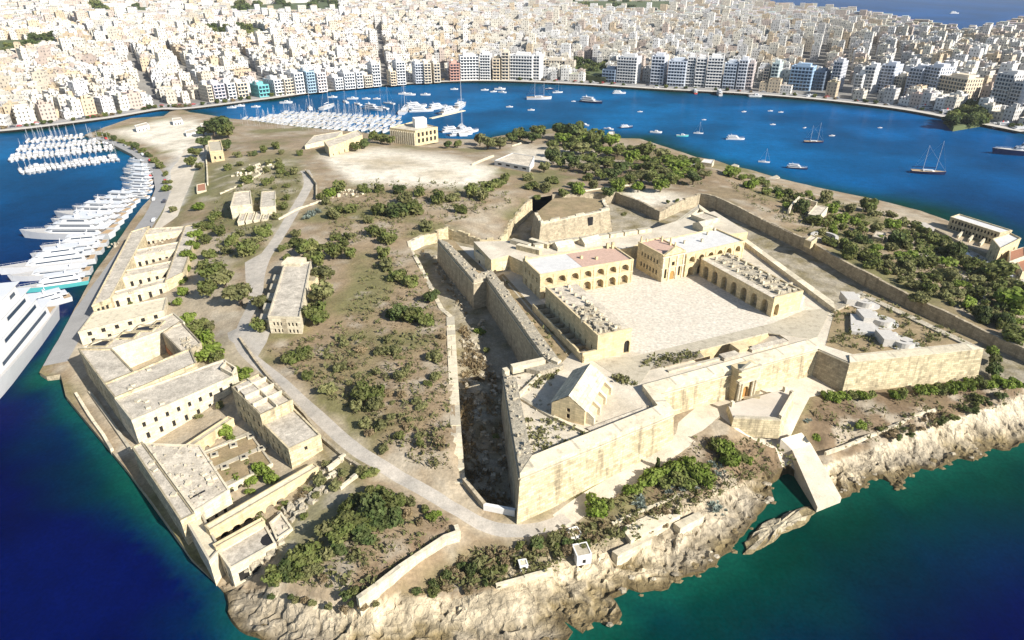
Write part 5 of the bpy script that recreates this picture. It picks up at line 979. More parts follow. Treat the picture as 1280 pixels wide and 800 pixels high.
for k, m, sd, fl in (('g', 'leaf', 1, .72), ('d', 'leafdark', 2, .75), ('b', 'leafbright', 3, .72), ('y', 'leafgrey', 4, .66), ('r', 'leafdry', 5, .55)):
    PRO[k] = [crown_mesh('crown', sd*10+i, None, flat=fl*(.9+.1*i), nl=13+4*i).obj('crown', [M[m], M['bark']], link=False).data for i in range(4)]
def agave_mesh(seed):
    r_ = random.Random(seed); mb = MB()
    for c in range(9):
        cx_, cy_ = r_.uniform(-.7, .7), r_.uniform(-.7, .7); s = r_.uniform(.3, .5)
        for k in range(22):
            a = 2*math.pi*k/22+r_.random()*.4; el = r_.uniform(.25, 1.3); L_ = s*r_.uniform(.8, 1.2); dx, dy, dz_ = math.cos(a)*math.cos(el), math.sin(a)*math.cos(el), math.sin(el); px_, py_ = -math.sin(a)*.045, math.cos(a)*.045
            b = (cx_, cy_, .02); t = (cx_+dx*L_, cy_+dy*L_, dz_*L_+.02); mid = (cx_+dx*L_*.45, cy_+dy*L_*.45, dz_*L_*.55+.04)
            mb.face([(b[0]-px_, b[1]-py_, b[2]), (mid[0]-px_*1.4, mid[1]-py_*1.4, mid[2]), t, (mid[0]+px_*1.4, mid[1]+py_*1.4, mid[2]), (b[0]+px_, b[1]+py_, b[2])])
    return mb
PRO['a'] = [agave_mesh(s).obj('agave', [M['agave']], link=False).data for s in (1, 2)]
TRUNK = MB(); TRUNK.tube((0, 0, -.15), (.05, .02, .55), .10, .07, 7); TRUNK.tube((.05, .02, .5), (.42, .1, 1.0), .06, .02, 5); TRUNK.tube((.05, .02, .5), (-.35, .2, 1.0), .06, .02, 5); TRUNK.tube((.05, .02, .5), (.0, -.35, 1.05), .05, .02, 5)
TRUNK = TRUNK.obj('trunk', [M['bark']], link=False).data
HUE = {'g': 'green', 'd': 'dark green', 'b': 'bright leafy green', 'y': 'grey-green', 'r': 'dry brown', 'a': 'blue-grey'}
SHR = []; placed = []; cnt = {'shrub': 0, 'tree': 0}; extra = []
def plant(px_, py_, rpx, kind, where, tree=False, hz=1.0, zfix=None):
    base = G(px_, py_+rpx*.42) if zfix is None else P(px_, py_+rpx*.42, zfix); dist = (Vector((base.x, base.y, base.z))-Vector((0, 0, CAMZ))).length; r = rpx*dist/FPX
    if segdist(np.array([[base.x, base.y]]), np.array(ROADL), False)[0] < (r*.3+2.0 if tree else r*.75+2.4): return None
    me = random.choice(PRO[kind]); rz = random.uniform(0, 6.3); sc = (r*random.uniform(.78, 1.35), r*random.uniform(.78, 1.2), r*hz*random.uniform(.75, 1.1))
    if tree:
        root = empty('tree', base, rz, '%s tree %s' % (HUE[kind], where), 'tree', 'trees '+where); t = bpy.data.objects.new('trunk', TRUNK); COL.objects.link(t); t.parent = root; t.scale = sc
        c = bpy.data.objects.new('crown', me); COL.objects.link(c); c.parent = root; c.scale = sc; c.location = (0, 0, r*.35); cnt['tree'] += 1; return root
    if kind != 'a' and rpx < 50: SHR.append((rpx, me, tuple(base), rz, sc, '%s shrub %s' % (HUE[kind], where), 'shrubs '+where)); return SHR[-1]
    o = bpy.data.objects.new('agave' if kind == 'a' else 'shrub', me); COL.objects.link(o); o.location = base; o.rotation_euler = (0, 0, rz); o.scale = sc; cnt['shrub'] += 1
    return tag(o, '%s %s %s' % (HUE[kind], 'agave clump' if kind == 'a' else 'shrub', where), 'agave' if kind == 'a' else 'shrub', ('agaves ' if kind == 'a' else 'shrubs ')+where)
def many(where, items, tree=False, hz=1.0, zfix=None):
    for it in items: plant(*it, where, tree, hz, zfix)
def scatter(where, poly, n, r0, r1, kinds, tree=False, hz=1.0, gap=.8, avoid=()):
    poly = np.array(poly, float); lo, hi = poly.min(0), poly.max(0); got = []; tries = 0
    while len(got) < n and tries < n*60:
        tries += 1; q = lo+RNG.random(2)*(hi-lo)
        if not inside(q[None], poly)[0]: continue
        if any(inside(q[None], np.array(a, float))[0] for a in avoid): continue
        r = random.uniform(r0, r1)
        if any((q[0]-g_[0])**2+((q[1]-g_[1])*1.6)**2 < ((r+g_[2])*gap)**2 for g_ in got): continue
        got.append((q[0], q[1], r))
    for x, y, r in sorted(got, key=lambda g_: g_[1]): plant(x, y, r, random.choice(kinds), where, tree, hz)
many('beside the hospital block', [(302,372,24,'y'),(282,352,19,'y'),(266,345,16,'g'),(262,366,13,'g'),(325,380,14,'y')], True)
many('behind the hospital block', [(405,345,15,'y'),(403,372,17,'y'),(398,330,13,'g'),(396,398,15,'g'),(418,318,14,'g'),(384,312,13,'g'),(438,320,10,'g'),(372,305,9,'g')], True)
many('on the lane side of the hospital block', [(326,408,11,'g'),(345,302,9,'d'),(355,296,10,'y'),(370,292,9,'y'),(362,306,9,'y')])
many('on the bank above the quarantine courtyard', [(236,398,13,'b'),(246,410,13,'g'),(258,425,14,'b'),(268,438,13,'b'),(256,444,12,'b'),(272,446,10,'g'),(252,402,10,'g'),(264,408,9,'y')])
many('climbing the inland side of the quay yards', [(228,365,9,'b'),(226,350,9,'b'),(231,336,9,'b'),(236,322,10,'b'),(242,308,9,'b'),(246,296,9,'b'),(252,284,9,'g'),(258,300,9,'g'),(262,318,10,'g'),(256,332,8,'g'),(250,258,9,'b'),(262,282,8,'g'),(224,378,7,'b')])
many('round the ruined pens', [(290,300,12,'g'),(310,312,13,'g'),(330,290,11,'g'),(300,290,9,'y'),(275,290,10,'g'),(322,300,8,'y'),(282,312,11,'y'),(270,270,8,'g'),(345,270,7,'y')])
many('between the lane and the tall quarantine house', [(296,462,8,'b'),(305,470,8,'b'),(310,464,6,'b'),(345,480,6,'g'),(352,490,6,'g'),(338,472,6,'b')])
many('in the skylit yard', [(328,588,12,'b'),(340,598,10,'b'),(316,600,8,'b'),(296,600,10,'b'),(288,608,8,'g'),(283,540,10,'b'),(290,548,7,'b'),(268,566,6,'g'),(300,486,9,'d'),(275,508,6,'y'),(250,520,5,'y')])
many('along the lane at the foot of the glacis', [(345,452,13,'g'),(362,448,12,'g'),(380,442,11,'g'),(335,448,10,'d'),(395,490,15,'g'),(378,480,13,'g'),(408,500,12,'g'),(412,486,11,'y'),(385,468,9,'g'),(352,462,9,'y')])
many('on the dry glacis', [(455,490,17,'g'),(470,505,15,'y'),(445,508,12,'y'),(474,490,12,'g'),(436,478,7,'y'),(492,438,10,'y'),(483,438,8,'y'),(516,395,15,'g'),(500,392,13,'d'),(532,400,14,'g'),(488,390,10,'d'),(540,372,11,'d'),(498,346,12,'g'),(514,352,12,'g'),(484,330,13,'y'),(480,318,11,'g'),(543,445,12,'y'),(498,470,9,'y'),(508,462,8,'y'),(522,500,8,'y'),(478,530,10,'y'),(490,520,9,'y'),(545,470,8,'y'),(462,540,8,'r'),(430,430,8,'y'),(440,455,6,'r'),(480,560,8,'y'),(500,545,8,'g'),(470,465,7,'y'),(455,530,9,'y'),(552,420,7,'r'),(420,460,7,'y')])
many('on the upper slope by the moat head', [(476,263,13,'g'),(497,262,14,'d'),(512,262,15,'g'),(470,290,12,'g'),(486,298,13,'g'),(440,262,9,'g'),(500,238,9,'d'),(525,240,10,'g'),(548,248,12,'g'),(455,236,10,'g'),(474,236,9,'g'),(420,270,9,'y'),(575,262,10,'g'),(566,248,9,'y'),(590,240,12,'g'),(610,232,13,'g'),(624,228,12,'g'),(604,245,11,'y'),(630,222,11,'g'),(408,240,8,'y'),(425,236,9,'g'),(520,258,10,'g'),(534,284,9,'y'),(460,275,9,'y'),(505,250,11,'y'),(440,295,8,'y')])
many('behind the ravelin', [(665,232,9,'g'),(680,236,10,'y'),(690,226,9,'g'),(705,240,10,'g'),(722,238,11,'b'),(716,232,8,'d'),(772,234,10,'b'),(760,240,9,'d'),(800,234,7,'d'),(740,232,8,'y'),(735,222,9,'g'),(784,225,10,'y'),(660,222,8,'y'),(671,246,6,'g'),(780,268,5,'y')])
many('in the moat', [(600,415,9,'b'),(526,305,6,'g'),(538,302,6,'g'),(608,438,5,'g'),(620,545,4,'g')], zfix=8)
many('on the rear terrace of the ravelin', [(835,252,4,'g'),(846,250,4,'g')], zfix=13)
many('in the grove above the retaining wall', [(468,640,21,'d'),(448,655,20,'g'),(480,655,18,'d'),(430,665,18,'g'),(455,670,17,'d'),(490,632,16,'g'),(415,660,15,'y'),(440,630,16,'g'),(470,618,14,'g'),(495,650,15,'d')], True)
many('below the grove on the terrace', [(395,690,14,'g'),(378,695,15,'g'),(360,710,14,'d'),(345,718,13,'g'),(340,726,10,'d'),(375,718,12,'g'),(392,712,11,'y'),(415,690,11,'y'),(424,686,12,'d'),(404,722,8,'r'),(432,745,9,'d'),(443,740,7,'g'),(540,645,8,'b'),(548,642,6,'b'),(462,590,10,'g'),(452,588,8,'y'),(532,635,7,'g'),(512,626,9,'y'),(525,650,8,'r'),(500,622,10,'y'),(510,640,8,'r'),(400,600,9,'y'),(420,605,9,'y'),(385,612,8,'y'),(430,590,7,'y'),(408,580,6,'y')])
many('below the bastion path', [(745,632,15,'b'),(758,628,13,'g'),(790,612,13,'b'),(812,600,14,'b'),(822,592,14,'b'),(842,585,17,'b'),(858,580,16,'b'),(872,590,14,'b'),(880,600,13,'b'),(852,600,14,'g'),(835,600,12,'g'),(895,556,11,'g'),(905,562,13,'b'),(910,575,14,'b'),(920,570,11,'g'),(934,574,9,'b'),(902,548,8,'r'),(700,655,8,'r'),(690,652,6,'r')])
many('among the coastal shrubs', [(795,622,13,'a'),(800,628,10,'a'),(832,608,12,'a'),(850,600,13,'a'),(866,602,10,'a'),(895,578,11,'a'),(900,588,8,'a'),(897,628,13,'a'),(900,636,9,'a'),(752,640,8,'a'),(1008,523,6,'a'),(395,262,14,'a'),(388,268,10,'a')])
o = bpy.data.objects.new('cypress', PRO['d'][0]); COL.objects.link(o); o.location = G(822, 585); o.scale = (.8, .8, 3.4); tag(o, 'thin dark cypress among the shrubs below the bastion', 'tree')
many('at the foot of the gun-battery bastion', [(1032,495,8,'b'),(1042,496,9,'b'),(1054,495,9,'b'),(1066,494,8,'g'),(1078,495,9,'b'),(1088,494,8,'g'),(1116,494,8,'b'),(1126,492,8,'g'),(1150,489,8,'b'),(1162,488,8,'b'),(1174,487,8,'g'),(1186,485,9,'b'),(1198,484,9,'b'),(1210,482,9,'b'),(1222,480,9,'g'),(1236,482,9,'b'),(1246,476,8,'b'),(1241,466,9,'d'),(1256,482,9,'b'),(1268,480,8,'b'),(1244,448,9,'g'),(1238,440,8,'b'),(1250,495,7,'d'),(1220,498,7,'g'),(1074,532,8,'b'),(1020,548,7,'b'),(1100,536,4,'g'),(1130,520,3,'d')])
scatter('in the wood above the seaside lane', [(905,213),(940,222),(1000,240),(1080,258),(1140,275),(1185,300),(1230,325),(1280,350),(1285,425),(1230,400),(1150,365),(1090,335),(1040,305),(1005,284),(1003,274),(950,240)], 120, 5, 12, 'gggybbyygd', gap=.8, avoid=([(1000,252),(1036,252),(1036,275),(985,272)], [(1155,272),(1185,290),(1290,345),(1290,362),(1200,320),(1150,285)]))
many('at the back edge of the wood above the seaside lane', [(1000,262,10,'d'),(1170,300,13,'g'),(1245,345,14,'g'),(1190,318,13,'d'),(1120,300,12,'d'),(1060,318,11,'g'),(1085,322,12,'g'),(1180,345,14,'y'),(1270,420,13,'g'),(1265,380,18,'b'),(1250,400,15,'d'),(1225,395,13,'d'),(1150,372,12,'y'),(1130,330,11,'g')])
scatter('on the harbour side of the island', [(690,168),(750,178),(880,205),(880,225),(800,240),(770,228),(690,200)], 46, 9, 14, 'ggdgyb', True, .78, gap=.6)
many('by the harbour shore', [(720,172,14,'d'),(735,174,14,'g'),(705,170,12,'d'),(745,180,12,'g'),(672,168,11,'g'),(665,175,10,'d'),(650,172,10,'g'),(640,176,10,'d'),(625,182,11,'y'),(610,182,12,'y'),(600,178,10,'y'),(476,176,8,'g'),(466,172,9,'g'),(488,178,8,'g'),(560,182,8,'d'),(572,182,7,'g'),(455,182,8,'d'),(445,186,7,'g'),(690,200,10,'d'),(700,205,10,'g'),(680,212,9,'y')], True)
many('beside the causeway', [(268,165,12,'d'),(278,162,13,'d'),(285,168,11,'g'),(255,166,9,'d'),(283,185,8,'d'),(256,182,8,'d'),(246,192,8,'g'),(240,206,7,'g'),(250,210,7,'y')], True)
many('edging the curved quay road', [(125,168,4,'g'),(134,171,4,'g'),(143,174,4,'d'),(152,177,4,'g'),(161,180,4,'g'),(170,184,5,'d'),(178,188,5,'g'),(186,194,5,'d'),(194,201,5,'g'),(201,208,5,'g'),(207,217,5,'g'),(210,227,5,'g'),(211,236,5,'d'),(208,236,6,'b'),(217,262,6,'y')])
scatter('on the dry slope above the yards', [(270,240),(350,205),(375,225),(350,270),(300,240)], 12, 4, 8, 'yg')
scatter('on the dry slope above the yards', [(262,205),(300,190),(380,185),(390,215),(350,235),(300,235)], 16, 3, 7, 'ygg')
scatter('along the upper lane', [(340,280),(400,235),(440,250),(440,300),(400,330),(350,330)], 16, 5, 9, 'yggb')
scatter('on the dry glacis', [(400,440),(470,400),(555,420),(560,560),(520,560),(440,500)], 26, 4, 8, 'yygr')
scatter('growing in the quarantine yards', [(250,580),(340,560),(350,600),(270,640)], 12, 4, 8, 'bbgy')
scatter('growing in the quarantine yards', [(300,650),(400,590),(430,600),(350,680),(300,710)], 18, 3, 7, 'ygbr')
scatter('on the quay yard walls', [(120,400),(215,380),(240,300),(225,300),(170,340)], 12, 3, 5, 'ybg')
many('in the marina gardens', [(330,188,6,'g'),(345,184,6,'g'),(318,192,5,'d'),(352,190,5,'y'),(300,205,5,'y')])
scatter('on the coastal bank', [(520,740),(580,695),(680,672),(760,650),(740,682),(640,705),(600,735)], 48, 5, 10, 'rrygrdr', gap=.7)
scatter('on the coastal bank', [(760,660),(860,615),(900,615),(860,640),(780,680)], 12, 4, 7, 'rydr')
scatter('along the shore below the gun-battery bastion', [(1100,545),(1180,512),(1240,495),(1240,507),(1150,540),(1110,552)], 22, 3, 6, 'drgd')
scatter('on the coastal bank', [(330,742),(420,752),(500,750),(440,765),(350,752)], 10, 4, 7, 'dry')
SHR.sort(key=lambda x: -x[0]); jv, jf, jm, off = [], [], [], 0
for i, (rp_, me, loc, rz, sc, lab, grp) in enumerate(SHR):
    if i < 290:
        o = bpy.data.objects.new('shrub', me); COL.objects.link(o); o.location = loc; o.rotation_euler = (0, 0, rz); o.scale = sc; tag(o, lab, 'shrub', grp)
    else:
        n_ = len(me.vertices); v = np.empty(n_*3, np.float32); me.vertices.foreach_get('co', v); v = v.reshape(-1, 3)*np.array(sc); c_, s_ = math.cos(rz), math.sin(rz); v = np.c_[v[:, 0]*c_-v[:, 1]*s_, v[:, 0]*s_+v[:, 1]*c_, v[:, 2]]+np.array(loc)
        f = [tuple(x+off for x in p_.vertices) for p_ in me.polygons if p_.material_index == 0]; jv.append(v); jf += f; jm += [['leaf_green', 'leaf_dark', 'leaf_bright', 'leaf_greygreen', 'leaf_dry'].index(me.materials[0].name)]*len(f); off += n_
me = bpy.data.meshes.new('small_shrubs'); me.from_pydata(np.concatenate(jv).tolist(), [], jf)
for k_ in ('leaf', 'leafdark', 'leafbright', 'leafgrey', 'leafdry'): me.materials.append(M[k_])
me.polygons.foreach_set('material_index', jm); o = bpy.data.objects.new('small_shrubs', me); COL.objects.link(o); tag(o, kind='stuff')
# low dry scrub and grass tussocks: nobody could count them
def tufts(name, n, polys, s0, s1, m, seed):
    r_ = np.random.default_rng(seed); V, Fc = [], []; tot = 0
    for poly, cnt_ in polys:
        poly = np.array(poly, float); lo, hi = poly.min(0), poly.max(0); q = lo+r_.random((cnt_*3, 2))*(hi-lo); q = q[inside(q, poly)][:cnt_]
        gp_ = Gs(q); bad = np.zeros(len(q), bool)
        for R_ in REG[:6]: bad |= inside(gp_, np.array([p[:2] for p in R_[1]]))
        for b in [Vector(g_) for g_ in gp_[~bad]]:
            s = r_.uniform(s0, s1)
            for k in range(9):
                d = r_.normal(size=3)*[.5, .5, .3]; a = r_.normal(size=3); a /= np.linalg.norm(a); c = np.array([b.x, b.y, b.z+s*.3])+d*s; w_ = np.cross(a, [0, 0, 1.0])*.5+r_.normal(size=3)*.2; i = len(V); h_ = np.array([0, 0, .35])+r_.normal(size=3)*.3
                V += [(c-w_*s*.5).tolist(), (c+w_*s*.5).tolist(), (c+w_*s*.3+h_*s).tolist(), (c-w_*s*.35+h_*s*.8).tolist()]; Fc.append((i, i+1, i+2, i+3))
    me = bpy.data.meshes.new(name); me.from_pydata(V, [], Fc); me.materials.append(m); o = bpy.data.objects.new(name, me); COL.objects.link(o); return tag(o, kind='stuff')
GL = [(330,440),(420,410),(470,310),(520,320),(560,400),(565,590),(520,580),(430,510)]
UP = [(400,245),(470,225),(620,230),(650,250),(520,295),(470,300),(420,310)]
WOOD = [(900,215),(1000,240),(1100,262),(1280,350),(1280,425),(1090,335),(990,285),(930,250)]
FRT = [(520,745),(580,695),(690,670),(860,615),(960,590),(870,632),(740,690),(620,735)]
RGT = [(1010,505),(1280,485),(1280,498),(1120,545),(1050,565)]
MID = [(860,545),(960,552),(1000,580),(900,612),(720,660),(760,620)]
TER = [(340,725),(430,640),(560,650),(565,665),(450,745)]
tufts('dry_grass', 0, [(GL, 900), (UP, 500), (WOOD, 600), (FRT, 700), (RGT, 160), (MID, 260), (TER, 160), ([(270,250),(350,205),(380,220),(330,310),(270,330)], 500)], .25, .6, M['leafdry'], 3)
tufts('low_scrub', 0, [(GL, 600), (UP, 450), (WOOD, 1300), (FRT, 450), (RGT, 90), (MID, 120), (TER, 150), ([(270,250),(350,205),(380,220),(330,310),(270,330)], 200), ([(690,170),(880,205),(880,235),(700,215)], 600)], .6, 1.5, M['leafgrey'], 5)
# weeds rooted on the walls and in the moat
def weeds(name, z, polys, m, s0, s1, seed):
    r_ = np.random.default_rng(seed); V, Fc = [], []
    for poly, n_ in polys:
        poly = np.array(poly, float); lo, hi = poly.min(0), poly.max(0); q = lo+r_.random((n_*4, 2))*(hi-lo); q = q[inside(q, poly)][:n_]
        for x, y in q:
            b = P(x, y, z); s = r_.uniform(s0, s1); zz = moat_z(b.x, b.y)+.1 if z < 10 else z+.05
            for k in range(10):
                c = np.array([b.x, b.y, zz+s*.3])+r_.normal(size=3)*[.5, .5, .25]*s; w_ = r_.normal(size=3); w_ /= np.linalg.norm(w_); h_ = np.array([0, 0, .4])+r_.normal(size=3)*.3; i = len(V)
                V += [(c-w_*s*.4).tolist(), (c+w_*s*.4).tolist(), (c+w_*s*.25+h_*s).tolist(), (c-w_*s*.3+h_*s*.8).tolist()]; Fc.append((i, i+1, i+2, i+3))
    me = bpy.data.meshes.new(name); me.from_pydata(V, [], Fc); me.materials.append(m); o = bpy.data.objects.new(name, me); COL.objects.link(o); return tag(o, kind='stuff')
weeds('rampart_weeds', ZP, [([(655,480),(700,462),(690,475),(660,490)], 26), ([(655,520),(690,525),(735,545),(680,570),(660,560)], 46), ([(700,560),(740,548),(740,556),(705,568)], 30), ([(770,470),(800,476),(795,484),(770,478)], 20), ([(793,452),(870,438),(876,446),(808,463)], 40), ([(1040,390),(1080,366),(1220,428),(1070,442),(1036,430)], 160), ([(622,352),(640,350),(715,438),(695,455)], 14)], M['leafgrey'], .5, 1.1, 8)
weeds('moat_weeds', 8, [([(575,400),(590,430),(625,470),(580,470)], 150), ([(574,480),(590,480),(598,590),(580,590)], 140), ([(595,480),(630,480),(640,620),(600,620)], 90), ([(525,315),(545,330),(590,400),(575,390)], 40), ([(590,600),(610,600),(640,630),(600,630)], 40)], M['leafdry'], .5, 1.1, 9)
# ================================================================ BOATS
def hull(mb, L, B, D, m=0, deckm=1, sheer=.25, n=12, full=.55, z0=-.5):
    """bow at +x; deck on top"""
    def half(f):   # beam along the length, f 0 stern .. 1 bow
        return B/2*(.86+.14*min(1, f*4))*(1 if f < full else max(0.02, 1-((f-full)/(1-full))**2.0))
    st = [i/n for i in range(n+1)]; top, bot = [], []
    for f in st: x = -L/2+L*f; top.append((x, half(f), D+sheer*D*f*f)); bot.append((x*(.94 if f > .8 else .985), half(f)*.72, z0))
    for s in (1, -1):
        for i in range(n):
            a, b, c, d = bot[i], bot[i+1], top[i+1], top[i]; q = [(p[0], p[1]*s, p[2]) for p in (a, b, c, d)]; mb.face(q if s < 0 else q[::-1], m)
    mb.face([(*[top[0][0], -top[0][1]], top[0][2]), (top[0][0], top[0][1], top[0][2]), (bot[0][0], bot[0][1], bot[0][2]), (bot[0][0], -bot[0][1], bot[0][2])], m)
    mb.face([(p[0], -p[1], p[2]-.02) for p in top]+[(p[0], p[1], p[2]-.02) for p in top[::-1]], deckm)
def deckhouse(mb, x0, x1, w, z0, h, rake=.25, m=0, aft=0.0):
    """superstructure with raked front; x1 towards the bow"""
    b = [(x0, -w/2), (x1-(x1-x0)*.12, -w/2), (x1, -w*.3), (x1, w*.3), (x1-(x1-x0)*.12, w/2), (x0, w/2)]; dx = h*(rake*4)
    t = [(x0+aft, -w*.46), (x1-(x1-x0)*.12-dx, -w*.46), (x1-dx, -w*.28), (x1-dx, w*.28), (x1-(x1-x0)*.12-dx, w*.46), (x0+aft, w*.46)]; mb.prism(t, z0, z0+h, m, bot=b)
def band(mb, x0, x1, w, z0, h, m):
    for s in (-1, 1): mb.face([(x0, s*w/2, z0), (x1, s*w/2, z0), (x1-.3, s*(w/2-.05), z0+h), (x0, s*(w/2-.05), z0+h)][::s], m)
def motor_yacht(L, hullm='hull', name='motor_yacht', decks=2, deckc='deckgrey'):
    root = bpy.data.objects.new(name, None); B = min(L*.21, 4+L*.09); D = L*.07; out = []
    mb = MB(); hull(mb, L, B, D, 0, 1, .35); out.append((mb, 'hull', [M[hullm], M[deckc]]))
    z = D; x0, x1, w = -L*.40, L*.22, B*.80; band_ = MB(); sup = MB()
    for k in range(decks):
        h = L*.055 if L > 30 else L*.075; deckhouse(sup, x0, x1, w, z-.05, h, .22); band(band_, x0+L*.03, x1-L*.12, w*1.0, z+h*.42, h*.28, 0)
        band_.face([(x1-h*.35, -w*.27, z+h*.38), (x1-h*.35, w*.27, z+h*.38), (x1-h*.72, w*.265, z+h*.82), (x1-h*.72, -w*.265, z+h*.82)], 0)
        sup.box((x0-L*.02+(x1-x0)*.42, 0, z+h-.06), (x1-x0)*1.0, w*1.06, .18); z += h; x0 += L*.05; x1 -= L*.09; w *= .86
    out.append((sup, 'superstructure', M['hull'])); out.append((band_, 'window_band', M['glass']))
    ma = MB(); ma.box((x0+L*.08, 0, z-.1), L*.02, B*.3, L*.05); ma.tube((x0+L*.08, 0, z), (x0+L*.05, 0, z+L*.11), L*.006, L*.003, 5); ma.box((x0+L*.06, 0, z+L*.055), L*.012, B*.36, L*.008); out.append((ma, 'radar_mast', M['hull']))
    rl = MB()
    for s in (-1, 1): rl.tube((L*.15, s*B*.44, D*1.1+.9), (L*.46, s*B*.12, D*1.3+.9), .05, .05, 4); rl.tube((-L*.45, s*B*.42, D+.9), (-L*.30, s*B*.45, D+.9), .05, .05, 4)
    for s in (-1, 1):
        for k in range(5): rl.tube((L*(.15+.07*k), s*B*(.44-.07*k), D), (L*(.15+.07*k), s*B*(.44-.07*k), D*(1.1+.04*k)+.9), .04, .04, 4, cap=False)
    out.append((rl, 'rail', M['metal']))
    tk = MB(); tk.face([(-L*.49, -B*.36, D+.04), (-L*.41, -B*.36, D+.04), (-L*.41, B*.36, D+.04), (-L*.49, B*.36, D+.04)]); out.append((tk, 'aft_deck', M['deck'])); return root, out
def sail_boat(L, hullm='hull', masts=1, name='sailing_boat', ratio=1.25):
    root = bpy.data.objects.new(name, None); B = L*.28; D = L*.085; out = []; mb = MB(); hull(mb, L, B, D, 0, 1, .3, full=.4); out.append((mb, 'hull', [M[hullm], M['deckgrey' if masts == 1 else 'deck']]))
    c = MB(); deckhouse(c, -L*.18, L*.18, B*.55, D-.05, L*.045, .3); out.append((c, 'cabin', M['hull'])); w = MB(); band(w, -L*.14, L*.08, B*.555, D+L*.01, L*.02, 0); out.append((w, 'window_band', M['glass']))
    for k in range(masts):
        x = L*.08 if masts == 1 else (L*.18-L*.36*k); hh = L*ratio*(1 if k == 0 else .85); r = max(.08, L*.006); m_ = MB(); m_.tube((x, 0, D-.1), (x, 0, hh), r, r*.7, 6); out.append((m_, 'mast', M['metal'])); b_ = MB(); b_.tube((x, 0, D+L*.12), (x-L*.34, 0, D+L*.11), L*.012, L*.010, 6); out.append((b_, 'boom', M['navy' if int(L) % 2 else 'hull']))
        s_ = MB(); s_.tube((x, -B*.28, hh*.62), (x, B*.28, hh*.62), r*.5, r*.5, 4); s_.tube((L*.47, 0, D*1.3), (x, 0, hh*.97), .035, .035, 3, cap=False); s_.tube((-L*.48, 0, D), (x, 0, hh*.99), .035, .035, 3, cap=False); out.append((s_, 'rigging', M['metal']))
    return root, out
def small_boat(L, hullm='hull'):
    root = bpy.data.objects.new('motor_boat', None); B = L*.33; D = L*.11; out = []; mb = MB(); hull(mb, L, B, D, 0, 1, .3); out.append((mb, 'hull', [M[hullm], M['deck' if L < 9 else 'deckgrey']]))
    c = MB(); deckhouse(c, -L*.12, L*.20, B*.7, D-.05, L*.10, .2); out.append((c, 'cabin', M['hull'])); w = MB(); band(w, -L*.08, L*.08, B*.705, D+L*.03, L*.045, 0); out.append((w, 'window_band', M['glass'])); return root, out
def ferry(L, hullm):
    root = bpy.data.objects.new('ferry', None); B = L*.26; D = L*.09; out = []; mb = MB(); hull(mb, L, B, D, 0, 1, .25); out.append((mb, 'hull', [M[hullm], M['hull']])); s = MB(); g = MB(); z = D
    for k in range(2): h = L*.085; deckhouse(s, -L*.42, L*.24-L*.1*k, B*.86, z-.05, h, .12); band(g, -L*.38, L*.16-L*.1*k, B*.87, z+h*.35, h*.45, 0); z += h
    out += [(s, 'superstructure', M['hull']), (g, 'window_band', M['glass'])]; c = MB(); deckhouse(c, L*.0, L*.12, B*.4, z-.05, L*.06, .2); c.box((-L*.15, 0, z-.05), L*.3, B*.8, .2); out.append((c, 'bridge', M['hull'])); f = MB(); f.box((-L*.2, 0, z), L*.05, B*.2, L*.07); out.append((f, 'funnel', M['redhull'])); return root, out
BOATP = {}
def boat(key, maker, loc, heading, label, cat, group=None, scale=1.0):
    if key not in BOATP:
        root, parts = maker(); BOATP[key] = (root.name.split('.')[0], [(p.obj(n, m, link=False).data, n) for p, n, m in parts]); bpy.data.objects.remove(root)
    nm, parts = BOATP[key]; r = empty(nm, loc, heading, label, cat, group)
    r.scale = (scale,)*3
    last = {}
    for me, n in parts:
        o = bpy.data.objects.new(n, me); COL.objects.link(o); up = {'window_band': 'superstructure', 'boom': 'mast', 'rigging': 'mast', 'aft_deck': 'hull', 'rail': 'hull', 'windows': 'roof', 'bridge': 'superstructure', 'radar_mast': 'superstructure'}.get(n); o.parent = last.get(up) or (last.get('cabin') if n == 'window_band' else None) or r; last[n] = o
        if n in ('rail', 'rigging', 'windows', 'window_band'): o['kind'] = 'stuff'
    return r
def along(a, b, z=0.0):
    A, B = P(*a, z), P(*b, z); d = B-A; return (A+B)/2, math.atan2(d.y, d.x), math.hypot(d.x, d.y)
# yachts moored stern-to along the quay (stern pixel, bow pixel)
a = P(84, 392, 0); b = P(-30, 545, 0); d = (b-a).normalized(); c = a+d*40+Vector((d.y, -d.x, 0))*4.6+Vector((1, -5, 0)); boat('mega', lambda: motor_yacht(82, decks=4), (c.x, c.y, 0), math.atan2(d.y, d.x), 'huge white motor yacht lying alongside the quay corner', 'yacht')
BIG = [((90,374),(-22,404),'hull',2,'white motor yacht moored next to the huge yacht'), ((113,353),(20,367),'turq',2,'turquoise-hulled yacht with white upper deck moored to the quay'), ((116,341),(12,352),'hull',1,'slim white yacht moored beside the turquoise one'), ((122,327),(-2,344),'hull',3,'tall white three-deck yacht with long bow beyond the slim one'), ((130,316),(40,324),'hull',2,None), ((136,306),(52,314),'hull',2,None), ((142,297),(28,297),'hull',3,'white three-deck yacht with a bow reaching far from the quay'), ((148,288),(58,290),'hull',3,None), ((153,281),(66,281),'hull',2,None), ((158,274),(70,272),'hull',3,None), ((163,267),(92,264),'hull',2,None), ((168,260),(112,258),'hull',2,None), ((173,254),(118,251),'hull',2,None),
       ((186,248),(150,246),'hull',2,None), ((189,241),(152,240),'hull',2,None), ((191,235),(153,233),'hull',2,None), ((192,229),(151,226),'hull',2,None), ((191,222),(155,219),'hull',2,None), ((189,215),(154,214),'hull',2,None), ((186,209),(158,209),'hull',1,None), ((182,204),(160,203),'hull',1,None), ((177,199),(162,199),'hull',1,None)]
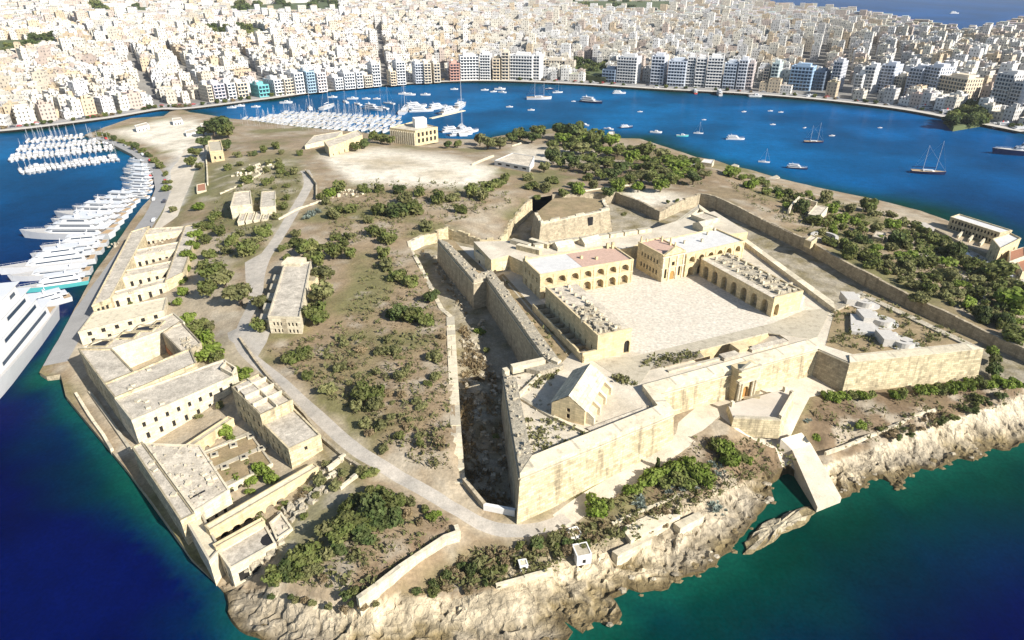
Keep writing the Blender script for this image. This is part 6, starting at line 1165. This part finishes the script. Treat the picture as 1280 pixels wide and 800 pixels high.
for k, (s, bw, hm, dk, lab) in enumerate(BIG):
    c, h_, L = along(s, bw); Lq = max(16, round(L/4)*4); Lq = min(Lq, 64); boat(('my', Lq, hm, dk), lambda Lq=Lq, hm=hm, dk=dk: motor_yacht(Lq, hm, decks=dk), (c.x, c.y, 0), h_, lab or 'white motor yacht in the long row moored to the curved quay', 'yacht', None if lab else 'white yachts along the curved quay', L/Lq)
# pontoon rows of the left-hand marina
def pontoon(a, b, lab, w=2.2):
    q = MB(); q.prism(RECT(P(*a, .6), P(*b, .6), w), -.4, .6); return tag(q.obj('pontoon', M['limelight']), lab, 'pontoon')
NBOAT = 0
def marina_row(a, b, n, L0, L1, side, lab, grp, pm=.4, flip=True):
    global NBOAT
    A, B = P(*a, 0), P(*b, 0); d = (B-A).normalized(); nn = Vector((-d.y, d.x, 0))
    for i in range(n):
        f = (i+.5)/n; L = random.choice([L0, (L0+L1)/2, L1]); L = round(L); s = side if side else (1 if i % 2 else -1); c = A+(B-A)*f+nn*s*(L*.5+1.6)+d*random.uniform(-.5, .5); h_ = math.atan2(nn.y*s, nn.x*s)+random.uniform(-.05, .05)
        if random.random() < pm: boat(('sb', L), lambda L=L: sail_boat(L), (c.x, c.y, 0), h_, 'white sailing boat '+lab, 'sailing boat', 'sailing boats '+grp)
        else: boat(('sm', L), lambda L=L: small_boat(L), (c.x, c.y, 0), h_, 'white motor boat '+lab, 'motor boat', 'motor boats '+grp)
        NBOAT += 1
for k, (a, b, n, L0, L1) in enumerate((((24,215),(148,198),20,9,12), ((12,199),(142,185),19,9,12), ((22,187),(134,177.5),17,9,11), ((32,177),(105,171),11,8,10))):
    nm = ('outermost', 'second', 'third', 'innermost')[k]; pontoon(a, b, '%s pontoon of the curved-quay marina' % nm)
    for s in (1, -1): marina_row(a, b, n, L0, L1, s, 'berthed on the %s pontoon of the curved-quay marina' % nm, 'on the %s pontoon of the curved quay' % nm, .4)
marina_row((20,158), (130,149), 16, 6, 9, 1, 'moored along the town side of the narrow creek', 'along the creek', .2)
# marina behind the island
for k, (a, b, n) in enumerate((((300,158),(470,172),28), ((310,152),(490,163),28), ((330,147),(500,156),26), ((350,142.5),(500,149),22), ((300,150),(345,150),6))):
    nm = ('nearest the dry slope', 'in the second row', 'in the third row', 'in the outer row', 'beside the causeway')[k]; pontoon(a, b, 'long pontoon of the town marina, boats %s' % nm)
    for s in ((1, -1) if k < 4 else (1,)): marina_row(a, b, n if s == 1 else n-6, 8, 11, s, 'in the town marina %s' % nm, 'in the town marina %s' % nm, .5)
pontoon((540,148), (582,138), 'pale pontoon reaching into the harbour near the boathouse', 4)
for k, (s, bw) in enumerate((((505,136),(535,133)), ((512,140),(542,139)), ((535,138),(560,134)), ((550,144),(575,138)), ((570,138),(582,131)), ((552,166),(580,163)), ((575,168),(598,164)), ((563,170),(590,168)), ((455,136),(480,139)))):
    c, h_, L = along(s, bw); Lq = max(16, round(L/4)*4); boat(('my', Lq, 'hull', 2), lambda Lq=Lq: motor_yacht(Lq, 'hull', decks=2), (c.x, c.y, 0), h_, 'white yacht lying off the boathouse', 'yacht', 'yachts off the boathouse')
for k, (x, y, L, ms) in enumerate(((410,135,26,1), (506,140,30,1), (578,165,34,1), (388,136,16,1), (432,128,14,1), (447,131,14,1), (478,136,16,1), (486,130,14,1))):
    c = P(x, y, 0); boat(('sl', L), lambda L=L: sail_boat(L), (c.x, c.y, 0), 1.3+.2*k, 'tall-masted sailing yacht anchored outside the town marina', 'sailing boat', 'tall sailing yachts outside the town marina')
# boats at anchor in the open harbour: x, y, length, kind, hull, heading, label
OPEN = [(1136,135.5,12,'b','hull',.3,None), (1174,142,13,'b','navy',.2,None), (1206,149,14,'b','hull',.1,None), (1214,150.5,12,'b','redhull',.4,None), (1242,157,13,'b','hull',.1,None), (1268,161.5,14,'b','hull',.2,None), (1246,161,11,'b','navy',.5,None), (1100,131,10,'b','hull',.2,None), (1080,130,9,'b','hull',.1,None), (1040,170,5,'b','hull',0,None), (1006,160,4,'b','hull',.5,None), (880,150,4,'b','hull',0,None), (930,140,5,'b','hull',.2,None), (1100,160,4,'b','hull',0,None), (800,140,5,'b','hull',0,None), (674,124,27,'s2','hull',.05,'white two-masted yacht anchored off the seafront'), (739,128.5,25,'m','navy',-.5,'navy-hulled motor yacht anchored in mid harbour'), (774,117,15,'m','hull',0,'long white launch near the seafront'), (731,157,9,'b','hull',-.6,'small white motor boat near the wooded shore'), (761,162,9,'b','hull',-.5,'white cabin boat off the wooded shore'), (783,160,12,'m','navy',.2,'dark-hulled trawler yacht off the wooded shore'), (820,166,10,'b','hull',-.2,'white cabin boat with low roof beside the trawler yacht'), (853,170.5,10,'b','turq',-.1,'pale green cabin boat beside a sailing boat'), (873,167,8,'s1','hull',-.2,'small sailing boat beside a green cabin boat'), (919,174.5,15,'m','hull',-.1,'white flybridge cruiser alone in the blue harbour'),
 (1017,178.5,15,'s2','navy',-.15,'dark two-masted sailing ship with slanting rig'), (955,203,8,'s1','hull',-.3,'lone white sailing boat near the short landing stage'), (996,211,14,'m','navy',-.35,'dark-hulled motor yacht off the wooded shore'), (1160,217,21,'s2','navy',-.3,'long dark two-masted sailing ship at anchor'), (1283,194,48,'m','navy',-3.35,'large navy superyacht at anchor'), (868,116,20,'m','redhull',1.5,'red-sided excursion boat at the promenade'), (898,118,24,'m','hull',1.5,'white excursion boat moored bow-out at the promenade'),
 (1016,123.5,20,'m','hull',.2,'white cruise boat moored near the blue glass block'), (1033,124.5,13,'m','hull',1.2,'small white cruise boat beside the larger one'), (1112,132,12,'b','hull',.2,'tiny boat at the promenade edge'), (1126,133,18,'m','hull',1.3,'white boat moored at the ferry quay'), (1160,139,21,'f','redhull',-.12,'red-hulled harbour ferry at the quay'), (1188,145,22,'f','hull',-.1,'white harbour ferry with open top deck'), (1225,153.5,24,'f','hull',-.05,'largest white harbour ferry at the quay'), (1256,159,17,'f','redhull',.1,'small ferry with red hull by the crowded quay'), (1278,164,20,'m','hull',.1,'white cruiser at the end of the ferry quay'), (1148,137,16,'m','hull',.5,'white cruiser tied beside the red ferry'),
 (568,112,9,'b','hull',.1,None), (606,113,9,'b','hull',.1,None), (625,112,13,'b','hull',0,None), (628,116,10,'b','hull',-.3,None), (617,115,8,'b','hull',.3,None), (687,112,10,'b','navy',.1,None), (697,116,12,'s1','hull',.2,None), (637,134,7,'b','hull',0,None), (664,138,7,'b','hull',0,None), (717,127,5,'b','hull',0,None), (416,122,10,'b','hull',.1,None), (441,124,12,'b','hull',.1,None), (458,124,9,'b','hull',0,None), (471,124,8,'b','hull',0,None), (505,118,12,'b','hull',0,None), (513,119,12,'b','hull',0,None), (532,119,11,'b','hull',0,None), (300,133,10,'b','hull',.2,None), (358,129,13,'b','hull',.1,None), (320,134,9,'b','hull',.1,None), (290,135,9,'b','hull',.1,None), (963,139,5,'b','hull',0,None), (976,140.5,5,'b','hull',0,None), (966,156,5,'b','hull',0,None), (945,121,16,'b','hull',0,None), (963,120,8,'b','hull',1.4,None), (820,112,16,'b','hull',0,None), (700,160,9,'b','hull',.1,None)]
for x, y, L, kd_, hm, hd, lab in OPEN:
    c = P(x, y, 0); mk = {'m': lambda: motor_yacht(L, hm, decks=2), 'b': lambda: small_boat(L, hm), 's1': lambda: sail_boat(L, hm), 's2': lambda: sail_boat(L, hm, 2, ratio=1.05), 'f': lambda: ferry(L, hm)}[kd_]
    boat((kd_, L, hm), mk, (c.x, c.y, 0), hd, lab or 'little white boat on a mooring in the open harbour', {'m': 'yacht', 'b': 'motor boat', 's1': 'sailing boat', 's2': 'sailing ship', 'f': 'ferry'}[kd_], None if lab else 'little moored boats in the harbour')
c = P(1193, 17, 0); boat(('m', 30, 'hull'), lambda: motor_yacht(30), (c.x, c.y, 0), 0, 'far white boat on the open sea', 'yacht')
# ================================================================ CARS
def car_parts(col):
    b = MB(); b.prism([(-2.1, -.85), (2.1, -.85), (2.1, .85), (-2.1, .85)], .3, .85, bottom=True); c = MB(); c.prism([(-1.3, -.68), (.7, -.68), (.7, .68), (-1.3, .68)], .84, 1.42, bot=[(-1.8, -.8), (1.2, -.8), (1.2, .8), (-1.8, .8)]); w = []
    for x in (-1.3, 1.3):
        for y in (-.8, .8): q = MB(); q.tube((x, y-.1, .32), (x, y+.1, .32), .32, .32, 10); w.append(q)
    g = MB(); g.prism([(-1.32, -.70), (.72, -.70), (.72, .70), (-1.32, .70)], .95, 1.3, bot=[(-1.66, -.79), (1.06, -.79), (1.06, .79), (-1.66, .79)])
    return [(b, 'body', col), (c, 'roof', col), (g, 'windows', M['glass'])]+[(q, 'wheel', M['black']) for q in w]
CARM = [M['hull'], mat('silver_paint', (.45, .46, .47), var=.02, rough=.3, spec=.5), mat('dark_paint', (.05, .05, .06), var=.02, rough=.3, spec=.5), mat('red_paint', (.42, .05, .04), var=.02, rough=.3, spec=.5)]; CARN = ('white', 'silver', 'dark', 'red')
def car(ci, p, h_, where): r = boat(('car', ci), lambda: (bpy.data.objects.new('car', None), car_parts(CARM[ci])), (p[0], p[1], p[2]), h_, '%s car %s' % (CARN[ci], where), 'car', 'cars '+where); r.name = 'car'; return r
qa = np.array(QUAYL)
for i in range(6, len(qa)-40, 3):
    if random.random() < .75:
        p = qa[i]; t = qa[i+1]-qa[i]; t = t/np.hypot(*t); n_ = np.array([-t[1], t[0]]); q_ = p+n_*3.4*(1 if random.random() < .8 else -1); car(random.choice((0, 0, 1, 2, 3)), (*q_, H(*q_)+.05), math.atan2(t[1], t[0]), 'parked along the curved quay road')
for a, b in ((1176,302), (1190,310), (1204,318), (1222,327), (1236,333), (1246,340), (1258,346), (1208,322), (1250,345)): p = G(a, b); car(random.choice((0, 1, 2)), (p.x, p.y, p.z+.3), -.75, 'on the seaside lane')
for a, b in ((757,237), (762,241), (735,206), (742,208)): p = G(a, b); car(random.choice((0, 1)), (p.x, p.y, p.z+.1), random.uniform(0, 3), 'parked in the dusty yard behind the fort')
# ================================================================ THE TOWN ACROSS THE HARBOUR
def town_wall_material():
    m = bpy.data.materials.new('town_facade'); m.use_nodes = True; nt = m.node_tree; N = nt.nodes; L = nt.links; b = N['Principled BSDF']; b.inputs['Roughness'].default_value = .85
    at = N.new('ShaderNodeAttribute'); at.attribute_name = 'Col'; uv = N.new('ShaderNodeUVMap'); uv.uv_map = 'UVMap'; sx = N.new('ShaderNodeSeparateXYZ'); L.new(uv.outputs[0], sx.inputs[0])
    def mth(op, a, c=None):
        n = N.new('ShaderNodeMath'); n.operation = op
        for i, v in enumerate((a, c)):
            if v is None: continue
            if isinstance(v, (int, float)): n.inputs[i].default_value = v
            else: L.new(v, n.inputs[i])
        return n.outputs[0]
    fu = mth('FRACT', mth('DIVIDE', sx.outputs[0], 3.1)); fv = mth('FRACT', mth('DIVIDE', sx.outputs[1], 3.3))
    w = mth('MULTIPLY', mth('MULTIPLY', mth('GREATER_THAN', fu, .32), mth('LESS_THAN', fu, .70)), mth('MULTIPLY', mth('GREATER_THAN', fv, .25), mth('LESS_THAN', fv, .74))); w = mth('MULTIPLY', w, mth('GREATER_THAN', sx.outputs[0], -.5))
    wn_ = N.new('ShaderNodeTexWhiteNoise'); wn_.noise_dimensions = '2D'; cb = N.new('ShaderNodeCombineXYZ'); L.new(mth('FLOOR', mth('DIVIDE', sx.outputs[0], 3.1)), cb.inputs[0]); L.new(mth('FLOOR', mth('DIVIDE', sx.outputs[1], 3.3)), cb.inputs[1]); L.new(cb.outputs[0], wn_.inputs['Vector']); w = mth('MULTIPLY', w, mth('GREATER_THAN', wn_.outputs[0], .25))
    mx = N.new('ShaderNodeMix'); mx.data_type = 'RGBA'; L.new(w, mx.inputs[0]); L.new(at.outputs[0], mx.inputs[6]); mx.inputs[7].default_value = (.09, .085, .08, 1); L.new(mx.outputs[2], b.inputs['Base Color']); return m
M['facade'] = town_wall_material(); M['plain'] = mat('town_roof', None, var=.18, scale=.03, attr=True, fine=.2)
PAL = [(.70, .645, .54), (.75, .72, .66), (.78, .765, .74), (.66, .58, .46), (.72, .67, .57), (.60, .48, .33), (.56, .46, .39), (.60, .58, .55), (.74, .69, .58), (.80, .78, .74)]
def house(mb, quad, z0, z1, col, rnd, detail=True):
    rc = tuple(min(.8, c*rnd.uniform(.62, .98)) for c in col); gr = sum(rc)/3; rc = tuple(.65*c+.35*gr for c in rc)
    n = 4; u = rnd.random()*3
    for i in range(4):
        a, b = quad[i], quad[(i+1) % 4]; Lw = math.hypot(b[0]-a[0], b[1]-a[1]); mb.face([(a[0], a[1], z0), (b[0], b[1], z0), (b[0], b[1], z1), (a[0], a[1], z1)], 0, [(u, 0), (u+Lw, 0), (u+Lw, z1-z0), (u, z1-z0)], col)
    if detail:
        ins = inset(quad, .5); mb.face([(p[0], p[1], z1-.9) for p in ins], 1, [(-1, -1)]*4, rc)
        for i in range(4):
            j = (i+1) % 4; mb.face([(*quad[i], z1), (*quad[j], z1), (*ins[j], z1), (*ins[i], z1)], 1, [(-1, -1)]*4, col); mb.face([(*ins[i], z1), (*ins[j], z1), (*ins[j], z1-.9), (*ins[i], z1-.9)], 1, [(-1, -1)]*4, col)
        for _ in range(rnd.choice((1, 1, 2, 3))):
            f, g_ = rnd.uniform(.25, .75), rnd.uniform(.25, .75); c = (quad[0]*(1-f)+quad[1]*f)*(1-g_)+(quad[3]*(1-f)+quad[2]*f)*g_; s = rnd.uniform(1.8, 4.2); d = quad[1]-quad[0]; mb.box((c[0], c[1], z1-.95), s, s*rnd.uniform(.6, 1.2), rnd.uniform(1.5, 3.6), math.atan2(d[1], d[0]), 1, col=col)
    else: mb.face([(p[0], p[1], z1) for p in quad], 1, [(-1, -1)]*4, rc)
SHX = [p[0] for p in MAIN_PX[2:34]]; SHY = [p[1] for p in MAIN_PX[2:34]]
def shore_y(x): return float(np.interp(x, SHX, SHY))
front_blocks = []
def apartment(x0, x1, yt, yb, label, col, fl=3.3, bay=3.6, dep=20, glass='glass', recess=.9, slab=1.2, ww=.72):
    off = shore_y((x0+x1)/2)-yb; A, B = P(x0, shore_y(x0)-off, 2.3), P(x1, shore_y(x1)-off, 2.3); zt = ztop((A+B)/2, yt); q = RECT(A, B, dep); front_blocks.append(q)
    root = thing_at((*np.mean(q, 0), 2.2), 'apartment_block', label, 'building'); h_ = zt-2.2; nf = max(2, int(round(h_/fl))); wall = mat('facade_paint', col, var=.08, scale=.1); mb = MB(); panes = []
    for e in range(4):
        L = edgelen(q, e); nb = max(2, int(round(L/bay))); f_ = h_/nf
        ops = [o for k in range(nf) for o in row(L, nb, L/nb*(ww if e in (0,) else .4), k*f_+f_*.22, k*f_+f_*.88, .4)] if e in (0, 1, 3) else []
        facade(mb, q[e], q[(e+1) % 4], 2.2, zt, ops, recess if e == 0 else .3, 0, panes)
    wo = part(mb, 'wall', wall, root); r = MB(); r.face([(p[0], p[1], zt) for p in q]); ro = part(r, 'roof', M['rooflight'], root); BROOF[root.name] = ro
    w = MB()
    for p in panes: w.face(p.v)
    tag(part(w, 'window_panes', M[glass], wo), kind='stuff'); t = (q[1]-q[0])/edgelen(q, 0); n = (q[3]-q[0])/edgelen(q, 3)
    if slab:
        s = MB(); L = edgelen(q, 0)
        for k in range(1, nf): s.prism(RECT(q[0]+t*.3-n*slab, q[1]-t*.3-n*slab, slab-.02), 2.2+h_/nf*k-.12, 2.2+h_/nf*k+.75, bottom=True)
        tag(part(s, 'balconies', wall, wo), kind='stuff')
    pm = MB(); ring(pm, inset(q, -.05), inset(q, .5), zt-.1, zt+.9); part(pm, 'parapet', wall, ro)
    boxpart(root, 'penthouse', wall, (*(np.mean(q, 0)+n*2), zt-.05), edgelen(q, 0)*.6, dep*.45, 3.2, math.atan2(t[1], t[0])); boxpart(root, 'lift_house', M['white'], (*(np.mean(q, 0)-t*edgelen(q, 0)*.2), zt-.05), 3, 3, 4.6, math.atan2(t[1], t[0]))
W_, CR, GY, SA = (.66, .65, .63), (.60, .53, .42), (.55, .56, .58), (.66, .55, .40)
for a in ((262,268,108,127,'narrow cream block at the causeway end of the seafront',CR), (270,284,106,126,'shaded violet-grey block beside a street mouth',(.5,.47,.5)), (287,297,105,124,'white block with dark banded balconies',W_), (299,312,104,122,'low cream block with a stepped roofline',CR), (325,338,107,121,'teal glass-fronted block on the western seafront',(.15,.42,.42)), (345,357,100,119,'white balconied block beside the teal one',W_), (358,369,99,118,'cream slab with small balconies',CR), (371,382,92,117,'pale block with blue-grey windows',W_), (386,396,90,116,'blue-glazed tower of the western seafront',(.35,.47,.55)), (399,410,92,115,'white tower with pink balconies',(.74,.66,.62)), (420,430,98,112,'low white house with arched windows',W_), (432,445,92,111,'white apartment slab with grey bays',W_), (447,455,91,110,'narrow white slab beside the grey-bayed one',W_), (457,466,95,109,'low cream block next to the long street',CR),
 (467,477,81,108,'tall white balcony tower at the corner of the long shaded street',W_), (489,496,90,107,'tan house at the other corner of the long shaded street',SA), (497,508,78,106,'white tower with blue window bands',W_), (520,530,80,104,'grey slab tower with vertical bays',GY), (531,540,80,104,'cream slab tower with square windows',CR), (543,551,80,103,'cream and grey slab tower',CR), (563,575,80,101,'red-topped block with green glass base',(.52,.30,.24)), (576,599,71,100,'broad white hotel with a grid of windows',W_), (600,613,69,100,'taller white wing of the broad hotel',W_), (616,625,74,100,'tan narrow block beside the white hotel',SA), (627,636,66,100,'tall cream tower behind the hotels',CR), (637,665,70,100,'white hotel with large blue window grid',W_), (666,674,70,100,'blank white end tower of the blue-grid hotel',W_), (678,706,76,92,'low curved cream hotel set back from the road',CR),
 (752,768,88,103,'dark blue glazed low block by the road',(.22,.28,.36)), (770,794,72,104,'wide pale tower with curved balconies',W_), (812,828,71,106,'tall tower of dark balconies and white slabs',(.6,.62,.66)), (833,855,77,108,'broad balcony block with blue glazing',(.58,.62,.68)), (856,866,72,108,'slim white balcony tower between broad blocks',W_), (867,880,74,109,'white tower with deep dark balconies',W_), (881,900,73,110,'white balcony tower with three bays',W_), (902,917,80,111,'grey-blue tower with rounded corner',(.55,.6,.66)), (919,930,76,112,'white-slabbed dark tower beside the rounded one',(.62,.63,.66)), (931,938,80,112,'narrow brown-grey tower with shaded front',(.48,.42,.4)), (951,958,86,111,'thin cream tower above low houses',CR), (960,969,80,112,'green-tinted thin tower near blue offices',(.5,.58,.56)), (984,1011,84,113,'blue glass office block with white bands',(.30,.42,.56)), (1012,1027,90,113,'dark glass annex of the blue office block',(.14,.18,.24)), (1035,1046,78,114,'dark slab tower with white balconies',(.5,.5,.53)), (1064,1074,94,117,'low pale block beside the balcony tower',W_), (1074,1087,84,117,'white balcony tower on the eastern seafront',W_), (1094,1111,82,117,'blue-shaded tower with wide balconies',(.55,.58,.64)), (1112,1123,96,118,'low stone block with a white shopfront',CR), (1128,1144,86,122,'stepped grey balcony block on the corner',(.52,.54,.58)), (1145,1165,84,124,'twin-bayed grey balcony block',(.54,.56,.6)), (1166,1200,97,129,'broad ochre hotel with square windows',SA), (1232,1252,93,140,'tall grey tower with blank sunlit side',(.6,.58,.55)), (1254,1270,104,144,'mid-height block between two tall towers',(.56,.54,.52)), (1271,1300,92,150,'large balcony block at the end of the bay',(.55,.56,.6))):
    apartment(*a)
# --- every other house, row behind row
rnd = random.Random(5); sh = np.array(smoothline([P(a, b, 2) for a, b in MAIN_PX[1:35]], 3)); sh = np.array(resample([tuple(p) for p in sh], 10)); tg = np.gradient(sh, axis=0)
for _ in range(60): tg = (np.roll(tg, 1, 0)+np.roll(tg, -1, 0)+tg)/3 if False else np.concatenate([tg[:1], (tg[:-2]+tg[1:-1]+tg[2:])/3, tg[-1:]])
tg /= np.linalg.norm(tg, axis=1)[:, None]; nr = np.stack([-tg[:, 1], tg[:, 0]], 1)
GREENS = [np.array([P(*p, 20)[:2] for p in g_]) for g_ in (((-20,62),(75,60),(80,72),(0,82)), ((250,44),(330,44),(340,56),(270,58)), ((712,66),(762,70),(758,84),(715,78)), ((1190,126),(1232,104),(1240,128),(1200,134)), ((270,20),(420,12),(430,26),(300,30)), ((690,8),(840,8),(840,22),(740,22)), ((110,22),(200,18),(190,30),(120,32)))]
HALL = []; d = 26.0; rown = 0
while d < 3000:
    dep = 13 if d < 500 else (17 if d < 1100 else 24); base = sh+nr*d; seg = np.hypot(*np.diff(base, axis=0).T); cum = np.r_[0, np.cumsum(seg)]; s = rnd.uniform(0, 8); street = 0
    while s < cum[-1]-20:
        w = rnd.uniform(6.5, 12.5)*(1 if d < 500 else 1.3 if d < 1100 else 1.9); k = np.searchsorted(cum, s+w/2); k = min(max(k, 1), len(base)-1); f = (s+w/2-cum[k-1])/(seg[k-1]+1e-9); c = base[k-1]*(1-f)+base[k]*f; i_ = k; s += w+(0 if rnd.random() < .8 else 1.5)
        if (k // 9) != street: street = k // 9; s += 5.5
        if c[1] < 380 or c[1] > 3900: continue
        p_ = pix((c[0], c[1], 20))[0]
        if not (-25 < p_[0] < 1305) or p_[1] < -12: continue
        HALL.append((c, tg[i_], nr[i_], w, dep*rnd.uniform(.86, 1.0), d, rown))
    d += dep*1.0; rown += 1
    if rown % 2 == 0: d += 5.5 if d < 1100 else 9
cs = np.array([h_[0] for h_ in HALL]); ok = inside(cs, MAIN) & (segdist(cs, MAIN) > 20)
for g_ in GREENS: ok &= ~inside(cs, g_)
fc = np.array([np.mean(q, 0) for q in front_blocks]); fr_ = np.array([max(edgelen(q, 0), 20)/2+5 for q in front_blocks])
zml = segdist(cs, MAIN); tt = np.clip((zml-30)/420, 0, 1); tt = tt*tt*(3-2*tt); rr = np.clip((cs[:, 0]+100)/700, 0, 1); zg = 2+tt*(30*(1-rr)+15*rr)+np.clip((cs[:, 1]-1300)/90, 0, 22)*(1-rr)
cand = []
STREETS = [([P(*a, 8)[:2], P(*b, 12)[:2]], w_) for a, b, w_ in (((483,106),(473,52),7), ((198,132),(166,80),7), ((264,123),(212,74),6), ((1030,116),(1026,62),6), ((1061,118),(1056,66),6), ((1091,119),(1088,60),6), ((332,106),(302,74),5), ((1011,114),(1006,70),5), ((130,80),(88,40),9), ((1126,120),(1118,70),6), ((741,104),(735,72),6), ((945,112),(940,76),5), ((555,102),(550,74),5))]
for ln, w_ in STREETS: ok &= segdist(cs, np.array(ln), False) > w_*.5+5
for i, (c, t, n, w, dp_, d, rw) in enumerate(HALL):
    if not ok[i]: continue
    if d < 75 and (np.hypot(*(fc-c).T) < fr_+w/2).any(): continue
    east = min(1, max(0, (c[0]+150)/500)); cl = noise.noise(Vector((c[0]*.006, c[1]*.006, 3))); h_ = rnd.uniform(8, 14)+east*rnd.uniform(0, 9)+(rnd.uniform(4, 13) if rnd.random() < .05+.08*east else 0)+max(0, cl)*5
    if d > 1100: h_ *= 1.15
    if d < 60: h_ = rnd.uniform(7, 16)
    col = rnd.choice(PAL if cl > -.25 else PAL[3:8]+PAL[:2]); k_ = rnd.uniform(.88, 1.06); col = tuple(min(.82, x*k_*.80) for x in col); hw, hd = w/2, dp_/2; q = [c-t*hw-n*hd, c+t*hw-n*hd, c+t*hw+n*hd, c-t*hw+n*hd]
    cand.append((float(np.hypot(*c)), q, float(zg[i])-1.5, float(zg[i])+h_, col, d))
cand.sort(key=lambda x: x[0]); far = MB()
for i, (ds, q, z0, z1, col, d) in enumerate(cand):
    if i < 245:
        mb = MB(); house(mb, q, z0, z1, col, rnd); o = mb.obj('town_house', [M['facade'], M['plain']]); c = np.mean(q, 0); o.data.transform(__import__('mathutils').Matrix.Translation((-c[0], -c[1], -z0))); o.location = (c[0], c[1], z0)
        cn = 'ochre' if col[2] < col[0]*.62 else 'white' if col[2] > col[0]*.91 and col[0] > .5 else 'grey' if col[2] > col[0]*.91 else 'tan' if col[2] < col[0]*.74 else 'cream'; hn = 'low' if z1-z0 < 13 else 'mid-height' if z1-z0 < 19 else 'tall'; wh = 'facing the creek road' if c[0] < -330 else 'squeezed between the seafront blocks' if d < 60 else 'in the streets just behind the seafront'
        tag(o, '%s %s flat-roofed town house %s' % (hn, cn, wh), 'house', 'town houses '+wh)
    else: house(far, q, z0, z1, col, rnd, ds < 1500)
tag(far.obj('distant_town', [M['facade'], M['plain']]), 'pale flat-roofed houses of the town spreading inland', 'town', kind='stuff')
# trees of the town
def town_tree(x, y, r, k, where, z=None):
    me = random.choice(PRO[k]); o = bpy.data.objects.new('town_tree', me); COL.objects.link(o); o.location = (x, y, ML(x, y) if z is None else z); o.scale = (r, r, r*.9); o.rotation_euler = (0, 0, random.uniform(0, 6)); tag(o, '%s tree %s' % (HUE[k], where), 'tree', 'town trees '+where)
for gi, (g_, n_) in enumerate(zip(GREENS, (16, 14, 22, 24, 10, 12, 8))):
    lo, hi = g_.min(0), g_.max(0); k = 0; nm = ('in the dark garden above the creek', 'in the garden by the long white block', 'in the walled garden behind the seafront', 'on the shaded bank beside the ochre hotel', 'on the far ridge', 'in the far hillside park', 'in the distant field')[gi]
    for _ in range(900):
        q = lo+RNG.random(2)*(hi-lo)
        if inside(q[None], g_)[0]: town_tree(q[0], q[1], random.uniform(6, 10)*(1 if gi < 4 else 2.0), random.choice('ddg'), nm); k += 1
        if k >= n_: break
M['fieldgreen'] = mat('town_green', (.10, .12, .05), var=.3, scale=.02)
for g_ in GREENS:
    z = max(ML(*p) for p in g_)+.4; q = MB(); pg = [tuple(p) for p in g_]
    if sum(pg[i][0]*pg[(i+1) % 4][1]-pg[(i+1) % 4][0]*pg[i][1] for i in range(4)) < 0: pg = pg[::-1]
    q.prism(pg, z-6, z); tag(q.obj('garden_ground', M['fieldgreen']), kind='structure')
pr = resample([tuple(p) for p in prom], 12); pr = np.array(pr); tp_ = np.gradient(pr, axis=0); tp_ /= np.linalg.norm(tp_, axis=1)[:, None]; np_ = np.stack([-tp_[:, 1], tp_[:, 0]], 1)
rbn = ribbon([tuple(p) for p in pr+np_*13], 14); k = len(rbn)//2; q = MB()
for i in range(k-1): q.face([(*rbn[j], 2.16) for j in (i, i+1, -i-2, -i-1)][::-1])
tag(q.obj('seafront_road', M['asphalt']), kind='structure')
for i in range(2, len(pr)-2):
    c = pr[i]+np_[i]*(8.0+random.uniform(-1, 1)); pp_ = pix((c[0], c[1], 2))[0]
    if 0 < pp_[0] < 1290 and random.random() < .72: town_tree(c[0], c[1], random.uniform(1.8, 3.4), random.choice('drdg'), 'lining the harbour promenade', 2.2)
for i in range(2, len(pr)-2):
    for s_ in (11, 17):
        c = pr[i]+np_[i]*s_; pp_ = pix((c[0], c[1], 2))[0]
        if 0 < pp_[0] < 1290 and random.random() < .55: car(random.choice((0, 1, 2, 3)), (c[0], c[1], 2.2), math.atan2(tp_[i][1], tp_[i][0]), 'on the seafront road')
# ================================================================ HAZE
hz = MB(); hz.box((0, 2600, -4.5), 9000, 5600, 146); o = hz.obj('haze', []); m = bpy.data.materials.new('haze_air'); m.use_nodes = True; nt = m.node_tree; nt.nodes.remove(nt.nodes['Principled BSDF']); v = nt.nodes.new('ShaderNodeVolumePrincipled')
v.inputs['Color'].default_value = (.90, .95, 1, 1); v.inputs['Density'].default_value = .00005; v.inputs['Anisotropy'].default_value = .2; nt.links.new(v.outputs[0], nt.nodes['Material Output'].inputs['Volume']); o.data.materials.append(m); tag(o, kind='stuff')
